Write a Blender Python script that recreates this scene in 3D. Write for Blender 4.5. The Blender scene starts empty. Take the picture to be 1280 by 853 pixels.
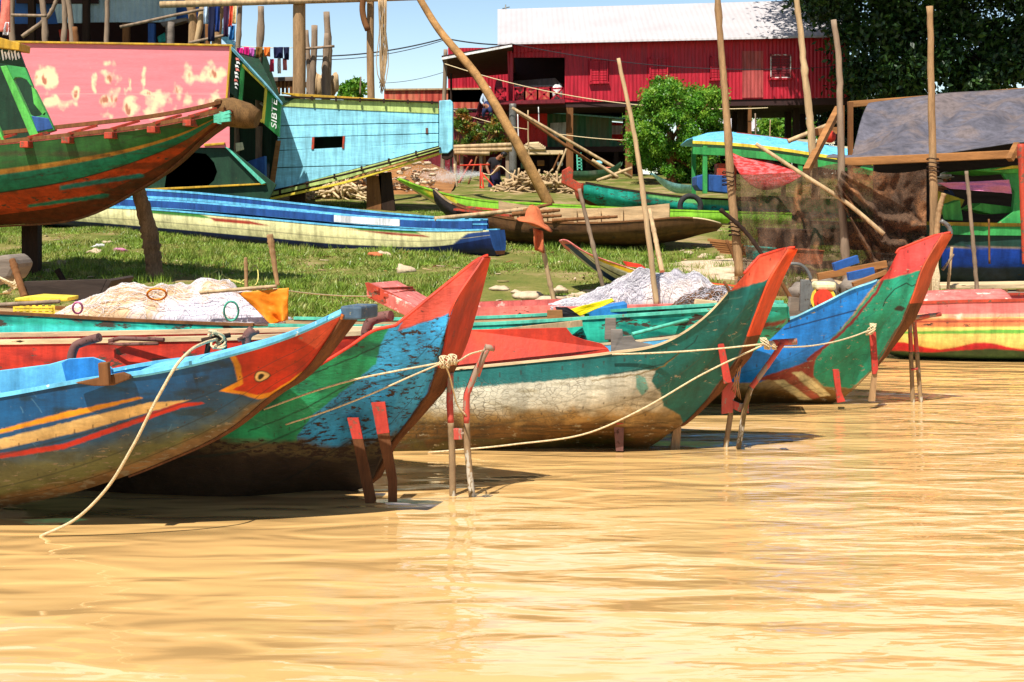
import bpy, math, random
import numpy as np
from mathutils import Vector, Matrix

random.seed(11)
RNG = np.random.default_rng(7)
SC = bpy.context.scene
COL = SC.collection

# ------------------------------------------------------------------ camera, sky, sun
F, H, CX, HY = 1778.0, 1.8, 640.0, 265.0        # focal length in photo pixels, eye height, horizon row
cam_d = bpy.data.cameras.new("camera")
cam = bpy.data.objects.new("camera", cam_d)
COL.objects.link(cam)
cam.location = (0, 0, H)
cam.rotation_euler = (math.radians(90), 0, 0)
cam_d.sensor_width = 36
cam_d.lens = F / 1280 * 36
cam_d.shift_y = -(426.5 - HY) / 1280
cam_d.clip_start = 0.1
cam_d.clip_end = 2000
SC.camera = cam

SUN_TO = Vector((-0.27, -0.56, 1.0)).normalized()     # towards the sun
wd = bpy.data.worlds.new("World")
SC.world = wd
wd.use_nodes = True
nt = wd.node_tree
bg = nt.nodes["Background"]
sky = nt.nodes.new("ShaderNodeTexSky")
sky.sky_type = 'NISHITA'
sky.sun_disc = False
sky.sun_elevation = math.asin(SUN_TO.z)
sky.sun_rotation = math.atan2(SUN_TO.x, SUN_TO.y)
sky.air_density = 1.1
sky.dust_density = 0.25
sky.ozone_density = 3.0
# gain brightens the horizon; unseen white cloud added above frame to whiten the water
wtc = nt.nodes.new("ShaderNodeTexCoord"); wsep = nt.nodes.new("ShaderNodeSeparateXYZ")
nt.links.new(wtc.outputs['Generated'], wsep.inputs[0])
def wmap(src, a, b, c, d):
    n = nt.nodes.new("ShaderNodeMapRange"); nt.links.new(src, n.inputs[0])
    for i, q in enumerate((a, b, c, d)): n.inputs[i + 1].default_value = q
    return n.outputs[0]
def wmath(op, a, b):
    n = nt.nodes.new("ShaderNodeMath"); n.operation = op
    for i, v in enumerate((a, b)):
        if isinstance(v, float): n.inputs[i].default_value = v
        else: nt.links.new(v, n.inputs[i])
    return n.outputs[0]
wgain = wmap(wsep.outputs[2], .03, .40, 1.55, .70)
wsc = nt.nodes.new("ShaderNodeVectorMath"); wsc.operation = 'SCALE'
nt.links.new(sky.outputs[0], wsc.inputs[0]); nt.links.new(wgain, wsc.inputs[3])
wmp = nt.nodes.new("ShaderNodeMapping"); wmp.inputs[3].default_value = (1, 1, 2.4)
nt.links.new(wtc.outputs['Generated'], wmp.inputs[0])
wno = nt.nodes.new("ShaderNodeTexNoise"); wno.inputs['Scale'].default_value = 2.6; wno.inputs['Detail'].default_value = 6
nt.links.new(wmp.outputs[0], wno.inputs[0])
wcl = wmath('MULTIPLY', wmath('MULTIPLY', wmap(wno.outputs[0], .46, .53, 0, 1), wmap(wsep.outputs[2], .19, .27, 0, 1)), wmap(wsep.outputs[2], .50, .70, 1, 0))
wcl = wmath('MULTIPLY', wcl, wmap(wsep.outputs[1], .2, .5, 0, 1))
wmx = nt.nodes.new("ShaderNodeMix"); wmx.data_type = 'RGBA'
nt.links.new(wcl, wmx.inputs[0]); nt.links.new(wsc.outputs[0], wmx.inputs[6]); wmx.inputs[7].default_value = (11.5, 9.9, 10.0, 1)
nt.links.new(wmx.outputs[2], bg.inputs[0])
bg.inputs[1].default_value = 0.08
sun_d = bpy.data.lights.new("sun", 'SUN')
sun_d.energy = 5.0
sun_d.angle = math.radians(0.5)
sun_d.color = (1.0, 0.95, 0.87)
sun = bpy.data.objects.new("sun", sun_d)
COL.objects.link(sun)
sun.rotation_euler = SUN_TO.to_track_quat('Z', 'Y').to_euler()
sun.location = (-20, -30, 60)
SC.view_settings.view_transform = 'Standard'
SC.view_settings.look = 'None'
SC.view_settings.exposure = 0.55
SC.view_settings.gamma = 1

# ------------------------------------------------------------------ measuring
def P(px, py, Y):
    return np.array([(px - CX) / F * Y, Y, H - (py - HY) / F * Y])

def W(px, py, z=0.0):
    return P(px, py, F * (H - z) / (py - HY))

_ty = [0, 16, 19.5, 20.5, 22, 24, 27, 30, 36, 45, 60, 80, 900]
_tz = [-1.6, -.9, -.12, .12, .38, .64, .88, 1.12, 1.55, 2.3, 3.4, 3.6, 3.6]
def gz(x, y):
    x = np.asarray(x, float); y = np.asarray(y, float)
    b = np.interp(y, _ty, _tz)
    b = b + .05 * np.sin(x * .9 + y * .3) + .04 * np.sin(y * 1.1 - x * .45) + .02 * np.sin(x * 2.7) * np.sin(y * 2.3)
    return b

def G(px, py):
    ys = np.linspace(18, 110, 4000)
    z = H - (py - HY) / F * ys
    g = gz((px - CX) / F * ys, ys)
    i = np.argmax(z <= g)
    return P(px, py, ys[i])

def S(r, g, b, k=1.0):
    return tuple((x / 12.92 if x <= .04045 else ((x + .055) / 1.055) ** 2.4) * k for x in (r / 255, g / 255, b / 255))

# value noise, vectorised
_tab = np.random.default_rng(3).random(65536)
def _h(i, j, s):
    return _tab[(i * 7349 + j * 9151 + s * 3571) & 65535]
def vnoise(x, y, s=0, octv=3):
    t = 0; a = 1; n = 0
    for o in range(octv):
        xi = np.floor(x).astype(int); yi = np.floor(y).astype(int)
        fx = x - xi; fy = y - yi
        fx = fx * fx * (3 - 2 * fx); fy = fy * fy * (3 - 2 * fy)
        v = (_h(xi, yi, s) * (1 - fx) + _h(xi + 1, yi, s) * fx) * (1 - fy) + (_h(xi, yi + 1, s) * (1 - fx) + _h(xi + 1, yi + 1, s) * fx) * fy
        t = t + v * a; n += a; a *= .5; x = x * 2.03 + 11.7; y = y * 2.03 + 5.3; s += 13
    return t / n

def inpoly(x, y, poly):
    r = np.zeros(x.shape, bool)
    n = len(poly)
    for i in range(n):
        x0, y0 = poly[i]; x1, y1 = poly[(i + 1) % n]
        if y0 == y1: continue
        c = (y0 > y) != (y1 > y)
        r ^= c & (x < (x1 - x0) * (y - y0) / (y1 - y0) + x0)
    return r

def dline(x, y, pts):
    d = np.full(x.shape, 1e9)
    for (x0, y0), (x1, y1) in zip(pts[:-1], pts[1:]):
        dx, dy = x1 - x0, y1 - y0
        t = np.clip(((x - x0) * dx + (y - y0) * dy) / (dx * dx + dy * dy), 0, 1)
        d = np.minimum(d, np.hypot(x - x0 - t * dx, y - y0 - t * dy))
    return d

# ------------------------------------------------------------------ materials
def M(name, col=(.5, .5, .5), rough=.6, var=.22, ns=3., chip=None, amt=.0, cs=12., stretch=(1, 1, 1), bump=.25, bs=30.,
      attr=False, spec=.35, plank=None, corr=None, stain=None, stn=.0, metal=0, crack=False, trans=0, bstr=(1, 1, 1), fine=.15, streak=False):
    m = bpy.data.materials.new(name)
    m.use_nodes = True
    t = m.node_tree; N = t.nodes; L = t.links
    bs_ = N["Principled BSDF"]
    def nd(k, **kw):
        n = N.new(k)
        for a, b in kw.items(): setattr(n, a, b)
        return n
    def math_(op, a, b=None, c=None):
        n = nd("ShaderNodeMath", operation=op)
        for i, v in enumerate((a, b, c)):
            if v is None: continue
            if isinstance(v, (int, float)): n.inputs[i].default_value = v
            else: L.new(v, n.inputs[i])
        return n.outputs[0]
    def mix(fac, a, b, blend='MIX'):
        n = nd("ShaderNodeMix", data_type='RGBA', blend_type=blend)
        for s, v in ((n.inputs[0], fac), (n.inputs[6], a), (n.inputs[7], b)):
            if isinstance(v, (int, float)): s.default_value = v
            elif isinstance(v, tuple): s.default_value = (*v, 1)[:4]
            else: L.new(v, s)
        return n.outputs[2]
    def rng(v, a, b, c, d):
        n = nd("ShaderNodeMapRange")
        L.new(v, n.inputs[0])
        for i, q in enumerate((a, b, c, d)): n.inputs[i + 1].default_value = q
        return n.outputs[0]
    tc = nd("ShaderNodeTexCoord")
    mp = nd("ShaderNodeMapping"); mp.inputs[3].default_value = stretch
    L.new(tc.outputs['Object'], mp.inputs[0])
    def noi(scale, det=6, ro=.6, src=mp):
        n = nd("ShaderNodeTexNoise"); n.inputs['Scale'].default_value = scale
        n.inputs['Detail'].default_value = det; n.inputs['Roughness'].default_value = ro
        L.new(src.outputs[0], n.inputs[0]); return n.outputs[0]
    chipk = None
    if attr:
        at = nd("ShaderNodeAttribute", attribute_name='Col'); c = at.outputs[0]; chipk = at.outputs['Alpha']
    else:
        c = tuple(col)
    n1 = noi(ns)
    f1 = rng(n1, .3, .7, 1 - var, 1 + var)
    cc = nd("ShaderNodeCombineColor")
    for i in range(3): L.new(f1, cc.inputs[i])
    c = mix(1.0, c, cc.outputs[0], 'MULTIPLY')
    if stain:
        n4 = noi(ns * .6, 5, .65)
        c = mix(rng(n4, .62 - stn * .3, .72 - stn * .3, 0, .85), c, tuple(stain))
    hgt = noi(bs, 5, .65)
    if streak is not None and (attr or streak):
        ms_ = nd("ShaderNodeMapping"); ms_.inputs[3].default_value = (5, 5, .5); L.new(tc.outputs['Object'], ms_.inputs[0])
        gs = noi(1.6, 5, .65, ms_); cg = nd("ShaderNodeCombineColor"); fg = rng(gs, .40, .66, 1.0, .58)
        for i in range(3): L.new(fg, cg.inputs[i])
        c = mix(1.0, c, cg.outputs[0], 'MULTIPLY')
    nf = noi(max(ns * 9, 26), 4, .7)
    ff = rng(nf, .3, .7, 1 - fine, 1 + fine * .7)
    c2 = nd("ShaderNodeCombineColor")
    for i in range(3): L.new(ff, c2.inputs[i])
    c = mix(1.0, c, c2.outputs[0], 'MULTIPLY')
    if chip:
        n2 = noi(cs, 8, .7)
        if chipk is not None:
            th = math_('SUBTRACT', .745, math_('MULTIPLY', chipk, .32))
            msk = math_('MULTIPLY', math_('SUBTRACT', n2, th), 30.0)
            cl = nd("ShaderNodeClamp"); L.new(msk, cl.inputs[0]); msk = cl.outputs[0]
        else:
            th = .745 - .32 * amt
            msk = rng(n2, th, th + .03, 0, 1)
        c = mix(msk, c, tuple(chip))
        hgt = math_('SUBTRACT', math_('MULTIPLY', hgt, .5), math_('MULTIPLY', msk, .8))
    if crack:
        ca = nd("ShaderNodeAttribute", attribute_name='crack')
        vo = nd("ShaderNodeTexVoronoi", feature='DISTANCE_TO_EDGE'); vo.inputs['Scale'].default_value = 25
        dm = nd("ShaderNodeMix", data_type='VECTOR'); dm.inputs[0].default_value = .12
        nn = nd("ShaderNodeTexNoise"); nn.inputs['Scale'].default_value = 5
        mp2 = nd("ShaderNodeMapping"); mp2.inputs[3].default_value = (1, 1, 1.5)
        L.new(tc.outputs['Object'], mp2.inputs[0])
        L.new(mp2.outputs[0], nn.inputs[0]); L.new(mp2.outputs[0], dm.inputs[4]); L.new(nn.outputs[1], dm.inputs[5])
        L.new(dm.outputs[1], vo.inputs[0])
        k = math_('MULTIPLY', math_('MULTIPLY', rng(vo.outputs[0], .015, .08, 1, 0), rng(noi(2.2, 4, .6), .42, .62, .12, .95)), ca.outputs['Fac'])
        c = mix(k, c, S(80, 70, 52))
        hgt = math_('SUBTRACT', hgt, math_('MULTIPLY', k, 1.0))
    if plank:
        ax, wdt, dark = plank
        sx = nd("ShaderNodeSeparateXYZ"); L.new(tc.outputs['Object'], sx.inputs[0])
        q = math_('FRACT', math_('ADD', math_('DIVIDE', sx.outputs[ax], wdt), math_('MULTIPLY', n1, .06)))
        k = math_('LESS_THAN', q, .045)
        c = mix(math_('MULTIPLY', k, .8), c, tuple(dark))
        hgt = math_('SUBTRACT', hgt, k)
    if corr:
        ax, wdt = corr
        sx = nd("ShaderNodeSeparateXYZ"); L.new(tc.outputs['Object'], sx.inputs[0])
        w = math_('SINE', math_('MULTIPLY', sx.outputs[ax], 2 * math.pi / wdt))
        hgt = math_('ADD', math_('MULTIPLY', hgt, .15), math_('MULTIPLY', w, .9))
    bp = nd("ShaderNodeBump"); bp.inputs[0].default_value = bump; bp.inputs[1].default_value = .02 if not corr else .03
    L.new(hgt, bp.inputs['Height']); L.new(bp.outputs[0], bs_.inputs['Normal'])
    L.new(c, bs_.inputs['Base Color']) if not isinstance(c, tuple) else None
    L.new(rng(n1, .3, .7, max(rough - .1, .05), min(rough + .12, 1)), bs_.inputs['Roughness'])
    bs_.inputs['Specular IOR Level'].default_value = spec
    bs_.inputs['Metallic'].default_value = metal
    if trans:
        tr = nd("ShaderNodeBsdfTranslucent"); L.new(c, tr.inputs[0])
        ms = nd("ShaderNodeMixShader"); ms.inputs[0].default_value = trans
        L.new(bs_.outputs[0], ms.inputs[1]); L.new(tr.outputs[0], ms.inputs[2])
        L.new(ms.outputs[0], N["Material Output"].inputs[0])
    return m

BROWN = S(84, 58, 36)
MT = {}
def paint(key, rgb, chip=S(120, 100, 78), amt=.35, k=1.0, **kw):
    kw.setdefault('streak', True)
    MT[key] = M(key + "_paint", S(*rgb, k), chip=chip, amt=amt, **kw)
def wood(key, rgb, k=1.0, **kw):
    kw.setdefault('stretch', (1, 1, .12)); kw.setdefault('var', .4); kw.setdefault('ns', 9); kw.setdefault('rough', .85); kw.setdefault('spec', .15)
    MT[key] = M(key, S(*rgb, k), chip=S(60, 44, 30), amt=.3, cs=18, bump=.4, **kw)

hullA = M("hull_paint_blue", attr=True, chip=S(120, 110, 90), cs=26, stretch=(.5, .5, 1.4), var=.25, ns=5, rough=.45, bump=.2)
hullB = M("hull_paint_flaked", attr=True, chip=S(58, 40, 26), cs=27, stretch=(.6, .6, 1.7), var=.3, ns=5, rough=.6, bump=.5)
hullC = M("hull_paint_cracked", attr=True, chip=S(150, 140, 112), cs=22, stretch=(.6, .6, 1.2), var=.25, ns=5, rough=.55, bump=.3, crack=True)
hullG = M("hull_paint_worn", attr=True, chip=S(70, 58, 45), cs=12, stretch=(.4, .4, 1.2), var=.28, ns=3, rough=.6, bump=.3)
paint('lightblue', (110, 200, 240), chip=S(215, 225, 225), amt=.3)
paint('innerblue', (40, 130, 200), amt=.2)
paint('deckslate', (75, 100, 120), chip=S(150, 140, 110), amt=.5)
paint('red', (222, 62, 34), chip=S(120, 60, 40), amt=.3)
paint('redwood', (190, 70, 45), chip=S(110, 80, 60), amt=.6)
paint('strapred', (196, 62, 48), chip=S(120, 80, 60), amt=.5, cs=20)
paint('darkgreen', (16, 88, 78), chip=S(150, 150, 120), amt=.3)
paint('green', (60, 160, 80), chip=S(150, 140, 90), amt=.3)
paint('applegreen', (90, 190, 80), chip=S(120, 110, 70), amt=.2)
paint('teal', (40, 185, 165), chip=S(60, 90, 80), amt=.55)
paint('mint', (95, 200, 170), chip=S(130, 120, 90), amt=.4)
paint('salmon', (238, 128, 128), chip=S(240, 215, 165), amt=.3, cs=2.2, stain=None)
paint('pinkdeck', (226, 120, 110), chip=S(240, 200, 180), amt=.5, cs=6)
paint('yellow', (244, 214, 70), amt=.15)
paint('ochre', (205, 160, 40), amt=.2)
paint('cyanplank', (152, 226, 246), chip=S(150, 190, 200), amt=.3, cs=9, plank=(2, .42, S(40, 70, 80)))
paint('cyan', (150, 224, 244), chip=S(120, 150, 160), amt=.3, stretch=(.25, 1, 1.5), cs=9)
paint('lime', (196, 216, 128), amt=.15)
paint('limegreen', (150, 210, 50), amt=.2)
paint('royalblue', (40, 84, 150), chip=S(110, 150, 190), amt=.25)
paint('cream', (240, 232, 180), amt=.1)
paint('white', (236, 236, 232), chip=S(160, 150, 130), amt=.2)
paint('forest', (24, 62, 40), amt=.2)
paint('roofred', (120, 28, 40), amt=.1)
wood('logtan', (156, 124, 88), fine=.3)
wood('logbark', (176, 132, 82), stretch=(1, 1, 1), ns=3, fine=.3)
wood('forefoot', (104, 66, 40), fine=.3)
wood('logpale', (182, 154, 116))
wood('loggrey', (138, 118, 98))
wood('logbrown', (120, 80, 48))
wood('logdark', (52, 38, 30))
wood('plankgrey', (128, 116, 104), stretch=(.15, .3, 1))
wood('plankbrown', (150, 104, 62), stretch=(.15, .3, 1))
wood('plankpale', (205, 180, 140), stretch=(.15, .3, 1))
wood('plankdark', (62, 52, 46), stretch=(.15, .3, 1))
wood('hullbrown', (112, 78, 46), stretch=(.15, .3, 1.2))
wood('hullinner', (188, 160, 120), stretch=(.15, .3, 1.2))
MT['rope'] = M("rope", S(226, 204, 160), var=.25, ns=60, bump=.8, bs=90, rough=.9)
MT['ropeyellow'] = M("rope_yellow", S(235, 215, 120), var=.2, ns=60, bump=.6, bs=90, rough=.9)
MT['wire'] = M("wire", S(40, 42, 48), var=.1)
MT['rust'] = M("rusty_metal", S(112, 74, 66), chip=S(70, 40, 28), amt=.6, cs=20, rough=.7)
MT['iron'] = M("grey_iron", S(120, 118, 112), chip=S(70, 55, 45), amt=.5, cs=20, rough=.55, metal=.4)
MT['postred'] = M("flaking_red_metal", S(190, 78, 64), chip=S(150, 128, 108), amt=.75, cs=7, stretch=(1, 1, .4), rough=.65)
MT['rubber'] = M("rubber", S(46, 44, 44), rough=.8)
MT['black'] = M("black_cloth", S(28, 26, 30), rough=.8)
MT['skin'] = M("skin", S(150, 98, 70), rough=.5, var=.08)
MT['hair'] = M("hair", S(20, 16, 14), rough=.5, var=.1)
MT['redwall'] = M("corrugated_red_tin", S(192, 32, 52), var=.16, ns=1.2, corr=(0, .15), bump=.5, rough=.5, stretch=(3, 1, .3), streak=True)
MT['redwallpale'] = M("faded_red_tin", S(190, 84, 80), var=.14, ns=1.2, corr=(0, .15), bump=.5, rough=.5, stretch=(3, 1, .3), streak=True)
MT['rustwall'] = M("rusty_tin_wall", S(186, 74, 60), var=.25, ns=2, corr=(0, .3), bump=.9, rough=.6, stretch=(2, 1, .2), stain=S(205, 120, 90), stn=.5)
MT['brightred'] = M("bright_red_tin", S(228, 44, 40), var=.1, corr=(0, .3), bump=.6, rough=.5)
MT['greentin'] = M("green_tin", S(62, 118, 84), var=.3, ns=1.4, corr=(0, .25), bump=.7, rough=.5, stretch=(2, 1, .25), stain=S(110, 110, 80), stn=.4)
MT['whiteroof'] = M("pale_tin_roof", S(184, 178, 178), var=.06, ns=.8, corr=(0, .22), bump=.3, fine=.05, rough=.5)
MT['greytin'] = M("blue_grey_tin", S(160, 186, 196), var=.2, ns=2, corr=(0, .2), bump=.6, rough=.45)
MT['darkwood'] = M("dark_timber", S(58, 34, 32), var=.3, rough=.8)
MT['bluecloth'] = M("blue_tarpaulin", S(40, 90, 160), var=.25, rough=.6)
MT['tarp'] = M("slate_tarpaulin", S(98, 95, 104), var=.3, ns=1.6, stain=S(118, 104, 100), stn=.5, streak=True, rough=.75, bump=.1, bs=6)
MT['orange'] = M("orange_cloth", S(250, 140, 25), var=.12, rough=.6)
MT['yellowcloth'] = M("yellow_cloth", S(250, 225, 10), var=.06, rough=.55)
MT['hatbrown'] = M("rust_felt", S(196, 106, 66), var=.2, rough=.9)
MT['stone'] = M("pale_stone", S(200, 176, 146), var=.25, ns=8, rough=.95, bump=.6)
MT['netpink'] = M("peach_fishing_net", S(214, 178, 138), var=.35, ns=2.5, rough=.95, bump=.25, bs=60, stain=S(214, 212, 226), stn=.45, fine=.12)
MT['netgrey'] = M("grey_fishing_net", S(190, 184, 190), var=.3, ns=3, rough=.95, bump=.3, bs=50, stain=S(222, 206, 196), stn=.4, fine=.12)
MT['netdark'] = M("dark_fishing_net", S(110, 100, 96), var=.5, ns=9, rough=.95, bump=1.0, bs=60)
MT['pinkcloth'] = M("pink_cloth", S(236, 150, 190), var=.1, rough=.8, trans=.25)
MT['leaf'] = None

def leafmat(name, rgb, rgb2, tr=.35, k=1.0):
    m = M(name, S(*rgb, k), var=.65, ns=3.5, rough=.45, spec=.4, stain=S(*rgb2, k), stn=.4, bump=.05, trans=tr)
    return m
MT['leafmid'] = leafmat("mango_leaf", (84, 138, 34), (150, 186, 60))
MT['leafdark'] = leafmat("dark_leaf", (32, 58, 26), (64, 96, 36), .2)
MT['leaflight'] = leafmat("light_leaf", (110, 150, 50), (150, 170, 60))
MT['leafbush'] = leafmat("bush_leaf", (90, 120, 40), (190, 120, 50))
MT['grass'] = leafmat("grass_blade", (126, 152, 52), (168, 166, 88), .12, .9)

# ------------------------------------------------------------------ mesh building
class MB:
    def __init__(s):
        s.v = []; s.f = []; s.m = []; s.n = 0; s.sm = False
    def add(s, v, f, mi=0):
        v = np.asarray(v, float).reshape(-1, 3)
        s.v.append(v)
        for q in f: s.f.append([i + s.n for i in q])
        s.m += [mi] * len(f); s.n += len(v)
        return s
    def slab(s, pts, th, mi=0):
        """polygon of world points, given thickness vector (or metres along +Y)"""
        p = np.array(pts, float); n = len(p)
        t = np.array((0, th, 0)) if isinstance(th, (int, float)) else np.array(th, float)
        a = p[:, 0] ; b = p[:, 2]
        area = sum(a[i] * b[(i + 1) % n] - a[(i + 1) % n] * b[i] for i in range(n))
        if area < 0: p = p[::-1]
        f = [list(range(n)), [n + i for i in range(n)][::-1]] + [[i, n + i, n + (i + 1) % n, (i + 1) % n] for i in range(n)]
        return s.add(np.vstack([p, p + t]), f, mi)
    def px(s, poly, Y, th, mi=0):
        pts = []
        for i, q in enumerate(poly):
            pts.append(P(q[0], q[1], q[2] if len(q) > 2 else Y))
        return s.slab(pts, th, mi)
    def bar(s, p0, p1, w, h, mi=0, up=(0, 0, 1)):
        p0 = np.array(p0, float); p1 = np.array(p1, float)
        d = p1 - p0; d /= np.linalg.norm(d)
        u = np.array(up, float)
        if abs(d @ u) > .95: u = np.array((0, 1., 0))
        r = np.cross(d, u); r /= np.linalg.norm(r); u = np.cross(r, d)
        v = [p + r * a * w / 2 + u * b * h / 2 for p in (p0, p1) for a, b in ((-1, -1), (1, -1), (1, 1), (-1, 1))]
        return s.add(v, [[3, 2, 1, 0], [4, 5, 6, 7], [0, 1, 5, 4], [1, 2, 6, 5], [2, 3, 7, 6], [3, 0, 4, 7]], mi)
    def tube(s, pts, rad, n=8, mi=0, cap=True):
        p = np.array(pts, float); m = len(p)
        r = np.full(m, rad, float) if np.isscalar(rad) else np.array(rad, float)
        t = np.gradient(p, axis=0); t /= np.linalg.norm(t, axis=1)[:, None] + 1e-12
        ref = np.array((0, 0, 1.)) if abs(t[0, 2]) < .9 else np.array((1., 0, 0))
        vs = []
        u = np.cross(t[0], ref); u /= np.linalg.norm(u)
        for i in range(m):
            u = u - t[i] * (u @ t[i]); u /= np.linalg.norm(u)
            w = np.cross(t[i], u)
            a = np.arange(n) / n * 2 * math.pi
            vs.append(p[i] + r[i] * (np.cos(a)[:, None] * u + np.sin(a)[:, None] * w))
        f = [[i * n + j, i * n + (j + 1) % n, (i + 1) * n + (j + 1) % n, (i + 1) * n + j] for i in range(m - 1) for j in range(n)]
        if cap: f += [list(range(n))[::-1], [(m - 1) * n + j for j in range(n)]]
        s.sm = True
        return s.add(np.vstack(vs), f, mi)
    def grid(s, g, mi=0):
        g = np.asarray(g, float); a, b = g.shape[:2]
        f = [[i * b + j, (i + 1) * b + j, (i + 1) * b + j + 1, i * b + j + 1] for i in range(a - 1) for j in range(b - 1)]
        return s.add(g.reshape(-1, 3), f, mi)
    def sheet(s, g, th, mi=0):
        """grid given a real thickness along its normals"""
        g = np.asarray(g, float); a, b = g.shape[:2]
        n = np.cross(np.gradient(g, axis=0), np.gradient(g, axis=1)); n /= np.linalg.norm(n, axis=2)[..., None] + 1e-9
        h = g + n * th
        F1 = [[i * b + j, (i + 1) * b + j, (i + 1) * b + j + 1, i * b + j + 1] for i in range(a - 1) for j in range(b - 1)]
        o = a * b
        F2 = [[o + q for q in f[::-1]] for f in F1]
        rim = [i * b for i in range(a)] + [(a - 1) * b + j for j in range(1, b)] + [i * b + b - 1 for i in range(a - 2, -1, -1)] + [j for j in range(b - 2, 0, -1)]
        F3 = [[rim[k], o + rim[k], o + rim[(k + 1) % len(rim)], rim[(k + 1) % len(rim)]] for k in range(len(rim))]
        s.sm = True
        return s.add(np.vstack([g.reshape(-1, 3), h.reshape(-1, 3)]), F1 + F2 + F3, mi)
    def blob(s, c, r, seed=0, rough=.25, n=10, mi=0, sq=1.):
        c = np.array(c, float); r = np.array(r, float) * np.ones(3)
        th = np.linspace(0, math.pi, n); ph = np.arange(2 * n) / (2 * n) * 2 * math.pi
        T, Q = np.meshgrid(th, ph, indexing='ij')
        d = np.stack([np.sin(T) * np.cos(Q), np.sin(T) * np.sin(Q), np.cos(T)], -1)
        k = 1 + rough * (vnoise(d[..., 0] * 1.7 + seed * 3.1 + 9, d[..., 1] * 1.7 + d[..., 2] * 1.3 + seed + 9, seed, 2) - .5) * 2
        g = c + d * r * k[..., None]
        m2 = 2 * n
        f = [[i * m2 + j, (i + 1) * m2 + j, (i + 1) * m2 + (j + 1) % m2, i * m2 + (j + 1) % m2] for i in range(n - 1) for j in range(m2)]
        s.sm = True
        return s.add(g.reshape(-1, 3), f, mi)

BASE = {}
def setp(o, label=None, cat=None, group=None, kind=None):
    for k, v in (('label', label), ('category', cat), ('group', group), ('kind', kind)):
        if v: o[k] = v
    return o

def T(name, label, cat, loc, group=None):
    o = bpy.data.objects.new(name, None)
    o.empty_display_size = .2
    COL.objects.link(o)
    o.location = tuple(loc)
    BASE[o.name] = np.array(loc, float)
    return setp(o, label, cat, group)

def mesh_obj(name, V, Fc, mis, mats, base, smooth):
    me = bpy.data.meshes.new(name)
    V = np.asarray(V, float) - base
    me.from_pydata(V.tolist(), [], Fc)
    for m in mats: me.materials.append(m)
    if len(mats) > 1: me.polygons.foreach_set('material_index', np.array(mis, np.int32))
    if smooth: me.polygons.foreach_set('use_smooth', np.array([len(q) < 5 for q in Fc], bool))
    me.update()
    o = bpy.data.objects.new(name, me)
    COL.objects.link(o)
    return o

def _mats(m):
    m = m if isinstance(m, (list, tuple)) else [m]
    return [MT[q] if isinstance(q, str) else q for q in m]

def part(mb, name, mats, root, label=None, bevel=0, smooth=None, kind=None):
    base = BASE[root.name]
    o = mesh_obj(name, np.vstack(mb.v), mb.f, mb.m, _mats(mats), base, mb.sm if smooth is None else smooth)
    o.parent = root
    BASE[o.name] = base
    if bevel:
        b = o.modifiers.new("bevel", 'BEVEL'); b.width = bevel; b.segments = 2; b.limit_method = 'ANGLE'
    return setp(o, label, kind=kind)

def solo(mb, name, mats, label, cat, group=None, kind=None, bevel=0, smooth=None, loc=None):
    V = np.vstack(mb.v)
    if loc is None: loc = np.array([V[:, 0].mean(), V[:, 1].mean(), V[:, 2].min()])
    o = mesh_obj(name, V, mb.f, mb.m, _mats(mats), loc, mb.sm if smooth is None else smooth)
    o.location = tuple(loc)
    BASE[o.name] = np.array(loc, float)
    if bevel:
        b = o.modifiers.new("bevel", 'BEVEL'); b.width = bevel; b.segments = 2; b.limit_method = 'ANGLE'
    return setp(o, label, cat, group, kind)

def smoothpath(pts, n=24):
    p = np.array(pts, float)
    d = np.r_[0, np.cumsum(np.linalg.norm(np.diff(p, axis=0), axis=1))]
    return hermite(d, p, np.linspace(0, d[-1], n))

def hermite(t, y, q):
    """cubic through (t, y) with finite-difference tangents; y may have trailing axes"""
    y = np.asarray(y, float); t = np.asarray(t, float)
    m = np.zeros_like(y)
    h = np.diff(t).reshape(-1, *([1] * (y.ndim - 1)))
    dl = np.diff(y, axis=0) / h
    m[0] = dl[0]; m[-1] = dl[-1]
    if len(t) > 2: m[1:-1] = (dl[:-1] * h[1:] + dl[1:] * h[:-1]) / (h[1:] + h[:-1])
    i = np.clip(np.searchsorted(t, q, 'right') - 1, 0, len(t) - 2)
    hh = (t[i + 1] - t[i]).reshape(-1, *([1] * (y.ndim - 1)))
    s = ((q - t[i]) / (t[i + 1] - t[i])).reshape(-1, *([1] * (y.ndim - 1)))
    return (2 * s**3 - 3 * s**2 + 1) * y[i] + (s**3 - 2 * s**2 + s) * hh * m[i] + (-2 * s**3 + 3 * s**2) * y[i + 1] + (s**3 - s**2) * hh * m[i + 1]

def wob(p0, p1, n=12, amp=.02, seed=0):
    """a naturally crooked line between two points"""
    p0 = np.array(p0, float); p1 = np.array(p1, float)
    t = np.linspace(0, 1, n)
    d = np.linalg.norm(p1 - p0)
    r = np.random.default_rng(seed)
    ph = r.random(6) * 6.28
    o = np.stack([np.sin(t * 5 + ph[0]) + .5 * np.sin(t * 13 + ph[1]), np.sin(t * 5 + ph[2]) + .5 * np.sin(t * 11 + ph[3]), 0 * t], -1) * amp * d / 3
    o -= o[0] * (1 - t)[:, None] + o[-1] * t[:, None]
    return p0 + (p1 - p0) * t[:, None] + o

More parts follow.
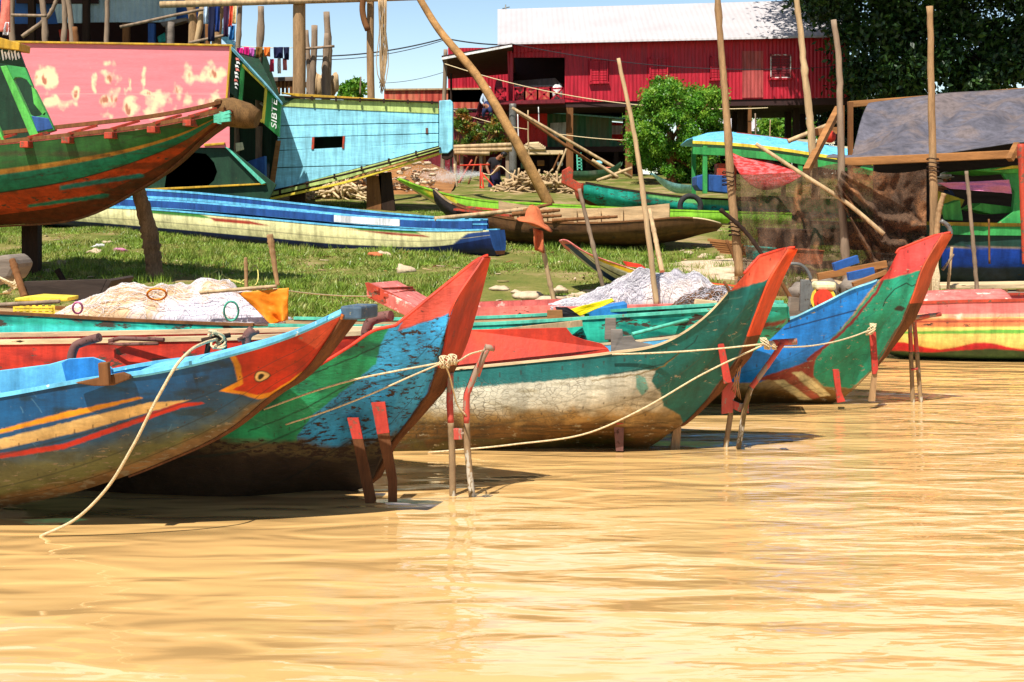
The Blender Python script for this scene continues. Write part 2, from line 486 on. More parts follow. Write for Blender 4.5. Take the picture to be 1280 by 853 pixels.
def pole(name, label, cat, pts, r0, r1, mat, group=None, amp=.02, seed=0, parent=None, knots=True):
    """pts: world points from foot to tip"""
    if len(pts) == 2: p = wob(pts[0], pts[1], 30, amp, seed)
    else:
        p = smoothpath(pts, 36)
        if knots: p[1:-1, :2] += np.random.default_rng(seed + 77).normal(0, r0 * .045, (34, 2))
    n = len(p)
    r = np.linspace(r0, r1, n) * (.86 if name == 'pole' else 1)
    if knots:
        q = np.random.default_rng(seed + 5)
        r = r * (1 + .08 * (q.random(n) - .5) + .22 * (q.random(n) > .90))
    mb = MB().tube(p, r, 9)
    if parent: return part(mb, name, mat, parent, label)
    return solo(mb, name, mat, label, cat, group, loc=np.array(pts[0], float))

def sag(p0, p1, s, n=20):
    t = np.linspace(0, 1, n)
    p0 = np.array(p0, float); p1 = np.array(p1, float)
    g = p0 + (p1 - p0) * t[:, None]
    g[:, 2] -= s * 4 * t * (1 - t)
    return g

def knot(mb, c, r, seed=0, loops=5, rt=.008):
    q = np.random.default_rng(seed)
    a = np.linspace(0, loops * 2 * math.pi, loops * 14)
    ax = q.random(3) * 6
    p = np.array(c, float) + r * np.stack([np.cos(a) * np.cos(a * .37 + ax[0]), np.sin(a) * np.cos(a * .23 + ax[1]), np.sin(a * .61 + ax[2])], -1)
    mb.tube(p, rt, 6)
    return mb

# ------------------------------------------------------------------ hulls
class Axis:
    """a boat's centre plane: through O, heading theta (bow direction, degrees towards the viewer from +x)"""
    def __init__(s, O, theta):
        s.O = np.array(O, float)
        t = math.radians(theta)
        s.a = np.array([math.cos(t), -math.sin(t), 0])
        n = np.array([-math.sin(t), -math.cos(t), 0])
        s.n = n if n[1] < 0 else -n
    def at(s, px, py, b):
        c = np.array([0, 0, H])
        if b == 'w':
            q = W(px, py)
        else:
            d = np.array([(px - CX) / F, 1.0, -(py - HY) / F])
            t = (b + (s.O - c) @ s.n) / (d @ s.n)
            q = c + d * t
        r = q - s.O
        return np.array([r @ s.a, r @ s.n, q[2], px, py])
    def world(s, u, b, z):
        return s.O[None] * np.array([1, 1, 0]) + np.multiply.outer(u, s.a) + np.multiply.outer(b, s.n) + np.multiply.outer(z, np.array([0, 0, 1.]))

def crisp(cols, *idx):
    """a hard corner at these columns: close neighbours on both sides"""
    out = []
    L = lambda a, b, t: [tuple(p * (1 - t) + q * t for p, q in zip(u, v)) for u, v in zip(a, b)]
    for i, c in enumerate(cols):
        if i in idx:
            out.append(L(cols[i - 1], c, .9)); out.append(c)
            if i + 1 < len(cols): out += [L(c, cols[i + 1], .1), L(c, cols[i + 1], .5)]
        else: out.append(c)
    return out

class Hull:
    def __init__(s, ax, cols, nu, nv, skew=0.):
        s.ax = ax; K = 16
        C = []
        for c in cols:
            q = np.array([ax.at(*p) for p in c])
            d = np.r_[0, np.cumsum(np.linalg.norm(np.diff(q[:, :3], axis=0), axis=1))]
            C.append(hermite(d / d[-1], q, np.linspace(0, 1, K)))
        C = np.array(C)
        d = np.r_[0, np.cumsum(np.linalg.norm(np.diff(C[:, :, :3].mean(1), axis=0), axis=1)) ]
        d2 = np.r_[0, np.cumsum(np.linalg.norm(np.diff(C[:, 0, :3], axis=0), axis=1)) ]
        d = d / d[-1] + d2 / d2[-1]
        g = hermite(d, C, np.linspace(0, d[-1], nu))
        g = np.moveaxis(hermite(np.linspace(0, 1, K), np.moveaxis(g, 1, 0), np.linspace(0, 1, nv)), 0, 1)
        s.g = g; s.nu = nu; s.nv = nv
        t = np.linspace(0, 1, nu); s.sk = skew * np.clip((t - .75) / .25, 0, 1)**2
        s.near = ax.world(g[..., 0], np.maximum(g[..., 1], .004), g[..., 2])
        s.far = ax.world(g[..., 0] + s.sk[:, None], -np.maximum(g[..., 1], .004), g[..., 2])
    def shell(s, root, paintfn, mat, inner='hullinner', thick=.025, crackfn=None, label=None, name='hull', tin=.8):
        nu, nv = s.nu, s.nv
        V = np.concatenate([s.near, s.far[:, ::-1]], 1)      # across: near sheer .. near keel, far keel .. far sheer
        b = 2 * nv
        i, j = np.meshgrid(np.arange(nu - 1), np.arange(b - 1), indexing='ij')
        f = np.stack([i * b + j, i * b + j + 1, (i + 1) * b + j + 1, (i + 1) * b + j], -1).reshape(-1, 4)
        if s.ax.a[0] < 0: f = f[:, ::-1]
        base = BASE[root.name]
        me = bpy.data.meshes.new(name)
        me.vertices.add(nu * b); me.vertices.foreach_set('co', (V.reshape(-1, 3) - base).ravel())
        nf = len(f)
        me.loops.add(nf * 4); me.loops.foreach_set('vertex_index', f.ravel().astype(np.int32))
        me.polygons.add(nf); me.polygons.foreach_set('loop_start', np.arange(0, nf * 4, 4, dtype=np.int32))
        me.polygons.foreach_set('use_smooth', np.ones(nf, bool))
        me.materials.append(_mats(mat)[0])
        me.update(calc_edges=True); me.validate()
        px = np.concatenate([s.g[..., 3], s.g[:, ::-1, 3]], 1).ravel(); py = np.concatenate([s.g[..., 4], s.g[:, ::-1, 4]], 1).ravel()
        vv = np.concatenate([np.tile(np.linspace(0, 1, nv), (nu, 1)), np.tile(np.linspace(1, 0, nv), (nu, 1))], 1).ravel()
        zz = V[..., 2].ravel()
        rgba = paintfn(px, py, vv, zz)
        at = me.color_attributes.new('Col', 'FLOAT_COLOR', 'POINT')
        at.data.foreach_set('color', np.ascontiguousarray(rgba, np.float32).ravel())
        if crackfn:
            ca = me.attributes.new('crack', 'FLOAT', 'POINT')
            ca.data.foreach_set('value', crackfn(px, py, vv, zz).astype(np.float32))
        o = bpy.data.objects.new(name, me); COL.objects.link(o); o.parent = root; BASE[o.name] = base
        s.obj = o
        na = max(3, int(tin * nu)); st = max(1, nu // 120); sv = max(1, nv // 16)
        ga = s.g[:na:st, ::sv]; bi = np.maximum(ga[..., 1] - thick, .012); zi = ga[..., 2] + thick * np.linspace(0, 1, ga.shape[1])
        A = s.ax.world(ga[..., 0], bi, zi - .004); B = s.ax.world(ga[..., 0], -bi, zi - .004)
        mb = MB().grid(np.concatenate([A, B[:, ::-1]], 1)); mb.sm = True
        part(mb, "inner_planking", inner, root)
        return setp(o, label)
    def edge(s, side, t0=0, t1=1, v=0):
        a = s.near if side > 0 else s.far
        i0 = int(t0 * (s.nu - 1)); i1 = int(t1 * (s.nu - 1)) + 1
        return a[i0:i1, v]
    def rail(s, root, mat, w=.05, h=.03, t0=0, t1=1, up=.0, name='gunwale', both=True, label=None, step=6):
        mb = MB()
        for sd in ((1, -1) if both else (1,)):
            p = s.edge(sd, t0, t1)[::step]
            mb2 = strip(p + np.array([0, 0, up]), s.ax.n * sd, w, h)
            mb.add(*mb2)
        return part(mb, name, mat, root, label)
    def stem(s, root, mat, name='stem', rows=1.0, keel=.0, out=.012, label=None, low='forefoot', split=.8):
        """the flat bow face between the near and far front edges"""
        nv = int(s.nv * rows)
        a = s.near[-1, :nv]; b = s.far[-1, :nv]
        if keel:
            k = int(keel * s.nu)
            a = np.vstack([a, s.near[-2:-k:-1, -1]]); b = np.vstack([b, s.far[-2:-k:-1, -1]])
        d = np.gradient(a, axis=0); fw = np.cross(d, s.ax.n); fw /= np.linalg.norm(fw, axis=1)[:, None] + 1e-9
        if (fw[len(fw) // 3] @ s.ax.a) < 0: fw = -fw
        g = np.stack([a + (b - a) * k for k in (-.02, .25, .5, .75, 1.02)], 1) + fw[:, None] * .003
        g = g[::2]
        fw = fw[::2]
        h = g + fw[:, None] * out
        n, m = g.shape[:2]
        mb = MB()
        V = np.vstack([g.reshape(-1, 3), h.reshape(-1, 3)]); o = n * m
        f = []
        for i in range(n - 1):
            for j in range(m - 1):
                q = [i * m + j, i * m + j + 1, (i + 1) * m + j + 1, (i + 1) * m + j]
                f += [q, [o + x for x in q[::-1]]]
            for j in (0, m - 1):
                f.append([i * m + j, (i + 1) * m + j, o + (i + 1) * m + j, o + i * m + j])
        nn_ = int(len(s.near[-1, :nv:2]) * split)
        mi = []
        for i in range(n - 1): mi += [int(i >= nn_)] * ((m - 1) * 2 + 2)
        mb.add(V, f); mb.m = mi
        return part(mb, name, [mat, low], root, label)
    def deck(s, root, mat, t0, t1=1., name='bow_deck', drop=.0, label=None, crown=.03, step=3):
        i0 = int(t0 * (s.nu - 1)); i1 = int(t1 * (s.nu - 1)) + 1
        a = s.near[i0:i1:step, 0]; b = s.far[i0:i1:step, 0]
        ks = np.linspace(.0, 1., 7)
        g = np.stack([a + (b - a) * k + np.array([0, 0, crown * 4 * k * (1 - k) - drop]) for k in ks], 1)
        mb = MB(); mb.sheet(g, .02)
        return part(mb, name, mat, root, label)

def strip(p, n, w, h):
    """rectangular section swept along p, width w along n (inwards), height h"""
    p = np.asarray(p); m = len(p)
    n = np.array(n, float)
    q = np.concatenate([p + n * .012, p + n * .012 + [0, 0, h], p - n * (w - .012) + [0, 0, h], p - n * (w - .012)], 0)
    f = []
    for i in range(m - 1):
        for k in range(4):
            a = k * m + i; b = ((k + 1) % 4) * m + i
            f.append([a, a + 1, b + 1, b])
    f += [[0, m, 2 * m, 3 * m], [m - 1, 4 * m - 1, 3 * m - 1, 2 * m - 1]]
    return q, f

def nails(v0, sp, op=.6):
    return ('fn', lambda px, py, v, z: ((px % sp) < 1.7) * (np.abs(v - v0) < .012) * 1.0, S(52, 38, 28), .3, op)

def painter(base, layers, seed=0, jit=1.2, chip=.3):
    """base colour rgb(+chip); layers: (kind, geometry, rgb, chip)"""
    def fn(px, py, v, z):
        jx = px + jit * 2 * (vnoise(px * .15, py * .15, seed, 3) - .5); jy = py + jit * 2 * (vnoise(px * .15 + 50, py * .15, seed + 1, 3) - .5)
        out = np.zeros((len(px), 4)); out[:, :3] = base[:3]; out[:, 3] = chip
        for ly in layers:
            k, geo, c = ly[:3]; ch = ly[3] if len(ly) > 3 else chip
            if k == 'poly':
                msk = sum(inpoly(jx + ox, jy + oy, geo).astype(float) for ox, oy in ((-.9, -.3), (.9, .3), (-.3, .7), (.3, -.7), (0, 0), (-.6, .5), (.6, -.5))) / 7
            elif k == 'line': msk = np.clip(geo[1] / 2 + .5 - dline(jx, jy, geo[0]), 0, 1)
            elif k == 'thin': msk = np.clip(geo[1] / 2 + .5 - dline(px, py, geo[0]), 0, 1)
            elif k == 'below':        # below a polyline y(x), feathered
                x, y = zip(*geo[0]); yy = np.interp(px, x, y)
                q = py - yy + geo[1] * 2 * (vnoise(px * .05, py * .12, seed + 7, 4) - .5)
                msk = np.clip(q / geo[2] + .5, 0, 1)
            elif k == 'blotch':
                scx, scy, th = geo; msk = np.clip((vnoise(px * scx, py * scy, seed + 21, 4) - th) * 9, 0, 1)
            elif k == 'seam': msk = np.clip(1 - np.abs(v - geo[0]) / geo[1], 0, 1) * .8
            elif k == 'low': msk = np.clip((geo[0] - z + geo[1] * (vnoise(px * .06, py * .1, seed + 31, 4) - .5)) / geo[2], 0, 1)
            elif k == 'fn': msk = geo(px, py, v, z)
            w = msk[:, None] * (ly[4] if len(ly) > 4 else 1)
            out[:, :3] = out[:, :3] * (1 - w) + np.array(c) * w
            out[:, 3] = out[:, 3] * (1 - w[:, 0]) + ch * w[:, 0]
        return out
    return fn

# ================================================================== SETTING: water, bank
def waterplane():
    m = bpy.data.materials.new("muddy_water"); m.use_nodes = True
    t = m.node_tree; N = t.nodes; L = t.links; b = N["Principled BSDF"]
    b.inputs['Base Color'].default_value = (*WATERCOL, 1)
    b.inputs['Roughness'].default_value = .04
    b.inputs['IOR'].default_value = 1.85
    b.inputs['Specular IOR Level'].default_value = .5
    tc = N.new("ShaderNodeTexCoord")
    def layer(scale, st, det, w):
        mp = N.new("ShaderNodeMapping"); mp.inputs[3].default_value = st; mp.inputs[2].default_value = (0, 0, .12)
        L.new(tc.outputs['Object'], mp.inputs[0])
        n = N.new("ShaderNodeTexNoise"); n.inputs['Scale'].default_value = scale; n.inputs['Detail'].default_value = det
        n.inputs['Roughness'].default_value = .5; n.inputs['Distortion'].default_value = .6
        L.new(mp.outputs[0], n.inputs[0])
        mm = N.new("ShaderNodeMath"); mm.operation = 'MULTIPLY'; mm.inputs[1].default_value = w
        L.new(n.outputs[0], mm.inputs[0]); return mm.outputs[0]
    def add(a, c):
        mm = N.new("ShaderNodeMath"); mm.operation = 'ADD'; L.new(a, mm.inputs[0]); L.new(c, mm.inputs[1]); return mm.outputs[0]
    h = add(layer(.9, (.5, 1.2, 1), 1, .075), layer(3.4, (.48, 1.2, 1), .8, .034))
    # rougher breeze ripples towards the right, calmer on the left
    sx = N.new("ShaderNodeSeparateXYZ"); L.new(tc.outputs['Object'], sx.inputs[0])
    mr = N.new("ShaderNodeMapRange"); L.new(sx.outputs[0], mr.inputs[0])
    for i, q in enumerate((-1.5, 3.5, .08, 1.0)): mr.inputs[i + 1].default_value = q
    fine = layer(12, (.4, 1.3, 1), 1, .009)
    mm = N.new("ShaderNodeMath"); mm.operation = 'MULTIPLY'; L.new(fine, mm.inputs[0]); L.new(mr.outputs[0], mm.inputs[1])
    h = add(h, mm.outputs[0])
    bp = N.new("ShaderNodeBump"); bp.inputs[0].default_value = 1.0; bp.inputs[1].default_value = 1.0
    L.new(h, bp.inputs['Height']); L.new(bp.outputs[0], b.inputs['Normal'])
    mb = MB().add([(-150, -60, 0), (150, -60, 0), (150, 30, 0), (-150, 30, 0)], [[0, 1, 2, 3]])
    o = solo(mb, "water", [m], None, None, kind='structure', loc=(0, 0, 0))
WATERCOL = (.66, .40, .15)
waterplane()

def bank():
    m = bpy.data.materials.new("bank_soil"); m.use_nodes = True
    t = m.node_tree; N = t.nodes; L = t.links; b = N["Principled BSDF"]
    tc = N.new("ShaderNodeTexCoord")
    def no(s, d=6):
        n = N.new("ShaderNodeTexNoise"); n.inputs['Scale'].default_value = s; n.inputs['Detail'].default_value = d; n.inputs['Roughness'].default_value = .65
        L.new(tc.outputs['Object'], n.inputs[0]); return n.outputs[0]
    r = N.new("ShaderNodeValToRGB"); L.new(no(1.1), r.inputs[0])
    e = r.color_ramp.elements
    e[0].position = .34; e[0].color = (*S(92, 108, 44), 1)
    e[1].position = .66; e[1].color = (*S(176, 150, 110), 1)
    q = e.new(.52); q.color = (*S(130, 126, 66), 1)
    r2 = N.new("ShaderNodeValToRGB"); L.new(no(30, 3), r2.inputs[0])
    r2.color_ramp.elements[0].color = (.5, .5, .5, 1); r2.color_ramp.elements[1].color = (1.1, 1.1, 1.1, 1)
    mx = N.new("ShaderNodeMix"); mx.data_type = 'RGBA'; mx.blend_type = 'MULTIPLY'; mx.inputs[0].default_value = 1
    L.new(r.outputs[0], mx.inputs[6]); L.new(r2.outputs[0], mx.inputs[7])
    sz = N.new("ShaderNodeSeparateXYZ"); L.new(tc.outputs['Object'], sz.inputs[0])
    mz = N.new("ShaderNodeMapRange"); L.new(sz.outputs[2], mz.inputs[0])
    for i, q in enumerate((.05, .32, 1, 0)): mz.inputs[i + 1].default_value = q
    mw = N.new("ShaderNodeMix"); mw.data_type = 'RGBA'; L.new(mz.outputs[0], mw.inputs[0]); L.new(mx.outputs[2], mw.inputs[6]); mw.inputs[7].default_value = (*S(112, 84, 54), 1)
    L.new(mw.outputs[2], b.inputs[0])
    b.inputs['Roughness'].default_value = 1; b.inputs['Specular IOR Level'].default_value = .1
    bp = N.new("ShaderNodeBump"); bp.inputs[0].default_value = .6; bp.inputs[1].default_value = .05
    L.new(no(14), bp.inputs['Height']); L.new(bp.outputs[0], b.inputs['Normal'])
    xs = np.r_[-300, -150, -80, np.linspace(-45, 45, 140), 80, 150, 300]
    ys = np.r_[3, 8, 12, np.linspace(16, 48, 110), np.linspace(49, 90, 40), 120, 200, 400, 800]
    X, Y = np.meshgrid(xs, ys)
    mb = MB().grid(np.stack([X, Y, gz(X, Y) - (Y < 16) * .6], -1)[:, ::-1].transpose(1, 0, 2)[::-1].transpose(1, 0, 2)); mb.sm = True
    o = solo(mb, "ground", [m], None, None, kind='structure', loc=(0, 0, 0))
    me = o.data
    if me.polygons[500].normal.z < 0: me.flip_normals()
bank()

def tufts():
    q = np.random.default_rng(15)
    cx = q.uniform(-17, 9, 900); cy = 20.8 + 20 * q.random(900)
    k = vnoise(cx * .8 + 7, cy * .8, 12, 2)
    m = (k > .5) & (np.abs(cx) < cy * .38); cx = cx[m]; cy = cy[m]
    i = q.integers(0, len(cx), 26000); n = len(i)
    x = cx[i] + q.normal(0, .10, n); y = cy[i] + q.normal(0, .10, n); z = gz(x, y)
    h = q.uniform(.08, .20, n); a = q.uniform(0, 6.28, n); w = q.uniform(.006, .014, n)
    lx = q.normal(0, .07, n); ly = q.normal(0, .07, n); dx, dy = np.cos(a) * w, np.sin(a) * w
    return np.stack([np.stack([x - dx, y - dy, z - .02], -1), np.stack([x + dx, y + dy, z - .02], -1), np.stack([x + lx, y + ly, z + h], -1)], 1).reshape(-1, 3)

def grass():
    n = 420000
    x = RNG.uniform(-17, 9, n); y = 20.8 + 19 * RNG.random(n) ** 1.2
    k = vnoise(x * .55 + 40, y * .55 + 40, 5, 3)
    keep = (k > .31 + .24 * RNG.random(n) * (k < .46)) & (np.abs(x) < y * .38)
    keep &= ~((x > 3.2) & (vnoise(x * .9 + 9, y * .9, 8, 2) < .62))
    x = x[keep]; y = y[keep]; k = k[keep]; n = len(x)
    z = gz(x, y)
    hgt = (.025 + .06 * RNG.random(n)) * np.clip((k - .3) * 3.5, .4, 1.3)
    a = RNG.uniform(0, 6.28, n); w = .010 + .012 * RNG.random(n)
    lx = RNG.normal(0, .05, n); ly = RNG.normal(0, .05, n)
    dx, dy = np.cos(a) * w, np.sin(a) * w
    V = np.stack([np.stack([x - dx, y - dy, z - .02], -1), np.stack([x + dx, y + dy, z - .02], -1), np.stack([x + lx, y + ly, z + hgt], -1)], 1).reshape(-1, 3)
    V = np.vstack([V, tufts()])
    bulk("grass", V, 3, 'grass', label="short patchy grass growing over the river bank", kind='stuff', cat='grass')

def bulk(name, V, k, mat, label=None, kind=None, cat=None, parent=None, group=None):
    """many separate k-sided faces as one mesh"""
    n = len(V) // k
    me = bpy.data.meshes.new(name)
    base = BASE[parent.name] if parent else np.zeros(3)
    me.vertices.add(len(V)); me.vertices.foreach_set('co', (V - base).ravel())
    me.loops.add(n * k); me.loops.foreach_set('vertex_index', np.arange(n * k, dtype=np.int32))
    me.polygons.add(n); me.polygons.foreach_set('loop_start', np.arange(0, n * k, k, dtype=np.int32))
    me.materials.append(MT[mat] if isinstance(mat, str) else mat)
    me.update(calc_edges=True)
    o = bpy.data.objects.new(name, me); COL.objects.link(o)
    if parent: o.parent = parent
    BASE[o.name] = base
    return setp(o, label, cat, group, kind)
grass()

# ================================================================== HERO BOATS
def eye_shape(cx, cy, rx, ry):
    a = np.linspace(0, 2 * math.pi, 20, endpoint=False)
    return [(cx + rx * math.cos(t) * (1 if math.cos(t) < 0 else 1.25), cy - ry * math.sin(t) * (1 - .35 * math.cos(t)) - 1.5 * math.cos(t)) for t in a]

def scratches(n, box, seed, col, L=(6, 26), wd=(.5, 1.1), ang=.5, op=.6, slope=-.2):
    q = np.random.default_rng(seed); out = []
    for k in range(n):
        x, y = q.uniform(box[0], box[2]), q.uniform(box[1], box[3]); a = q.normal(slope, ang); l = q.uniform(*L)
        pts = [(x, y)]
        for i in range(4):
            a += q.normal(0, .25); x += l / 4 * math.cos(a); y += l / 4 * math.sin(a); pts.append((x, y))
        out.append(('thin', (pts, q.uniform(*wd)), col, .3, op * q.uniform(.4, 1)))
    return out

# ---- boat A: deep blue hull with a red bird's head
axA = Axis(P(430, 394, 8.05), 10)
boatA = T("fishing_boat", "deep blue wooden boat nearest the viewer, red bird head painted on its bow", "boat", W(100, 620), "moored fishing boats")
hA = Hull(axA, [
    [(-330, 535, .5), (-330, 585, .52), (-330, 640, .42), (-330, 668, .0)],
    [(-150, 515, .5), (-150, 565, .52), (-150, 625, .42), (-150, 652, .0)],
    [(0, 497, .5), (0, 545, .5), (0, 600, .36), (0, 635, .02)],
    [(100, 479, .48), (99, 525, .46), (97, 580, .3), (96, 615, .03)],
    [(200, 464.5, .42), (199, 500, .38), (199, 545, .23), (199, 579, .04)],
    [(287, 444, .34), (287, 475, .29), (287, 510, .15), (287, 536, .05)],
    [(345, 427, .26), (343, 450, .21), (341, 475, .11), (340, 493, .06)],
    [(390, 409.5, .19), (386, 428, .16), (380, 450, .10), (375, 468, .07)],
    [(412, 399, .15), (407, 411, .14), (401, 428, .11), (395, 445, .08)],
    [(427, 392, .13), (426, 394, .13), (425, 397, .125), (424, 400, .12)]], 760, 150, .03)
bl = S(10, 78, 122); ob = S(235, 150, 20); rd = S(196, 40, 10)
pA = painter(bl, [
    ('blotch', (.02, .06, .56), S(20, 60, 84), .4), *scratches(36, (0, 470, 400, 590), 4, S(120, 170, 190), ang=.9, op=.5),
    ('below', ([(-340, 600), (0, 578), (100, 565), (200, 545), (280, 522), (340, 492), (380, 466)], 8, 26), S(92, 96, 58), .5),
    ('below', ([(-340, 640), (0, 620), (100, 600), (200, 566), (287, 528), (340, 488), (380, 462)], 5, 9), S(120, 92, 58), .6),
    ('poly', [(-340, 590), (0, 537), (80, 515.5), (171, 496.5), (180, 497.5), (92, 521), (0, 542), (-340, 600)], ob, .2),
    ('poly', [(-340, 606), (0, 549), (100, 524), (187, 503), (214, 502), (240, 499.5), (199, 512), (100, 540), (0, 562), (-340, 618)], S(226, 186, 116), .35),
    ('poly', [(-340, 630), (0, 567), (80, 555), (159, 527), (223, 504), (252, 502.5), (256, 505), (226, 510), (159, 534), (80, 561.5), (0, 573.5), (-340, 640)], S(205, 44, 30), .3),
    ('poly', [(284, 440), (292, 455), (297, 477), (283, 484), (274, 489), (300, 493), (322, 499), (338, 497), (362, 484), (470, 400), (440, 370)], ob, .2),
    ('poly', [(292, 440), (301, 457), (304, 480), (290, 487.5), (305, 490), (322, 494), (337, 491), (360, 478), (470, 395), (440, 370)], rd, .2),
    ('poly', [(385, 398), (372, 424), (396, 437), (440, 392), (440, 370)], S(226, 84, 56), .35),
    ('poly', eye_shape(327, 470.5, 9.5, 7), S(30, 20, 18), 0),
    ('poly', eye_shape(327, 470.5, 8, 5.6), S(240, 200, 130), 0),
    ('poly', eye_shape(326, 470.8, 3.6, 3.2), S(24, 20, 22), 0),
    ('seam', (.34, .012), S(10, 40, 56)), ('seam', (.62, .012), S(30, 44, 40)), ('seam', (.84, .012), S(50, 46, 30)), nails(.30, 23), nails(.58, 23), nails(.8, 23),
    ('below', ([(300, 900), (330, 503), (352, 487), (380, 466), (395, 447), (424, 405)], .6, 1.5), S(170, 90, 40), .6)], 1, jit=.7)
hA.shell(boatA, pA, hullA, 'lightblue', .03, tin=.7)
hA.rail(boatA, 'lightblue', .07, .022, .0, .97)
hA.deck(boatA, 'lightblue', .66, 1.0, 'bow_deck', .012, crown=.03)
paint('stembrown', (196, 110, 50), chip=S(130, 80, 50), amt=.5, cs=14, stretch=(1, 1, .5))
hA.stem(boatA, 'stembrown', keel=.35, out=.012)
mb = MB()
p0 = hA.near[-1, 0]; p1 = hA.far[-1, 0]
q0, q1 = p0 + [0, 0, .032], p1 + [0, 0, .032]
fw = axA.a
mb.bar((q0 * .98 + q1 * .02) + fw * .05 - [0, 0, .03], (q1 * .98 + q0 * .02) + fw * .05 - [0, 0, .03], .13, .075)
part(mb, "bow_block", 'deckslate', boatA, bevel=.012)
# inner wall panel / thwart, cleat board and oarlock
mb = MB().px([(-120, 480), (0, 463.5), (60, 456), (85, 449), (115, 447), (130, 452), (140, 462), (142, 474), (0, 497), (-120, 512)], 8.22, .03); part(mb, "washboard", 'lightblue', boatA, bevel=.004)
mb = MB().px([(77, 454), (85, 449.5), (115, 447.5), (129.5, 452.5), (139, 462), (141, 474), (84, 482)], 8.205, .012); part(mb, "blue_patch", 'innerblue', boatA)  # shade on the washboard's right part, painted as a darker blue patch
mb = MB().tube(smoothpath([P(89, 462, 8.5), P(91, 440, 8.5), P(95, 432, 8.5), P(104, 428, 8.5), P(124, 422, 8.45)], 14), .027, 14); part(mb, "exhaust_pipe", 'rust', boatA)
mb = MB().px([(93, 479), (152, 466), (162, 470), (162, 474), (142, 482), (118, 483)], 7.73, .05); part(mb, "cleat_board", 'logbrown', boatA, bevel=.006)
mb = MB().bar(P(132, 482, 7.70), P(130, 453, 7.70), .055, .05); part(mb, "cleat_post", 'logbrown', boatA, bevel=.006)
tieA = P(271, 424, 8.22)
mb = MB().tube([P(258, 445, 8.24), P(262, 424, 8.22)], .016, 8).tube([P(281, 443, 8.26), P(280, 424, 8.24)], .016, 8).tube([P(252, 426, 8.2), P(288, 419, 8.26)], .014, 8)
part(mb, "oarlock", 'logdark', boatA)
mb = MB().tube(smoothpath([P(310, 440, 8.2), P(309, 420, 8.2), P(316, 412, 8.2)], 8), .028, 8).tube([P(298, 425, 8.15), P(323, 415, 8.25)], .012, 8)
part(mb, "bow_cleat", 'rust', boatA)
for a, b_ in ((-.12, 0), (.1, 1)):
    pass

# ---- boat B: green hull, flaked blue bow with red tip
axB = Axis(P(603, 321, 8.85), 22)
boatB = T("fishing_boat", "green boat with flaking blue bow and tall red tip, half shaded", "boat", W(430, 614), "moored fishing boats")
hB = Hull(axB, crisp([
    [(-60, 500, .72), (-60, 560, .72), (-60, 612, .66), (-50, 645, 0)],
    [(60, 492, .72), (60, 560, .72), (60, 612, .66), (70, 642, 0)],
    [(200, 490, .72), (200, 560, .7), (200, 614, .6), (210, 640, 0)],
    [(330, 483, .66), (325, 555, .6), (320, 612, .44), (330, 634, 0)],
    [(385, 466, .58), (380, 535, .5), (372, 598, .33), (385, 626, .01)],
    [(435, 437, .49), (427, 510, .39), (415, 585, .22), (420, 617, .02)],
    [(469, 415, .42), (463, 490, .31), (450, 570, .14), (448, 612, .03)],
    [(495, 409, .37), (498, 475, .27), (484, 545, .12), (467, 597, .04)],
    [(545, 368, .22), (535, 435, .21), (515, 505, .11), (487, 556, .03)],
    [(575, 344, .12), (556, 415, .18), (532, 480, .12), (512, 523, .05)],
    [(603, 321, .015), (561, 392, .165), (555, 431, .13), (535, 491, .075)]], 7), 600, 180, .03)
gB = S(38, 160, 104)
pB = painter(gB, [
    *scratches(20, (300, 430, 480, 540), 5, S(120, 200, 160), ang=1.0, op=.4),
    ('blotch', (.03, .05, .6), S(30, 120, 84), .5),
    ('poly', [(490, 402), (476, 430), (470, 455), (440, 480), (390, 520), (372, 545), (375, 700), (640, 700), (640, 300), (560, 300)], S(58, 164, 216), .62),
    ('line', ([(300, 512), (372, 474), (435, 450), (492, 424)], 1.4), S(20, 50, 36)),
    ('line', ([(310, 540), (380, 512), (440, 478), (475, 460)], 1.2), S(20, 50, 36)),
    ('poly', [(497, 414), (562, 392), (605, 325), (608, 300), (540, 330)], S(226, 92, 74), .3),
    ('below', ([(-100, 540), (200, 545), (300, 552), (372, 548), (420, 556), (470, 548), (500, 540), (530, 530), (560, 520)], 7, 8), S(104, 86, 52), .75),
    ('below', ([(-100, 552), (200, 560), (330, 566), (400, 572), (460, 572), (490, 566), (520, 560)], 7, 7), S(60, 44, 28), .6),
    ('line', ([(602, 324), (562, 391), (555, 431), (535, 491), (500, 540)], 2.2), S(96, 56, 36), .6, .8), ('line', ([(496, 413), (560, 393)], 1.2), S(120, 60, 50), .5, .6),
    ('seam', (.3, .01), S(16, 46, 40)), ('seam', (.62, .01), S(30, 34, 30)), nails(.27, 19), nails(.65, 19)], 2)
hB.shell(boatB, pB, hullB, 'lightblue', .03)
hB.rail(boatB, 'mint', .05, .02, 0, .62)
hB.deck(boatB, 'red', .70, 1.0, 'bow_deck', -.0, crown=.0)
paint('stemred', (206, 64, 36), chip=S(110, 62, 40), amt=.42, cs=9, stretch=(1, 1, .5))
hB.stem(boatB, 'stemred', keel=.2)
mb = MB().px([(434, 523), (448, 523), (453.5, 549), (440.5, 549)], 8.78, .03, 0).px([(440.5, 549.3), (453.5, 549.3), (470, 626), (459, 640)], 8.78, .03, 1); part(mb, "rudder_board", ['strapred', 'forefoot'], boatB)
mb = MB().px([(464, 504), (481, 503), (486.5, 541), (471.5, 543)], 8.70, .03, 0).px([(471.5, 543.3), (486.5, 541.3), (496, 600), (496, 628), (485, 628), (485, 602)], 8.70, .03, 1); part(mb, "rudder_board", ['strapred', 'forefoot'], boatB)
mb = MB().px([(455, 470), (462, 476), (471, 504), (464, 504)], 8.86, .03); part(mb, "iron_strap", 'rust', boatB)
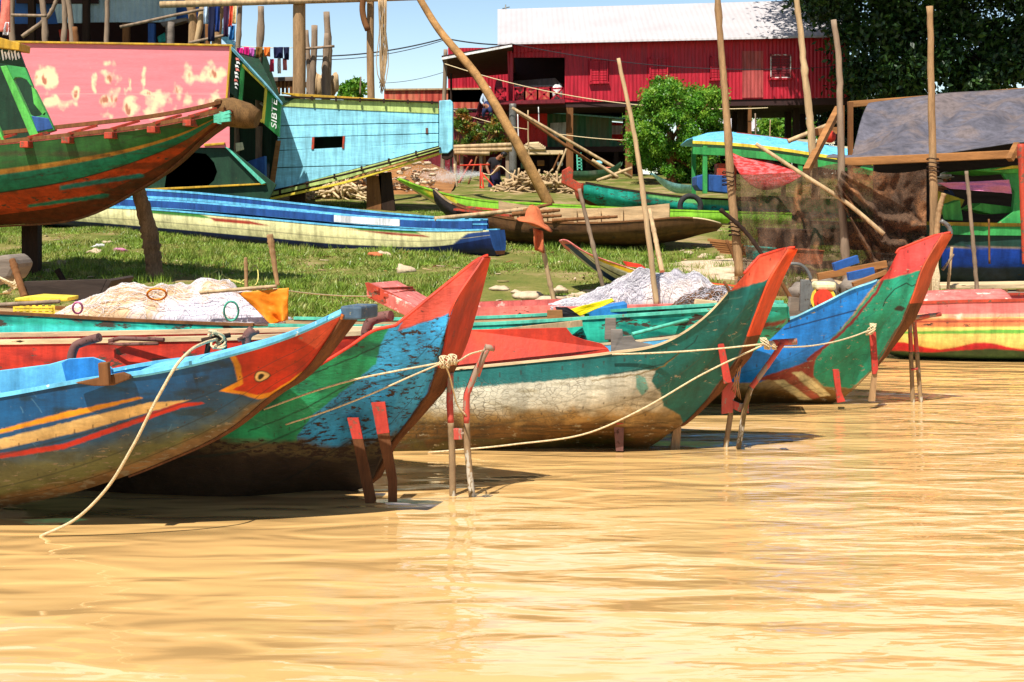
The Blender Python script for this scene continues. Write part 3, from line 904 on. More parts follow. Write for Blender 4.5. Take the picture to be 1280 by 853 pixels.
mb = MB().tube(smoothpath([P(457, 428, 9.5), P(459, 410, 9.5), P(463, 402, 9.5), P(471, 398, 9.5), P(489, 395, 9.45)], 14), .036, 14); part(mb, "exhaust_pipe", 'rust', boatB)

# ---- boat C: dark green upper strake, cracked white hull, orange bow tip
axC = Axis(P(984, 311, 10.55), 18)
boatC = T("fishing_boat", "boat with dark green bow, orange tip and cracked white hull", "boat", W(800, 557), "moored fishing boats")
hC = Hull(axC, crisp([
    [(330, 490, .8), (330, 525, .84), (330, 566, 'w'), (340, 610, 0)],
    [(430, 477, .78), (430, 520, .82), (430, 565, 'w'), (440, 606, 0)],
    [(568, 463, .7), (568, 510, .74), (568, 563, 'w'), (578, 600, 0)],
    [(671, 453, .63), (671, 505, .65), (671, 561, 'w'), (685, 590, 0)],
    [(763, 443, .54), (755, 500, .54), (745, 559, 'w'), (750, 576, 0)],
    [(828, 431, .46), (815, 490, .4), (800, 540, .22), (805, 562, .03)],
    [(881, 398, .37), (865, 460, .3), (850, 505, .17), (838, 541, .05)],
    [(919, 357, .28), (900, 420, .26), (880, 475, .14), (862, 522, .035)],
    [(950, 322, .17), (930, 385, .22), (912, 440, .13), (890, 492, .04)],
    [(984, 311, .015), (960, 350, .14), (948, 380, .14), (923, 447, .07)]], 8), 700, 150, .06)
whC = S(206, 198, 172)
def crC(px, py, v, z):
    return np.clip((py - (462 - (px - 820) * .05)) / 6, 0, 1) * np.clip((832 - px) / 8, 0, 1) * np.clip((z - .16) / .1 + .35, .25, 1)
pC = painter(whC, [
    ('blotch', (.012, .05, .62), S(172, 160, 128), .3),
    ('blotch', (.05, .3, .6), S(150, 140, 112), .3, .6), ('low', (.36, .14, .08), S(164, 132, 78), .4), ('low', (.25, .14, .05), S(118, 82, 34), .5), ('low', (.13, .08, .05), S(88, 60, 20), .4), ('fn', lambda a, b, v, z: np.clip((.27 - z) / .05, 0, 1) * np.clip((vnoise(a * .03, b * .5, 66, 4) - .5) * 8, 0, 1), S(70, 52, 16), .4, .75), ('fn', lambda a, b, v, z: np.clip((.12 - z) / .03, 0, 1) * np.clip((vnoise(a * .05, b * .3, 67, 4) - .45) * 8, 0, 1), S(74, 70, 20), .4, .7),
    ('poly', [(300, 470), (568, 440), (763, 420), (860, 400), (850, 452), (820, 461), (759, 469), (671, 478), (568, 486), (300, 514)], S(22, 100, 94), .3),
    ('poly', [(800, 463), (820, 461), (814, 478), (826, 492), (829, 508), (850, 519), (858, 540), (1000, 400), (1000, 280), (880, 380), (820, 430)], S(20, 102, 92), .38),
    ('poly', [(795, 468), (806, 472), (811, 486), (803, 495), (795, 484)], S(110, 160, 140), .5),
    ('line', ([(740, 476), (800, 468), (830, 458), (850, 440)], 1.6), S(120, 96, 40)),
    ('thin', ([(768, 468), (800, 462), (830, 455), (868, 428), (872, 420)], 1.2), S(10, 50, 46)),
    ('poly', [(912, 364.5), (958.5, 350), (990, 316), (990, 290), (940, 310)], S(238, 92, 62), .3),
    *scratches(26, (780, 340, 960, 520), 6, S(120, 160, 140), ang=.8, slope=-.8, op=.5), *scratches(30, (510, 490, 800, 560), 7, S(70, 52, 20), L=(20, 70), ang=.08, slope=0, op=.6),
    ('line', ([(984, 312), (960, 350), (948, 380), (923, 447), (880, 505)], 1.6), S(130, 66, 40), .5, .8), ('line', ([(918, 362), (958, 350)], 1.2), S(150, 90, 60), .4, .6),
    ('seam', (.36, .010), S(90, 86, 66), .3, .6), ('seam', (.55, .010), S(80, 64, 40), .3, .7), nails(.05, 26), nails(.33, 26), nails(.58, 26)], 3)
hC.shell(boatC, pC, hullC, 'lightblue', .03, crC)
hC.rail(boatC, 'plankpale', .045, .018, 0, .86)
hC.deck(boatC, 'red', .90, 1.0, 'bow_deck', -.0, crown=.0)
paint('stemorange', (228, 74, 24), chip=S(150, 60, 30), amt=.3, cs=9, stretch=(1, 1, .5))
hC.stem(boatC, 'stemorange', keel=.16)
Yr = 11.35
mb = MB().px([(520, 462, 11.0), (560, 448, 11.05), (573, 424), (585, 413), (708, 410), (716, 420), (730, 425), (752, 430), (760, 436), (764, 443, 11.15), (671, 453, 11.12), (568, 463, 11.05)], 11.15, .035)
part(mb, "washboard", 'red', boatC)
mb = MB().px([(764, 444, 11.18), (764, 412), (778, 412), (779, 421), (790, 420), (795, 427), (816, 431), (818, 438, 11.2)], 11.2, .04)
part(mb, "oar_bracket", 'plankgrey', boatC, bevel=.004)
for (a, b_, Y, n_) in (((833, 466, 843, 466, 859, 529, 848, 532), 0, 10.86, "bow_strap"), ((897, 430, 905, 430, 915, 478, 905, 480), 0, 10.47, "bow_strap")):
    mb = MB().px([(a[0], a[1]), (a[2], a[3]), (a[4], a[5]), (a[6], a[7])], Y, .02); part(mb, n_, 'strapred', boatC, bevel=.003)
mb = MB().px([(843, 528), (852, 528), (850, 562), (838, 562)], 10.85, .03); part(mb, "stern_stake", 'logtan', boatC)
mb = MB().px([(769, 512), (777, 512), (779, 530), (771, 531)], 10.6, .02); part(mb, "hull_bracket", 'strapred', boatC)
mb = MB().px([(767, 528), (774, 530), (780, 531), (779, 564), (770, 564)], 10.64, .03); part(mb, "hull_stake", 'rust', boatC)

# ---- boat D: bright blue and green bow with a red tip
axD = Axis(P(1177, 292, 13.0), 23)
boatD = T("fishing_boat", "boat with bright blue side, emerald green bow and red tip", "boat", W(1040, 503), "moored fishing boats")
hD = Hull(axD, crisp([
    [(720, 440, .85), (720, 470, .88), (720, 507, 'w'), (730, 535, 0)],
    [(820, 430, .82), (820, 468, .84), (820, 506, 'w'), (830, 532, 0)],
    [(920, 416, .74), (915, 465, .74), (905, 505, 'w'), (915, 526, 0)],
    [(980, 403, .65), (975, 455, .6), (972, 504, 'w'), (985, 518, 0)],
    [(1026, 382, .55), (1023, 440, .45), (1018, 490, .24), (1026, 509, .02)],
    [(1064, 363, .45), (1061, 420, .35), (1053, 472, .15), (1053, 498, .03)],
    [(1103, 347, .33), (1094, 398, .26), (1082, 443, .14), (1078, 475, .06)],
    [(1124, 313, .18), (1119, 366, .2), (1109, 410, .13), (1102, 445, .05)],
    [(1177, 292, .015), (1151, 338, .12), (1143, 362, .12), (1128, 400, .08)]], 7), 600, 150, .08)
pD = painter(S(188, 160, 112), [
    ('blotch', (.02, .06, .6), S(150, 124, 84), .4),
    ('low', (.2, .10, .08), S(140, 102, 44), .5), ('low', (.10, .05, .06), S(96, 66, 22), .4),
    ('poly', [(700, 420), (900, 400), (1106, 340), (1060, 400), (1036, 430), (1016, 450), (950, 478), (900, 480), (700, 500)], S(30, 135, 225), .35),
    ('poly', [(940, 476), (1010, 452), (1036, 430), (1060, 470), (1048, 480), (1020, 472), (1000, 474)], S(165, 70, 58), .5),
    ('poly', [(967, 476), (980, 474), (1016, 500), (1000, 500)], S(240, 226, 170), .2), ('poly', [(990, 466), (1002, 464), (1038, 494), (1026, 496)], S(240, 226, 170), .2),
    ('poly', [(980, 474), (992, 470), (1026, 497), (1016, 500)], S(176, 92, 72), .5),
    ('poly', [(1104, 347), (1060, 403), (1036, 427), (1018, 452), (1017, 470), (1030, 484), (1048, 484), (1064, 486), (1200, 360), (1200, 280), (1120, 300)], S(36, 158, 122), .42),
    ('line', ([(1106, 345), (1098, 362), (1066, 402), (1038, 428), (1010, 450)], 3.4), S(140, 46, 50)),
    ('thin', ([(980, 412), (1010, 404), (1070, 388)], 1.5), S(14, 46, 90)),
    ('thin', ([(1104, 383), (1107, 375), (1118, 362), (1133, 354), (1140, 358), (1146, 355)], 1.3), S(16, 50, 40)),
    ('poly', [(1117, 386), (1122, 383), (1127, 382), (1132, 386), (1128, 390), (1118, 388)], S(50, 50, 40), .2),
    ('poly', [(1100, 352), (1150, 338.5), (1185, 296), (1185, 280), (1110, 305)], S(228, 76, 70), .3),
    *scratches(26, (960, 360, 1150, 490), 8, S(14, 70, 70), ang=.8, slope=-.7, op=.5), *scratches(16, (900, 478, 1060, 504), 9, S(70, 52, 20), L=(20, 60), ang=.08, slope=0, op=.6),
    ('line', ([(1176, 294), (1151, 338), (1143, 362), (1128, 400), (1090, 460)], 1.5), S(120, 60, 40), .5, .8),
    ('seam', (.6, .010), S(90, 70, 40), .3, .5), ('seam', (.3, .008), S(20, 70, 90), .3, .6), nails(.05, 21), nails(.27, 21)], 4, chip=.32)
hD.shell(boatD, pD, hullC, 'lightblue', .03, lambda px, py, v, z: np.clip((z - .18) / .05, 0, 1) * np.clip((py - 476) / 6, 0, 1) * (px < 990) * .8)
hD.rail(boatD, 'cyan', .045, .016, 0, .8)
hD.deck(boatD, 'red', .88, 1.0, 'bow_deck', -.0, crown=.0)
paint('stemrust', (200, 82, 44), chip=S(130, 64, 40), amt=.4, cs=9, stretch=(1, 1, .5))
hD.stem(boatD, 'stemrust', keel=.15)
mb = MB().px([(1087, 415), (1095, 415), (1098, 462), (1095, 468), (1091, 468)], 12.95, .03); part(mb, "bow_strap", 'strapred', boatD, bevel=.003)
mb = MB().px([(1091, 466), (1097, 462), (1094, 502), (1086, 502)], 12.97, .03); part(mb, "stern_stake", 'logtan', boatD)
mb = MB().px([(1041, 462), (1049, 462), (1052, 490), (1057, 502), (1047, 504)], 12.9, .03); part(mb, "bow_strap", 'strapred', boatD, bevel=.003)

# ================================================================== mooring frames and ropes by the bows
MT['postbare'] = M('muddy_bare_metal', S(150, 122, 88), var=.35, ns=9, chip=S(190, 180, 160), amt=.6, cs=9, stretch=(1, 1, .4), stain=S(96, 80, 30), stn=.4, rough=.8)
def stand(label, posts, extra):
    base = W(*posts[0][0])
    r = T("mooring_frame", label, "mooring frame", base, "iron mooring frames in the water")
    for pts in posts:
        Y = W(*pts[0])[1]
        p = [P(pts[0][0], pts[0][1], Y) - [0, 0, .25]] + [P(q[0], q[1], Y + (q[2] if len(q) > 2 else 0)) for q in pts]
        p = np.array(p); L_ = np.r_[0, np.cumsum(np.linalg.norm(np.diff(p, axis=0), axis=1))]; tq = np.linspace(0, L_[-1], 40)
        p = np.stack([np.interp(tq, L_, p[:, k]) for k in range(3)], 1)
        zc = .40 + .1 * random.random(); i = min(36, max(2, int((p[:, 2] < zc).sum())))
        rr = .021 * (1 + .1 * (RNG.random(40) - .5))
        mb = MB().tube(p[:i + 1], rr[:i + 1], 8, 1).tube(p[i:], rr[i:], 8, 0); part(mb, "post", ['postred', 'postbare'], r)
    for nm, a in extra:
        mb = MB()
        if nm == 'bar': mb.tube([P(*a[0]), P(*a[1])], a[2], 8); part(mb, "crossbar", 'postred', r)
        else: mb.px(a[0], a[1], .04); part(mb, "hinge_plate", 'postred', r, bevel=.003)
    return r
stB = stand("red iron frame nearest the flaking blue bow, rope knotted to its top",
    [[(566, 620), (565, 560), (562, 500), (563, 466)], [(590, 621), (584, 560), (583, 494), (596, 462), (609, 436)]],
    [('bar', ((606, 434, 8.98), (618, 436, 9.0), .02)), ('plate', ([(566, 536), (578, 537), (578, 550), (566, 550)], 9.0)), ('bar', ((564, 545, 9.02), (585, 541, 9.0), .010)), ('bar', ((596, 470, 9.0), (606, 440, 9.0), .02))])
stC = stand("rusty red hinged frame of two pipes beside the dark green bow, T bar on top",
    [[(907, 559), (913, 520), (915, 478)], [(923, 561), (931, 510), (938, 486), (960, 456), (978, 430)]],
    [('bar', ((966, 429, 10.85), (996, 427, 10.85), .026)), ('plate', ([(903, 480), (914, 476), (920, 482), (920, 496), (916, 500), (916, 516), (902, 518)], 10.8)), ('plate', ([(914, 500), (926, 505), (936, 505), (936, 517), (924, 515), (914, 510)], 10.83))])
stD = stand("thin leaning pair of iron rods under the emerald bow, holding a long horizontal stick",
    [[(1141, 503), (1139, 450), (1137, 392)], [(1151, 503), (1146, 440), (1142, 392)]],
    [('bar', ((1098, 403, 13.2), (1176, 393, 13.3), .02)), ('bar', ((1139, 462, 13.35), (1147, 461, 13.35), .012)), ('bar', ((1130, 404, 13.35), (1166, 395, 13.35), .014))])

def rope(label, pts, r=.012, mat='rope', knots=(), group="ropes on the moored boats", seed=0):
    r = r * .66; mb = MB().tube(np.array(pts), r, 7)
    for c, kr in knots: knot(mb, c, kr, seed, rt=r * .8)
    return solo(mb, "rope", mat, label, "rope", group)
rope("long pale rope hanging from the bird headed boat's oarlock down into the water",
     smoothpath([tieA, P(255, 429, 8.0), P(236, 440, 7.78), P(222, 455, 7.68), P(200, 492, 7.66), P(165, 560, 7.72), P(130, 615, 7.8), P(90, 652, 7.86), W(52, 670), W(42, 676, -.05)], 60), .013, knots=[(tieA, .05)])
kB = P(555, 453, 8.5)
rope("pale rope tied round the flaking blue bow and looped to the frame beside it",
     np.vstack([smoothpath([P(330, 512, 8.62), P(400, 487, 8.54), P(455, 472, 8.48), P(490, 465, 8.46), kB], 30), smoothpath([kB, P(572, 452, 8.7), P(590, 442, 8.9), P(606, 438, 8.98)], 16)]), .009, knots=[(kB, .035), (P(565, 450, 8.6), .03)], seed=2)
rope("slack pale rope dropping from the knot on the blue bow to its frame",
     smoothpath([kB, P(562, 470, 8.7), P(567, 490, 8.85), P(574, 510, 8.95), P(583, 520, 8.97)], 24), .008)
rope("lower pale rope running from the knot on the blue bow back under the bird head",
     smoothpath([kB, P(515, 470, 8.46), P(470, 490, 8.45), P(420, 510, 8.48), P(357, 531, 8.58)], 24), .008)
kC = P(957, 430, 10.32)
rope("pale rope stretched from the grey bracket across the dark green bow to its frame",
     sag(P(765, 443, 10.36), P(955, 430, 10.28), .015), .010, knots=[(kC, .04), (P(966, 432, 10.7), .03)], seed=3)
rope("long pale rope rising from the water to the knot at the dark green bow",
     smoothpath([P(535, 566, 10.62), P(640, 556, 10.5), P(740, 540, 10.35), P(800, 513, 10.3), P(880, 467, 10.35), kC], 40), .010)
kD = P(1089, 412, 12.85)
rope("pale rope crossing the bright blue side from the frame to the emerald bow",
     sag(P(960, 433, 12.0), kD, .06), .010, knots=[(kD, .05)], seed=5)
mb = MB()
for k in range(7):
    mb.tube(smoothpath([P(926 + k % 3, 450, 10.62), P(922 + 3 * math.sin(k * 2.1), 468, 10.62), P(918 + 2 * k - 4, 488 + 2 * k, 10.62)], 8), .004, 5)
solo(mb, "twine", 'logbrown', "frayed brown twine dangling beside the red pipe frame", "twine")

# ================================================================== BOATS BEHIND THE FRONT ROW
# ---- long teal boat full of nets
axE = Axis(P(985, 398, 12.35), 7)
boatE = T("fishing_boat", "long teal boat lying behind the front row, heaped with peach nets", "boat", P(500, 440, 12.8), "moored fishing boats")
hE = Hull(axE, [
    [(-260, 386, .42), (-260, 430, .42), (-260, 470, .2), (-260, 490, 0)],
    [(0, 393, .42), (0, 430, .42), (0, 470, .2), (0, 490, 0)],
    [(180, 403, .42), (180, 435, .42), (180, 470, .2), (180, 490, 0)],
    [(340, 408.5, .42), (340, 440, .42), (340, 475, .2), (340, 495, 0)],
    [(600, 407, .42), (600, 440, .42), (600, 475, .2), (600, 498, 0)],
    [(760, 398, .40), (760, 430, .38), (760, 465, .2), (760, 495, 0)],
    [(880, 390, .34), (880, 415, .3), (880, 445, .16), (880, 470, 0)],
    [(960, 384, .27), (960, 400, .24), (962, 415, .14), (962, 425, .03)],
    [(984, 384, .24), (984, 390, .22), (985, 396, .2), (985, 403, .15)]], 200, 50, .0)
pE = painter(S(44, 190, 160), [('blotch', (.04, .10, .5), S(20, 140, 124), .7), ('poly', [(-300, 396), (100, 408), (340, 414), (340, 421), (100, 424), (-300, 424)], S(70, 215, 200), .45),
    ('poly', [(690, 445), (740, 430), (800, 425), (985, 400), (985, 404), (800, 440)], S(150, 60, 50), .4), ('low', (.35, .12, .1), S(90, 80, 60), .5)], 6, chip=.55)
hE.shell(boatE, pE, hullG, 'hullinner', .03)
hE.rail(boatE, 'logbrown', .05, .025, 0, .50, name='gunwale', step=4)
hE.rail(boatE, 'mint', .05, .025, .50, 1, name='gunwale', step=4)
hE.stem(boatE, 'teal', name='bow_board')
hE.deck(boatE, 'mint', .93, 1, 'bow_deck', 0, crown=.02)
mb = MB().px([(684, 388), (703, 388), (704, 403), (684, 404)], 12.3, .06); part(mb, "post_stub", 'plankbrown', boatE, bevel=.005)
mb = MB().px([(757, 398), (770, 398), (770, 425), (756, 425)], 11.8, .05); part(mb, "rail_stub", 'plankgrey', boatE, bevel=.005)
mb = MB().bar(P(600, 418, 11.9), P(727, 404, 12.1), .05, .05); part(mb, "washboard_pole", 'logpale', boatE)
mb = MB().tube([P(790, 418, 11.9), P(882, 394, 12.2)], .016, 8); part(mb, "boathook", 'mint', boatE)

# ---- red boat
axR = Axis(P(470, 440, 11.55), 6)
boatR = T("fishing_boat", "weathered red boat with a pale worn rim, squeezed beside the long teal one", "boat", P(200, 460, 11.7), "moored fishing boats")
hR = Hull(axR, [
    [(-260, 434, .4), (-260, 470, .4), (-260, 510, .2), (-260, 540, 0)],
    [(0, 431, .4), (0, 470, .4), (0, 510, .2), (0, 535, 0)],
    [(170, 428, .4), (170, 470, .4), (170, 510, .2), (170, 530, 0)],
    [(340, 424, .36), (340, 460, .34), (340, 500, .2), (340, 520, 0)],
    [(440, 420, .26), (440, 440, .24), (440, 470, .1), (440, 490, .0)],
    [(480, 417, .16), (480, 424, .15), (480, 432, .1), (480, 440, .04)]], 140, 36)
pR = painter(S(205, 52, 30), [('blotch', (.03, .12, .55), S(170, 40, 26), .6)], 8, chip=.4)
hR.shell(boatR, pR, hullG, 'pinkdeck', .03)
hR.rail(boatR, 'plankpale', .09, .035, 0, 1, step=4)
mb = MB().tube([P(136, 427, 11.3), P(150, 423, 11.3), P(205, 425, 11.2)], .018, 8).tube([P(136, 429, 11.3), P(150, 431, 11.25), P(198, 430, 11.2)], .012, 8); part(mb, "rowlock_iron", 'rust', boatR)

# ---- salmon boat with a square red bow to the left
axS = Axis(P(458, 353, 16.6), 172)
boatS = T("fishing_boat", "salmon pink boat with broad red planked bow pointing left onto the grass", "boat", P(620, 395, 17.5), "boats lying on the bank")
hS = Hull(axS, [
    [(930, 374, .5), (930, 392, .5), (930, 420, .3), (930, 440, 0)],
    [(760, 379, .5), (760, 394, .5), (760, 425, .3), (760, 440, 0)],
    [(610, 384, .5), (610, 400, .5), (610, 425, .3), (610, 440, 0)],
    [(540, 386, .48), (540, 402, .46), (540, 418, .25), (540, 430, .0)],
    [(515, 392, .44), (515, 398, .4), (515, 404, .2), (515, 410, .1)]], 120, 30)
hS.shell(boatS, painter(S(214, 80, 62), [('poly', [(590, 370), (940, 360), (940, 420), (590, 430)], S(232, 120, 108), .4)], 9, chip=.4), hullG, 'pinkdeck', .03)
mb = MB().slab([P(458, 354, 16.2), P(496, 350.5, 17.3), P(556, 384, 17.1), P(540, 394, 15.9)], (0, .02, -.16)); part(mb, "bow_deck", 'pinkdeck', boatS, bevel=.01)
for a in ((470, 362, 514, 361), (482, 369, 516, 364)):
    mb = MB().bar(P(a[0], a[1], 16.1), P(a[2], a[3] - 1, 17.15), .06, .035); part(mb, "batten", 'redwood', boatS)
mb = MB().px([(456, 354), (460, 353), (545, 394), (540, 399), (462, 372)], 16.12, .06); part(mb, "bow_side", 'redwood', boatS, bevel=.005)
rope("thin pale rope slung across the grass to the square red bow", sag(P(342, 361, 14.0), P(478, 370, 16.4), .03), .010, group=None, seed=7)

# ---- red yellow and white skiff on the grass
axY = Axis(P(712, 302, 22.6), 160)
boatY = T("fishing_boat", "small skiff with red deck, yellow edge and white side lying on the grass", "boat", G(800, 352), "boats lying on the bank")
hY = Hull(axY, [
    [(960, 362, .5), (960, 372, .5), (960, 382, .3), (960, 388, 0)],
    [(900, 356, .55), (900, 366, .54), (900, 378, .3), (900, 384, 0)],
    [(830, 347, .55), (830, 358, .54), (830, 370, .3), (830, 376, 0)],
    [(770, 329, .48), (773, 338, .46), (780, 352, .3), (788, 360, 0)],
    [(735, 316, .36), (740, 323, .32), (750, 335, .18), (760, 346, 0)],
    [(711, 301, .2), (712, 302, .19), (713, 304, .17), (714, 306, .15)]], 120, 40)
pY = painter(S(244, 236, 196), [('fn', lambda a, b, v, z: (v < .12).astype(float), S(250, 200, 40), .2), ('fn', lambda a, b, v, z: ((v > .30) & (v < .34)).astype(float), S(50, 40, 40), .2),
    ('poly', [(700, 303), (728, 317), (745, 333), (725, 335), (700, 320)], S(110, 34, 40), .2), ('fn', lambda a, b, v, z: (v > .62).astype(float), S(20, 60, 110), .2)], 10, chip=.2, jit=.4)
hY.shell(boatY, pY, hullG, 'pinkdeck', .03)
hY.deck(boatY, 'pinkdeck', .35, 1, 'bow_deck', .0, crown=.02, step=2)
mb = MB().px([(780, 327), (802, 331), (808, 336), (784, 333)], 22.9, .3); part(mb, "hatch_cover", 'red', boatY)
hY.deck(boatY, 'red', .0, .33, 'stern_deck', .0, crown=.02, step=2)

# ---- long blue and cream boat
axL = Axis(P(628, 306, 27.6), 33)
boatL = T("fishing_boat", "long narrow royal blue boat with cream side and striped trim on the grass", "boat", G(600, 320), "boats lying on the bank")
hL = Hull(axL, [
    [(30, 256, .6), (30, 262, .6), (30, 272, .52), (30, 280, .0)],
    [(104, 259, .62), (104, 265, .62), (104, 278, .54), (104, 286, .0)],
    [(190, 263, .66), (190, 272, .66), (190, 287, .58), (190, 296, .0)],
    [(320, 274, .66), (320, 283, .66), (320, 300, .58), (320, 309, .0)],
    [(450, 285, .62), (450, 295, .62), (450, 313, .54), (450, 322, .0)],
    [(560, 289.5, .50), (560, 302, .48), (560, 318, .38), (560, 326, .05)],
    [(611, 288, .26), (614, 300, .24), (617, 311, .2), (621, 319, .12)]], 320, 70)
cr = S(246, 238, 176); nv_ = S(16, 34, 80)
pL = painter(cr, [    ('poly', [(560, 330), (552, 318), (568, 304), (584, 292), (640, 286), (640, 340)], S(40, 70, 130), .2),
    ('poly', [(180, 262), (245, 266), (268, 274), (180, 266)], S(60, 130, 50), .1), ('poly', [(262, 272), (310, 276), (340, 283), (268, 277)], S(170, 60, 40), .1),
    ('poly', [(430, 283), (520, 289), (526, 293), (450, 288)], S(60, 130, 50), .1), ('poly', [(420, 285), (450, 288), (530, 294), (538, 297), (490, 294)], S(160, 50, 40), .1),
    ('fn', lambda a, b, v, z: (np.abs(v - .19) < .012).astype(float), S(180, 170, 130), .1), ('fn', lambda a, b, v, z: (v > .29).astype(float), nv_, .1)], 12, chip=.15, jit=.3)
hL.shell(boatL, pL, hullA, 'royalblue', .03)
hL.rail(boatL, 'lightblue', .10, .03, 0, 1, step=4)
mb = MB()
for k in range(3):
    a = k * math.pi / 3; c = P(252, 272.5, 33.2); 
    mb.bar(c + [-.16 * math.cos(a), -.02, -.10 * math.sin(a)], c + [.16 * math.cos(a), -.02, .10 * math.sin(a)], .03, .02)
part(mb, "painted_star", 'white', boatL)
q = hL.edge(-1, .02, .97)[::4]
mb = MB(); nn = hL.ax.n
hh = np.linspace(.50, .22, len(q))[:, None] * np.array([0, 0, 1.])
mb.grid(np.stack([q + hh + nn * .02, q + nn * .02, q - nn * .03, q + hh - nn * .03, q + hh + nn * .02], 1)); part(mb, "far_side_board", 'royalblue', boatL)
mb = MB(); mb.sheet(np.stack([q + hh * .66 + nn * .03, q + hh * .52 + nn * .03], 1), .02); part(mb, "white_line", 'lightblue', boatL, smooth=False)
mb = MB(); mb.sheet(np.stack([q + hh + nn * .03 + [0, 0, .02], q + hh * .94 + nn * .03], 1), .03); part(mb, "top_edge", 'lightblue', boatL, smooth=False)
q = hL.edge(1, .05, .95)[::4] - nn * .5
g = np.stack([q + [0, 0, .05], q + [0, 0, .19]], 1)
mb = MB(); mb.sheet(g, .03); part(mb, "seat_board", 'royalblue', boatL, smooth=False)
_i = [int(np.argmax(hL.g[:, 0, 3] > q_)) for q_ in (400, 486)]
q = hL.edge(1)[_i[0]:_i[1]:4] - nn * .46
g = np.stack([q + [0, 0, .06], q + [0, 0, .20]], 1)
mb = MB(); mb.sheet(g, .02); part(mb, "white_panel", 'white', boatL, smooth=False)
q = hL.edge(1, .05, .97)[::4] - nn * .52
mb = MB(); mb.add(*strip(q + [0, 0, .20], nn, .1, .03)); part(mb, "seat_edge", 'lightblue', boatL)
hL.stem(boatL, 'royalblue', name='bow_board')

# ---- brown dugout
axW = Axis(P(898, 292, 29.4), 8)
boatW = T("fishing_boat", "bare brown timber boat with pale inside, resting on grass behind the small skiff", "boat", G(720, 308), "boats lying on the bank")
hW = Hull(axW, [
    [(541, 236, .14), (541, 240, .14), (542, 246, .1), (543, 252, .05)],
    [(556, 250, .26), (556, 258, .24), (558, 266, .14), (560, 272, .03)],
    [(590, 264, .5), (590, 276, .46), (592, 290, .25), (594, 294, .02)],
    [(640, 275, .75), (640, 288, .7), (640, 302, .4), (640, 306, .02)],
    [(720, 280, .85), (720, 292, .8), (720, 304, .45), (720, 308, .02)],
    [(800, 277, .75), (800, 288, .7), (800, 302, .4), (800, 307, .02)],
    [(855, 273, .52), (855, 283, .46), (853, 294, .25), (852, 300, .02)],
    [(885, 276, .3), (884, 282, .26), (880, 288, .15), (878, 293, .02)],
    [(903, 281, .15), (902, 283, .14), (899, 286, .1), (896, 289, .05)]], 160, 40)
hW.shell(boatW, painter(S(110, 76, 44), [('blotch', (.02, .2, .5), S(84, 54, 30), .5), ('seam', (.4, .02), S(50, 34, 22)), ('poly', [(530, 230), (560, 240), (575, 268), (560, 280), (530, 270)], S(50, 42, 38), .5)], 14, chip=.4), hullG, 'hullinner', .04)
hW.rail(boatW, 'logbrown', .06, .03, .1, .92, step=4)
hW.deck(boatW, 'plankpale', .86, 1, 'bow_deck', 0, crown=.01, step=2)
q = hW.edge(-1, .24, .84)[::4]
mb = MB(); mb.sheet(np.stack([q + [0, 0, .32], q - [0, 0, .02]], 1), .04); part(mb, "far_side_board", 'hullinner', boatW, smooth=False)
for t in (.3, .4, .5, .58, .66, .74):
    a = hW.edge(-1)[int(t * 159)]; mb = MB().bar(a + [0, -.05, .3], a + [0, -.05, -.2], .06, .05); part(mb, "rib", 'hullinner', boatW)
for a in ((570, 262, 640, 270, .3), (585, 259, 655, 266, .22)):
    mb = MB().bar(P(a[0], a[1], 29.8), P(a[2], a[3], 29.4), a[4], .04); part(mb, "loose_thwart", 'redwood', boatW)
pole("oar", "smooth pole laid from the blue boat onto the brown timber boat", "oar", [P(543, 274, 28.4), P(668, 261, 29.2)], .05, .04, 'logpale', amp=.003)
pole("oar", "dark thin pole lying across the inside of the brown timber boat", "oar", [P(690, 276, 29.0), P(772, 271, 29.0)], .04, .03, 'logbrown', amp=.003)
for k, (a, b_) in enumerate((((640, 268), (700, 263)), ((650, 272), (702, 270)), ((655, 264), (690, 255)))):
    pole("branch", "crooked branch dumped on the rim of the brown timber boat", "branch", [P(*a, 28.9), P(*b_, 28.7)], .05, .03, 'logbrown', group="branches on the brown timber boat", seed=k, amp=.04)

# ---- lime boat
axM = Axis(P(496, 224, 35), 174)
boatM = T("fishing_boat", "lime green edged boat with raised bow, just behind the brown timber boat", "boat", G(640, 262), "boats lying on the bank")
hM = Hull(axM, [
    [(990, 268, .6), (990, 275, .6), (990, 285, .4), (990, 290, 0)],
    [(820, 263, .6), (820, 271, .6), (820, 280, .4), (820, 284, 0)],
    [(680, 256, .6), (680, 266, .6), (680, 276, .4), (680, 280, 0)],
    [(600, 251, .58), (600, 262, .56), (602, 270, .3), (604, 274, 0)],
    [(560, 244, .5), (562, 255, .46), (566, 264, .25), (570, 268, 0)],
    [(525, 234, .36), (530, 242, .32), (540, 252, .18), (548, 256, .02)],
    [(496, 223, .2), (498, 225, .19), (501, 228, .16), (504, 230, .12)]], 140, 30)
hM.shell(boatM, painter(S(150, 214, 60), [('fn', lambda a, b, v, z: (v > .36).astype(float), S(216, 204, 150), .3), ('fn', lambda a, b, v, z: (v > .66).astype(float), S(100, 70, 50), .4), ('poly', [(525, 232), (560, 240), (575, 258), (540, 248)], S(230, 210, 60), .2)], 15, chip=.2), hullG, 'limegreen', .03)
hM.rail(boatM, 'limegreen', .12, .04, 0, 1, step=3)
hM.deck(boatM, 'limegreen', .72, 1, 'bow_deck', 0, crown=.02, step=2)

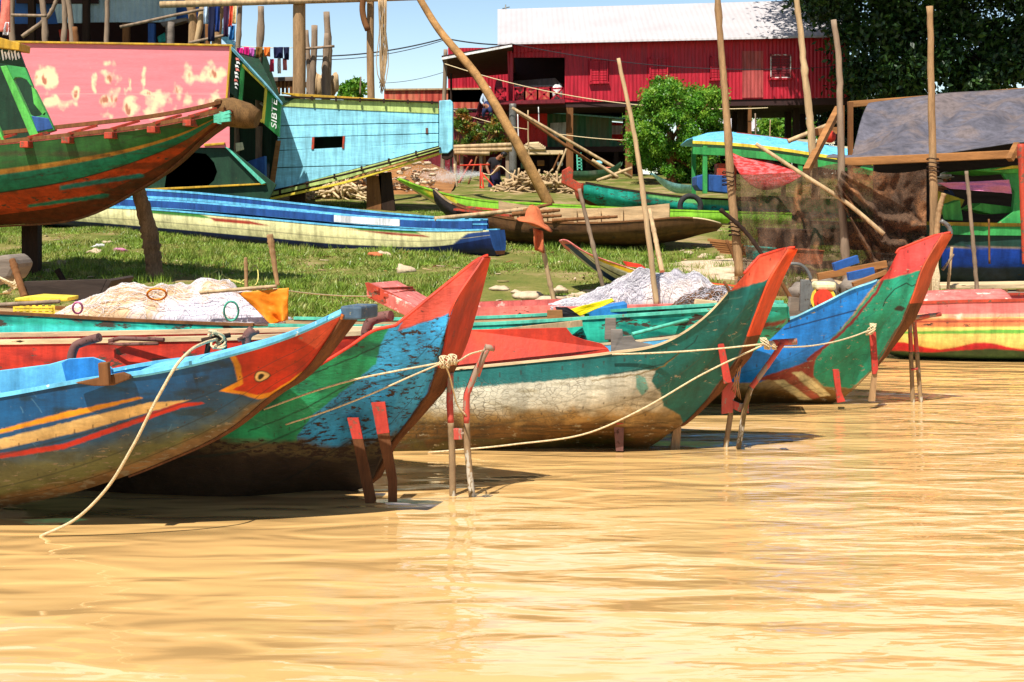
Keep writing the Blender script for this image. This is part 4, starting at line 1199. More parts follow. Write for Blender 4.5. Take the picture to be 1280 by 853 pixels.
# ---- teal canopy boat with tyre
axN = Axis(P(727, 228, 37), 170)
boatN = T("canopy_boat", "teal boat with pale blue canopy roof on posts and a tyre on its side", "boat", G(860, 266), "boats lying on the bank")
hN = Hull(axN, [
    [(1260, 268, .9), (1260, 282, .9), (1260, 296, .5), (1260, 302, 0)],
    [(1100, 260, .9), (1100, 275, .9), (1100, 290, .5), (1100, 296, 0)],
    [(940, 252, .9), (940, 266, .9), (940, 281, .5), (940, 287, 0)],
    [(860, 248, .88), (860, 260, .86), (860, 273, .5), (860, 279, 0)],
    [(800, 241, .8), (800, 254, .78), (800, 266, .5), (800, 272, 0)],
    [(760, 235, .65), (760, 246, .62), (760, 258, .4), (760, 264, 0)],
    [(729, 229, .5), (729, 237, .48), (729, 246, .4), (730, 252, .3)]], 140, 40)
hN.shell(boatN, painter(S(36, 178, 156), [('blotch', (.04, .12, .5), S(16, 120, 100), .7), ('poly', [(810, 240), (1300, 250), (1300, 280), (1100, 270), (870, 255), (812, 247)], S(120, 190, 110), .2),
    ('fn', lambda a, b, v, z: (v > .78).astype(float), S(130, 70, 40), .5)], 16, chip=.6), hullG, 'plankgrey', .04)
hN.rail(boatN, 'logdark', .12, .05, 0, 1, step=3)
hN.deck(boatN, 'plankbrown', .0, .62, 'deck', -.12, crown=.02, step=3)
q = hN.edge(1, .0, .62)[::3]
mb = MB(); mb.sheet(np.stack([q + [0, -.03, .0], q + [0, -.03, .17]], 1), .05); part(mb, "green_strake", 'green', boatN, smooth=False)
mb = MB().px([(703, 213), (712, 208), (717, 214), (716, 224), (728, 231), (727, 240), (724, 242), (719, 238), (702, 229)], 36.2, .4); part(mb, "bow_hook", 'redwood', boatN, bevel=.02)
hN.stem(boatN, 'redwood', name='bow_board')
mb = MB(); a = np.linspace(0, 2 * math.pi, 33)
c = P(863, 258, 35.85)
mb.tube(c + .26 * np.stack([np.cos(a), 0 * a, np.sin(a)], -1), .07, 10, cap=False); part(mb, "tyre", 'rubber', boatN)
# canopy roof: long shallow barrel on posts
def roofpt(px, py, Y, w): return [P(px, py, Y), P(px, py, Y) + [0, w, .05]]
na = 26
top = [(866, 174), (885, 168), (905, 166), (960, 172), (1040, 184), (1110, 196), (1200, 206)]
low = [(866, 177), (885, 178), (905, 179), (960, 184), (1040, 196), (1110, 207), (1200, 218)]
g = []
for (tx, ty), (lx, ly) in zip(top, low):
    e = P(lx, ly, 36.0); r = P(tx, ty, 37.2); f_ = e + [0, 2.6, 0]
    g.append(np.array([e, e * .45 + r * .55 + [0, 0, .04], r, f_ * .45 + r * .55 + [0, 0, .04], f_]))
mb = MB().sheet(np.array(g), .04); part(mb, "canopy", 'lightblue', boatN)
for dy, m_, h_, nm in ((.005, 'yellow', .055, "yellow_trim"), (.20, 'green', .13, "green_trim")):
    mb = MB()
    q = smoothpath([P(lx, ly, 35.97) - [0, 0, dy + h_ * .5] for lx, ly in low], 20)
    mb.sheet(np.stack([q + [0, 0, h_], q - [0, 0, h_ * .4]], 1), .04); part(mb, nm, m_, boatN, smooth=False)
for (x, y0, y1) in ((881, 181, 242), (1000, 196, 256), (1150, 214, 264)):
    for dy in (0, 2.2):
        mb = MB().bar(P(x, y1, 36.05) + [0, dy, 0], P(x, y0, 36.05) + [0, dy, 0], .11, .11); part(mb, "canopy_post", 'green', boatN)
mb = MB().px([(871, 221), (879, 218), (914, 220), (914, 242), (875, 238), (871, 232)], 36.1, 1.0)
solo(mb, "crate", 'royalblue', "royal blue box standing on the deck under the pale blue canopy", "box", bevel=.02)
mb = MB().bar(P(906, 240, 36.4), P(907, 205, 36.4), .5, .5); solo(mb, "cabinet", 'redwood', "dark red cupboard half hidden behind the royal blue box", "cupboard", bevel=.02)
# hammock
g = []
for i, t in enumerate(np.linspace(0, 1, 22)):
    a = P(912 + t * 92, 188 + 29 * t ** 1.15, 36.1); b_ = P(913 + t * 91, 190 + 44 * math.sin(math.pi * min(1, t ** .75)) * .86 + 28 * t, 35.6)
    w = np.linspace(0, 1, 9)
    row = a + (b_ - a) * w[:, None]
    row[:, 2] += .05 * np.sin(w * 25 + t * 3) * math.sin(math.pi * min(1, t + .1))
    row[:, 1] -= .25 * np.sin(w * math.pi) * math.sin(math.pi * t)
    g.append(row)
MT['hammock'] = M("hammock_cloth", S(214, 56, 52), var=.2, stain=S(236, 130, 130), stn=.5, ns=8, stretch=(1, 1, 4), rough=.8, trans=.2)
mb = MB().sheet(np.array(g), .02); solo(mb, "hammock", 'hammock', "red striped hammock slung beneath the pale blue canopy", "hammock")

# ================================================================== NETS AND GEAR ON THE BOATS
MT['netwhite'] = M('white_net_thread', S(236, 232, 232), var=.2, rough=.9)
def heap(name, label, cat, ol, Y0, dep, mat, seed, lump=.09, grp=None, strand=('rope', 'netwhite', 'netpink'), thr=.0035):
    """a heap whose crest follows ol (px,py), lying at depth Y0, dep metres deep"""
    n = 90; m = 30
    xs = np.linspace(ol[0][0], ol[-1][0], n)
    cy = hermite(np.array([q[0] for q in ol], float), np.array([q[1] for q in ol], float)[:, None], xs)[:, 0]
    by = np.interp(xs, [ol[0][0], ol[-1][0]], [ol[0][1], ol[-1][1]])
    v = np.linspace(0, 1, m)
    g = np.zeros((n, m, 3))
    for i in range(n):
        base = P(xs[i], by[i], Y0); hh = (by[i] - cy[i]) / F * Y0
        prof = np.sin(v * math.pi) ** .55
        nz = vnoise(np.full(m, xs[i] * .04), v * 2.6, seed, 2) - .5 + .15 * (vnoise(np.full(m, xs[i] * .2) + v * 2, v * 9, seed + 8, 2) - .5)
        g[i, :, 0] = base[0] + .03 * (vnoise(np.full(m, xs[i] * .08), v * 6, seed + 3) - .5)
        g[i, :, 1] = Y0 + v * dep
        g[i, :, 2] = base[2] + .88 * np.maximum(hh, 0.01) * (prof * (1 + .05 * nz) ) + lump * nz * prof * np.minimum(1, hh * 4)
    mb = MB().sheet(g[:, ::-1], .03)
    o = solo(mb, name, mat, label, cat, grp)
    q = np.random.default_rng(seed); fm = MB()
    for k in range(450):
        i, j, a = q.uniform(3, n - 4), q.uniform(1, m * .62), q.normal(0, .5) + math.pi * (q.random() > .5)
        pp = []
        for s_ in range(10):
            ii = int(np.clip(i, 0, n - 1)); jj = int(np.clip(j, 0, m - 1))
            pp.append(g[ii, jj] + [0, -.008 - .012 * q.random(), .006 + .014 * q.random()])
            a += q.normal(0, .32); i += 2.4 * math.cos(a); j += 1.3 * math.sin(a)
        fm.tube(smoothpath(pp, 18), thr * q.uniform(.6, 1.3), 3, int(q.integers(3)), cap=False)
    part(fm, "net_fibres", strand, o, kind='stuff')
    return o
heap("fishing_net", "peach and white nets heaped along the long teal boat", "fishing net", [(50, 402), (75, 384), (130, 362), (190, 355), (240, 352), (290, 362), (330, 378), (352, 406)], 13.15, .75, 'netpink', 3, .19, strand=('netwhite', 'netwhite', 'netpink'), thr=.0018)
heap("fishing_net", "pale grey tangled net piled on the salmon boat between two poles", "fishing net", [(688, 386), (722, 374), (765, 359), (805, 340), (845, 337), (880, 350), (905, 366), (925, 386)], 16.3, .9, 'netgrey', 9, .28, strand=('netwhite', 'netgrey', 'netgrey'), thr=.0024)
heap("fishing_net", "dark grey coil of net beside the orange bow tip", "fishing net", [(840, 388), (862, 370), (890, 358), (925, 359), (950, 372), (960, 386)], 15.9, .5, 'netdark', 17, .14, strand=('netdark', 'netgrey', 'logbrown'), thr=.0045)
# loose strands over the nets
def strands(name, label, box, Y, dep, n, mat, r, seed, grp=None):
    mb = MB(); q = np.random.default_rng(seed)
    for k in range(n):
        x, y = q.uniform(box[0], box[2]), q.uniform(box[1], box[3])
        p = [P(x, y, Y + q.random() * dep)]
        a = q.random() * 6.28
        for i in range(5):
            a += q.normal(0, .8); x += 9 * math.cos(a); y += 4 * math.sin(a)
            x = min(max(x, box[0]), box[2]); y = min(max(y, box[1]), box[3])
            p.append(P(x, y, Y + q.random() * dep * .3))
        mb.tube(smoothpath(p, 14), r, 4)
    return solo(mb, name, mat, label, "twine", grp, kind='stuff')
a = np.linspace(0, 2 * math.pi, 30)
for (cx, cy, rx, ry, m_, lab, Y) in ((196, 368, 12, 7, 'orange', "orange plastic ring lying on the peach nets", 12.95), (97, 385, 6, 7, 'pinkcloth', "pink plastic ring standing in the peach nets", 12.95), (289, 389, 9, 12, 'mint', "mint green hoop standing among the peach nets", 12.9)):
    mb = MB().tube(np.array([P(cx + rx * math.cos(t), cy + ry * math.sin(t), Y + .04 * math.sin(t)) for t in a]), .010, 8, cap=False)
    solo(mb, "net_ring", m_, lab, "ring")
def crate(name, label, cat, pxbox, Y, dep, mat):
    mb = MB(); x0, y0, x1, y1 = pxbox
    for k in range(4):
        y = y0 + (y1 - y0) * (k + .1) / 4
        mb.bar(P(x0, y + 2, Y), P(x1, y + 2, Y), .02, (y1 - y0) / 4 * .7 / F * Y)
        mb.bar(P(x0, y + 2, Y + dep), P(x1, y + 2, Y + dep), .02, (y1 - y0) / 4 * .7 / F * Y)
    for k in range(7):
        x = x0 + (x1 - x0) * k / 6
        for d in (0, dep): mb.bar(P(x, y1, Y + d) + [0, .012, 0], P(x, y0, Y + d) + [0, .012, 0], .03, .015)
    mb.px([(x0, y1 - 2), (x1, y1 - 2), (x1, y1), (x0, y1)], Y, dep)
    return solo(mb, name, mat, label, cat)
crate("crate", "yellow plastic mesh basket poking out from the peach nets", "basket", (18, 382, 66, 396), 13.25, .4, 'yellow')
mb = MB().px([(18, 373), (40, 370), (85, 372), (84, 377), (18, 377)], 13.6, .35); solo(mb, "lid", 'yellow', "yellow basket lid lying above the mesh basket", "lid", bevel=.01)
pole("oar", "grey pole laid over the yellow mesh basket", "oar", [P(-10, 382, 13.1), P(75, 377, 13.1)], .022, .018, 'loggrey', amp=.004)
pole("oar", "thin pale pole laid over the peach nets towards the orange cloth", "oar", [P(250, 366, 13.0), P(346, 358, 13.0)], .018, .016, 'logpale', amp=.004)
def cloth(name, label, cat, quad, Y0, mat, seed, fold=.05, n=24, dep=.0, freq=14, grp=None, th=.008):
    (a, b_, c, d) = [P(q[0], q[1], q[2] if len(q) > 2 else Y0) for q in quad]      # tl, tr, br, bl
    g = np.zeros((n, n, 3))
    for i, u in enumerate(np.linspace(0, 1, n)):
        for j, v in enumerate(np.linspace(0, 1, n)):
            p = (a * (1 - u) + b_ * u) * (1 - v) + (d * (1 - u) + c * u) * v
            w = vnoise(np.array([u * freq * .35]), np.array([v * 2.]), seed, 3)[0] - .5
            g[i, j] = p + np.array([0, fold * (w * 2 + .6 * math.sin(u * freq + 2 * v + seed)) * (.35 + .65 * v), 0])
    mb = MB().sheet(g, th)
    return solo(mb, name, mat, label, cat, grp)
cloth("cloth", "orange tarpaulin draped over a rail beside the peach nets", "tarpaulin", [(297, 366), (361, 360), (360, 400), (340, 406)], 13.0, 'orange', 3, .05, freq=8)
cloth("cloth", "yellow cloth spread over gear in the teal boat", "cloth", [(708, 388), (765, 373), (768, 377), (724, 396)], 12.75, 'yellowcloth', 5, .02, freq=5)
cloth("cloth", "black cloth folded beside the yellow one", "cloth", [(694, 384), (709, 384), (726, 396), (700, 397)], 12.7, 'black', 8, .02, freq=5)
mb = MB().px([(735, 387), (784, 379), (784, 394), (737, 397)], 12.9, .3); solo(mb, "box", 'innerblue', "blue wooden box half under the yellow cloth", "box", bevel=.01)
mb = MB().px([(692, 384), (905, 378), (905, 386), (692, 394)], 16.15, .05); solo(mb, "board", 'pinkdeck', "reddish board along the near edge of the grey net heap", "board", bevel=.005)
mb = MB().px([(870, 374), (897, 377), (897, 383), (868, 381)], 15.8, .1); solo(mb, "board", 'plankpale', "pale timber end resting on the dark grey coil of net", "board", bevel=.01)
# dark box with pale rim and bits at the far left
mb = MB(); Y = 15.2
mb.px([(30, 352), (134, 349), (126, 366), (112, 376), (34, 378)], Y, .05); mb.px([(30, 352), (134, 349), (126, 366), (30, 372)], Y + .9, .05)
mb.px([(134, 349), (140, 351), (130, 370), (124, 371)], Y - .02, .9)
solo(mb, "plank_box", 'plankdark', "dark weathered plank box on the shore behind the yellow basket", "box", bevel=.006)
pole("stake", "short leaning stake between the plank box and the shore mud", "stake", [P(31, 372, 15.1), P(15, 325, 15.3)], .04, .035, 'logbrown', amp=.005)
pole("stake", "tiny stake behind the dark plank box", "stake", [G(80, 352), P(71, 337, G(80, 352)[1])], .05, .05, 'logdark', amp=.003)
mb = MB().px([(-30, 325), (10, 318), (22, 330), (12, 350), (-30, 362)], 16.0, .6); solo(mb, "bundle", 'plankgrey', "grey weathered gear bundle at the frame edge below the big hull", "bundle", bevel=.05)
mb = MB()
for k in range(5): mb.tube(smoothpath([P(-5 + 4 * k, 345 + 3 * k, 15.6), P(10 + 3 * k, 352 + k, 15.5), P(22, 358 - 3 * k, 15.6), P(4 + 2 * k, 366, 15.6)], 14), .012, 6)
solo(mb, "rope_coil", 'rope', "loose pale rope coil near the left edge of the shore", "rope")
rope("yellowish loops of rope lying on the grass past the peach nets", smoothpath([G(258, 348) + [0, 0, .03], G(275, 340) + [0, 0, .03], G(284, 350) + [0, 0, .03], G(300, 356) + [0, 0, .03], G(318, 350) + [0, 0, .25], G(316, 360) + [0, 0, .03], G(290, 354) + [0, 0, .05]], 40), .014, 'ropeyellow', group=None)

# ================================================================== POLES STANDING IN THE BANK
def gp(px, py): return G(px, py)
def up(px, py, ref): return P(px, py, ref[1])
wood('propbark', (128, 98, 72), stretch=(1, 1, .4), ns=5, fine=.4)
b_ = gp(308, 359); pole("stake", "thin upright stick just right of the peach nets", "stake", [P(308, 366, 17.5), P(307, 322, 17.5)], .024, .02, 'logtan', amp=.003)
pole("stake", "forked bamboo stick planted in the shaded grass near the peach nets", "stake", [P(347, 357, 19.5), P(337, 293, 19.5)], .03, .045, 'logtan', amp=.006)
b_ = np.array(G(195, 346)); pole("prop_log", "thick leaning log propping up the big red and green hull", "prop", [b_ - [0, 0, .1], (b_ + P(171, 236, b_[1])) / 2 + [.05, 0, 0], P(171, 233, b_[1])], .15, .125, 'propbark', knots=True)
pole("pole", "crooked tall pole planted by the orange tipped bow holding the net", "pole", [P(925, 345, 19.6), P(914, 235, 19.6), P(909, 150, 19.6), P(902, 70, 19.6), P(897, -8, 19.6)], .075, .048, 'logtan', group="poles holding the brown drape", seed=1)
pole("pole", "tall pale pole behind the brown drape net, passing in front of the red house window", "pole", [P(1020, 250, 23), P(1016, 190, 23), P(1005, 80, 23), P(995, -8, 23)], .085, .05, 'logpale', group="poles holding the brown drape", seed=2)
pole("pole", "bent grey pole in the middle of the brown drape net", "pole", [P(1060, 372, 19.3), P(1053, 250, 19.3), P(1050, 130, 19.3), P(1048, 70, 19.3), P(1042, 25, 19.3)], .07, .045, 'loggrey', group="poles holding the brown drape", seed=3)
pole("pole", "knobbly tall pole standing in front of the slate tarpaulin", "pole", [P(1168, 385, 18.9), P(1167, 250, 18.9), P(1165, 160, 18.9), P(1164, 90, 18.9), P(1162, 8, 18.9)], .072, .045, 'logtan', group="poles holding the brown drape", seed=4)
pole("pole", "thin bamboo pole leaning out of the pale grey net", "pole", [P(821, 384, 16.2), P(808, 275, 16.2), P(795, 180, 16.2), P(773, 73, 16.2)], .04, .026, 'logpale', group="sticks in the bank", seed=5)
pole("pole", "short pale stick crossing the bamboo pole above the pale grey net", "pole", [P(828, 340, 23), P(812, 262, 24)], .05, .04, 'logpale', group="sticks in the bank", seed=6, amp=.005)
pole("pole", "slanting grey stick standing in the grass left of the bamboo pole", "pole", [gp(758, 376), up(742, 310, gp(758, 376)), up(724, 236, gp(758, 376))], .04, .035, 'loggrey', group="sticks in the bank", seed=7)
bq = gp(694, 384)
pole("pole", "pale stick in the grass carrying the rust coloured hat", "pole", [bq, up(675, 292, bq)], .045, .035, 'logpale', group="sticks in the bank", seed=8, amp=.008)
hat = T("hat", "rust coloured felt hat hung on top of a stick", "hat", P(672, 288, bq[1]))
mb = MB()
a = np.linspace(0, 2 * math.pi, 20)
g = []
for r_, dz in ((.02, .22), (.07, .2), (.12, .1), (.14, .0), (.2, -.02), (.27, -.06)):
    g.append(np.stack([r_ * np.cos(a), .7 * r_ * np.sin(a), dz + .02 * np.sin(3 * a) + 0 * a - .35 * r_ * np.cos(a)], -1) + P(668, 277, bq[1] - .1))
mb.sheet(np.array(g), .012); part(mb, "crown", 'hatbrown', hat)
cl = np.array([[P(666 + 12 * u + 3 * v, 285 + 28 * v + 4 * u, bq[1] - .12 - .06 * math.sin(u * 7 + v * 3)) for v in np.linspace(0, 1, 8)] for u in np.linspace(0, 1, 8)])
mb = MB().sheet(cl, .01); part(mb, "neck_flap", 'hatbrown', hat)
pole("pole", "pale stick lashed slantwise across the brown drape net", "pole", [P(1105, 293, 18.9), P(1060, 255, 19.0), P(1000, 216, 19.2), P(945, 180, 19.4)], .035, .03, 'logpale', group="sticks in the bank", seed=9, knots=False)
pole("pole", "dark forked branch bound to the crooked tall pole", "pole", [P(962, 332, 19.3), P(930, 288, 19.4), P(900, 262, 19.4)], .03, .035, 'logdark', group="sticks in the bank", seed=10)
pole("pole", "crooked grey stick standing before the blue hull at the right", "pole", [P(1222, 372, 20.2), P(1216, 300, 20.2), P(1212, 255, 20.2), P(1208, 214, 20.2)], .035, .03, 'loggrey', group="sticks in the bank", seed=11)
pole("pole", "short pale stick leaning near the blue hull at the right", "pole", [P(1184, 370, 20.0), P(1190, 309, 20.0)], .025, .025, 'logpale', group="sticks in the bank", seed=12, amp=.004)
pole("pole", "orange brown post at the right edge carrying the tarpaulin beam", "pole", [P(1282, 330, 21.5), P(1276, 180, 21.5)], .06, .06, 'redwood', group="poles holding the brown drape", seed=13, amp=.003)
pole("pole", "pale curved stick tied low on the knobbly pole", "pole", [P(1170, 300, 18.7), P(1174, 262, 18.7), P(1180, 242, 18.7)], .05, .035, 'logtan', group="sticks in the bank", seed=14)
mb = MB().tube(smoothpath([P(1176, 276, 18.6), P(1186, 284, 18.6), P(1188, 294, 18.6), P(1182, 302, 18.6), P(1172, 306, 18.6)], 16), .03, 10)
solo(mb, "hose", 'iron', "pale grey bent hose at the foot of the knobbly pole", "hose")
pole("pole", "pale pole lying low across the dock behind the red yellow boat", "pole", [P(1181, 366, 19.9), P(1262, 381, 19.0)], .04, .03, 'loggrey', group="sticks in the bank", seed=15, amp=.003)
mb = MB()
for k in range(12): mb.tube(smoothpath([P(1164 + k % 4 * 3, 318, 18.75), P(1166 + (k * 7) % 9, 345, 18.72), P(1166 + (k * 5) % 12, 382, 18.75)], 8), .012, 6)
solo(mb, "rope_bundle", 'rope', "hank of pale rope hanging down the knobbly tall pole", "rope")
for (px_, Y) in ((910, 19.55), (918, 19.55), (1166, 18.85)):
    mb = MB()
    for k in range(4):
        cy = {910: 222, 918: 285, 1166: 205}[px_] + k * 5 - 6
        aa = np.linspace(0, 6.3, 14); c = P(px_, cy, Y)
        mb.tube(c + np.stack([.078 * np.cos(aa), .078 * np.sin(aa), .01 * np.sin(aa * 2)], -1), .008, 5)
    solo(mb, "lashing", 'logdark', {910: "dark lashing wound round the crooked pole at net height", 918: "dark lashing low on the crooked pole by the forked branch", 1166: "dark lashing wound round the knobbly pole under the tarpaulin beam"}[px_], "lashing")

# drape net
def netmat():
    m = M("brown_mesh_net", S(92, 68, 50), var=.5, ns=2.5, rough=.9, stain=S(150, 100, 62), stn=.35, bump=.3, fine=.4)
    t = m.node_tree; N = t.nodes; L = t.links
    pr = N["Principled BSDF"]; out = N["Material Output"]
    tr = N.new("ShaderNodeBsdfTransparent"); ms = N.new("ShaderNodeMixShader")
    n = N.new("ShaderNodeTexNoise"); n.inputs['Scale'].default_value = 1.6; n.inputs['Detail'].default_value = 5
    tc = [q for q in N if q.type == 'TEX_COORD'][0]; L.new(tc.outputs['Object'], n.inputs[0])
    mr = N.new("ShaderNodeMapRange"); L.new(n.outputs[0], mr.inputs[0])
    for i, q in enumerate((.35, .65, .74, .97)): mr.inputs[i + 1].default_value = q
    wv = N.new("ShaderNodeTexNoise"); wv.inputs['Scale'].default_value = 55; wv.inputs['Detail'].default_value = 2; L.new(tc.outputs['Object'], wv.inputs[0])
    m3 = N.new("ShaderNodeMapRange"); L.new(wv.outputs[0], m3.inputs[0])
    for i, q in enumerate((.35, .62, 1.1, .72)): m3.inputs[i + 1].default_value = q
    m4 = N.new("ShaderNodeMath"); m4.operation = 'MULTIPLY'; L.new(mr.outputs[0], m4.inputs[0]); L.new(m3.outputs[0], m4.inputs[1])
    L.new(m4.outputs[0], ms.inputs[0]); L.new(tr.outputs[0], ms.inputs[1]); L.new(pr.outputs[0], ms.inputs[2]); L.new(ms.outputs[0], out.inputs[0])
    return m
MT['drape'] = netmat()
n = 150; m_ = 60
g = np.zeros((n, m_, 3))
topx = [(918, 218), (960, 213), (1010, 214), (1050, 208), (1100, 214), (1158, 210)]
botx = [(925, 356), (960, 366), (1010, 370), (1050, 362), (1100, 340), (1158, 330)]
for i, u in enumerate(np.linspace(0, 1, n)):
    x = 918 + 240 * u
    ty = np.interp(x, *zip(*topx)); by = np.interp(x, *zip(*botx))
    for j, v in enumerate(np.linspace(0, 1, m_)):
        w = vnoise(np.array([u * 5.0 + v * 1.5]), np.array([v * 3.0 - u * 2]), 44, 4)[0] - .5
        g[i, j] = P(x, ty + (by - ty) * v + 4 * math.sin(u * 9), 19.9 - .8 * u + .45 * w * (.25 + v) + (.07 * math.sin(u * 46 + 5 * w + v * 4) + .05 * math.sin(u * 90 + 9 * w - v * 6)) * (.3 + v))
mb = MB().grid(g); mb.sm = True
o = solo(mb, "drape_net", 'drape', "brown see through net hung between the tall poles", "net")
o2 = o
g = np.zeros((70, 26, 3))
for i, t in enumerate(np.linspace(0, 1, 70)):
    for j, v in enumerate(np.linspace(0, 1, 26)):
        w = vnoise(np.array([t * 6]), np.array([v * 5. + t * 2]), 91, 4)[0] - .5
        x = 1052 + 106 * t; y0 = 214 + 62 * t + 30 * math.sin(t * 3.1) * v; wd = 26 + 78 * math.sin(t * 2.4) ** 2 * .7
        g[i, j] = P(x - 10 * v * (1 - t), y0 + wd * v + 8 * w, 19.1 - .15 * math.sin(v * 22 + 5 * t + 6 * w) - .5 * w)
mb = MB().grid(g); mb.sm = True
solo(mb, "net_folds", 'drape', "bunched lower hem of the brown net, gathered between the middle and knobbly poles", "net")

# engine and scrap behind the bright blue bow
eng = T("engine", "small red and yellow outboard engine behind the bright blue bow", "engine", P(1030, 390, 15.5))
aa = np.linspace(0, 2 * math.pi, 24)
mb = MB().tube([P(1029, 374, 15.3), P(1029, 374, 15.18)], .105, 20).tube([P(1029, 374, 15.2), P(1029, 374, 15.12)], .07, 20)
part(mb, "fan_cover", 'red', eng)
mb = MB().tube([P(1029, 374, 15.34), P(1029, 374, 15.24)], .135, 20); part(mb, "shroud", 'yellow', eng)
mb = MB().px([(1020, 353), (1046, 353), (1046, 363), (1020, 363)], 15.2, .25); part(mb, "fuel_tank", 'cream', eng, bevel=.03)
mb = MB().px([(1012, 364), (1046, 364), (1048, 384), (1012, 388)], 15.34, .25); part(mb, "block", 'iron', eng, bevel=.02)
mb = MB().px([(1002, 350), (1014, 350), (1016, 362), (1010, 390), (1000, 390)], 14.9, .08).tube(smoothpath([P(986, 330, 14.9), P(1000, 331, 14.9), P(1010, 340, 14.9), P(1014, 350, 14.9)], 12), .02, 8)
solo(mb, "shaft_bracket", 'iron', "grey iron shaft bracket with curved handle left of the engine", "bracket", bevel=.006)
for k, (a, lab, mt_) in enumerate((((1022, 346, 1108, 330, .08), "brown plank lying above the red and yellow engine", 'plankbrown'), ((1042, 334, 1072, 324, .09), "blue plank end under the brown net", 'bluecloth'), ((1060, 346, 1092, 339, .09), "blue board scrap beside the bent grey pole", 'bluecloth'), ((1066, 356, 1108, 340, .05), "brown broken lath right of the bent grey pole", 'plankbrown'), ((985, 388, 1015, 392, .3), "grey plank under the iron shaft bracket", 'plankgrey'))):
    mb = MB().bar(P(a[0], a[1], 16.3 - .2 * k), P(a[2], a[3], 16.4 - .2 * k), .05, a[4]); solo(mb, "board", mt_, lab, "board", bevel=.004)
for k in range(9):
    mb = MB().blob(P(1000 + 11 * k, 368 - 3 * (k % 4), 16.9 + .3 * (k % 3)), (.16 + .05 * (k % 3), .2, .12), k, .5, 8)
    solo(mb, "scrap", ['plankgrey', 'netdark', 'logpale'][k % 3], "small heap of scrap and old gear under the brown net", "scrap", "scrap heaps under the brown net")

# ---- right edge: red yellow striped boat in the water
axZ = Axis(P(1094, 386, 17.6), 184)
boatZ = T("fishing_boat", "red and yellow boat with wavy red waterline and green stripe, at the right edge", "boat", W(1200, 440), "moored fishing boats")
hZ = Hull(axZ, [
    [(1480, 376, .6), (1480, 405, .62), (1480, 440, .55), (1480, 452, 0)],
    [(1280, 377, .6), (1280, 405, .62), (1280, 440, .55), (1280, 452, 0)],
    [(1180, 379, .58), (1180, 405, .58), (1180, 440, .46), (1180, 450, 0)],
    [(1120, 382, .46), (1120, 408, .42), (1120, 438, .25), (1120, 446, .02)],
    [(1094, 385, .3), (1096, 405, .26), (1100, 428, .15), (1104, 438, .03)]], 200, 90)
wavy = [(1080, 428), (1110, 427), (1130, 428), (1155, 434), (1175, 437), (1195, 434), (1215, 429), (1230, 428), (1245, 430), (1265, 435), (1285, 438), (1310, 433), (1340, 428), (1500, 428), (1500, 446), (1080, 446)]
pZ = painter(S(250, 222, 120), [
    ('poly', [(1060, 370), (1500, 370), (1500, 391), (1060, 394)], S(226, 118, 110), .35), ('poly', [(1060, 394), (1500, 390), (1500, 394), (1060, 399)], S(235, 170, 140), .3),
    ('poly', [(1060, 399), (1500, 396), (1500, 407), (1060, 410)], S(222, 130, 80), .5), ('line', ([(1060, 403), (1500, 400)], 2), S(170, 70, 50), .5),
    ('poly', [(1060, 416), (1250, 412), (1500, 411), (1500, 418), (1250, 417.5), (1060, 418)], S(110, 180, 70), .1),
    ('poly', wavy, S(222, 40, 50), .1), ('poly', [(1060, 438), (1130, 439), (1160, 441), (1190, 439), (1240, 436), (1280, 439), (1500, 440), (1500, 460), (1060, 460)], S(60, 90, 50), .2),
    ('poly', [(1172, 393), (1186, 393), (1184, 398), (1172, 398)], S(240, 210, 150), .1), ('poly', [(1192, 394), (1204, 392), (1200, 398), (1206, 399), (1194, 399), (1196, 396)], S(240, 220, 190), .1)], 18, chip=.25, jit=.4)
hZ.shell(boatZ, pZ, hullG, 'pinkdeck', .03)
hZ.rail(boatZ, 'redwood', .06, .03, 0, 1, step=4)
hZ.deck(boatZ, 'pinkdeck', .55, 1, 'bow_deck', 0, crown=.12, step=3)
hZ.stem(boatZ, 'redwood')

# dock planks
dock = T("dock", "low plank dock behind the red yellow boat, its planks on short stilts", "dock", P(1230, 378, 20.4))
for k in range(2):
    mb = MB().px([(1176, 357 + 10 * k), (1330, 355 + 10 * k), (1330, 360 + 10 * k), (1176, 361 + 11 * k)], 20.6 - .3 * k, .9 - .2 * k); part(mb, "plank", ['plankpale', 'plankgrey'][k], dock)
for k in range(6):
    mb = MB().px([(1186 + 22 * k, 362), (1194 + 22 * k, 362), (1195 + 22 * k, 384), (1186 + 22 * k, 384)], 20.4, .12); part(mb, "stilt", 'logbrown', dock)

# big green and blue cabin boat at the right edge
axG = Axis(P(1176, 283, 24.0), 178)
boatG = T("cabin_boat", "green cabin boat with blue lower hull at the right edge beneath the tarpaulin", "boat", P(1260, 360, 24), "moored fishing boats")
hG = Hull(axG, [
    [(1500, 286, 1.1), (1500, 312, 1.1), (1500, 345, .9), (1500, 358, 0)],
    [(1290, 284, 1.1), (1290, 312, 1.1), (1290, 345, .9), (1290, 358, 0)],
    [(1210, 283, 1.05), (1210, 312, 1.0), (1210, 345, .8), (1210, 358, 0)],
    [(1176, 282, .95), (1176, 312, .9), (1176, 345, .7), (1176, 357, 0)]], 80, 60)
hG.shell(boatG, painter(S(30, 70, 58), [('blotch', (.03, .1, .5), S(24, 52, 50), .3), ('poly', [(1100, 308), (1600, 310), (1600, 335), (1100, 335)], S(24, 70, 170), .15), ('poly', [(1100, 334), (1600, 335), (1600, 380), (1100, 380)], S(48, 62, 84), .3), ('line', ([(1100, 309), (1600, 311)], 2), S(150, 130, 110), .2)], 19, chip=.2, jit=.5), hullG, 'green', .05)
hG.rail(boatG, 'ochre', .1, .06, 0, 1)
q = hG.edge(1)[::4]
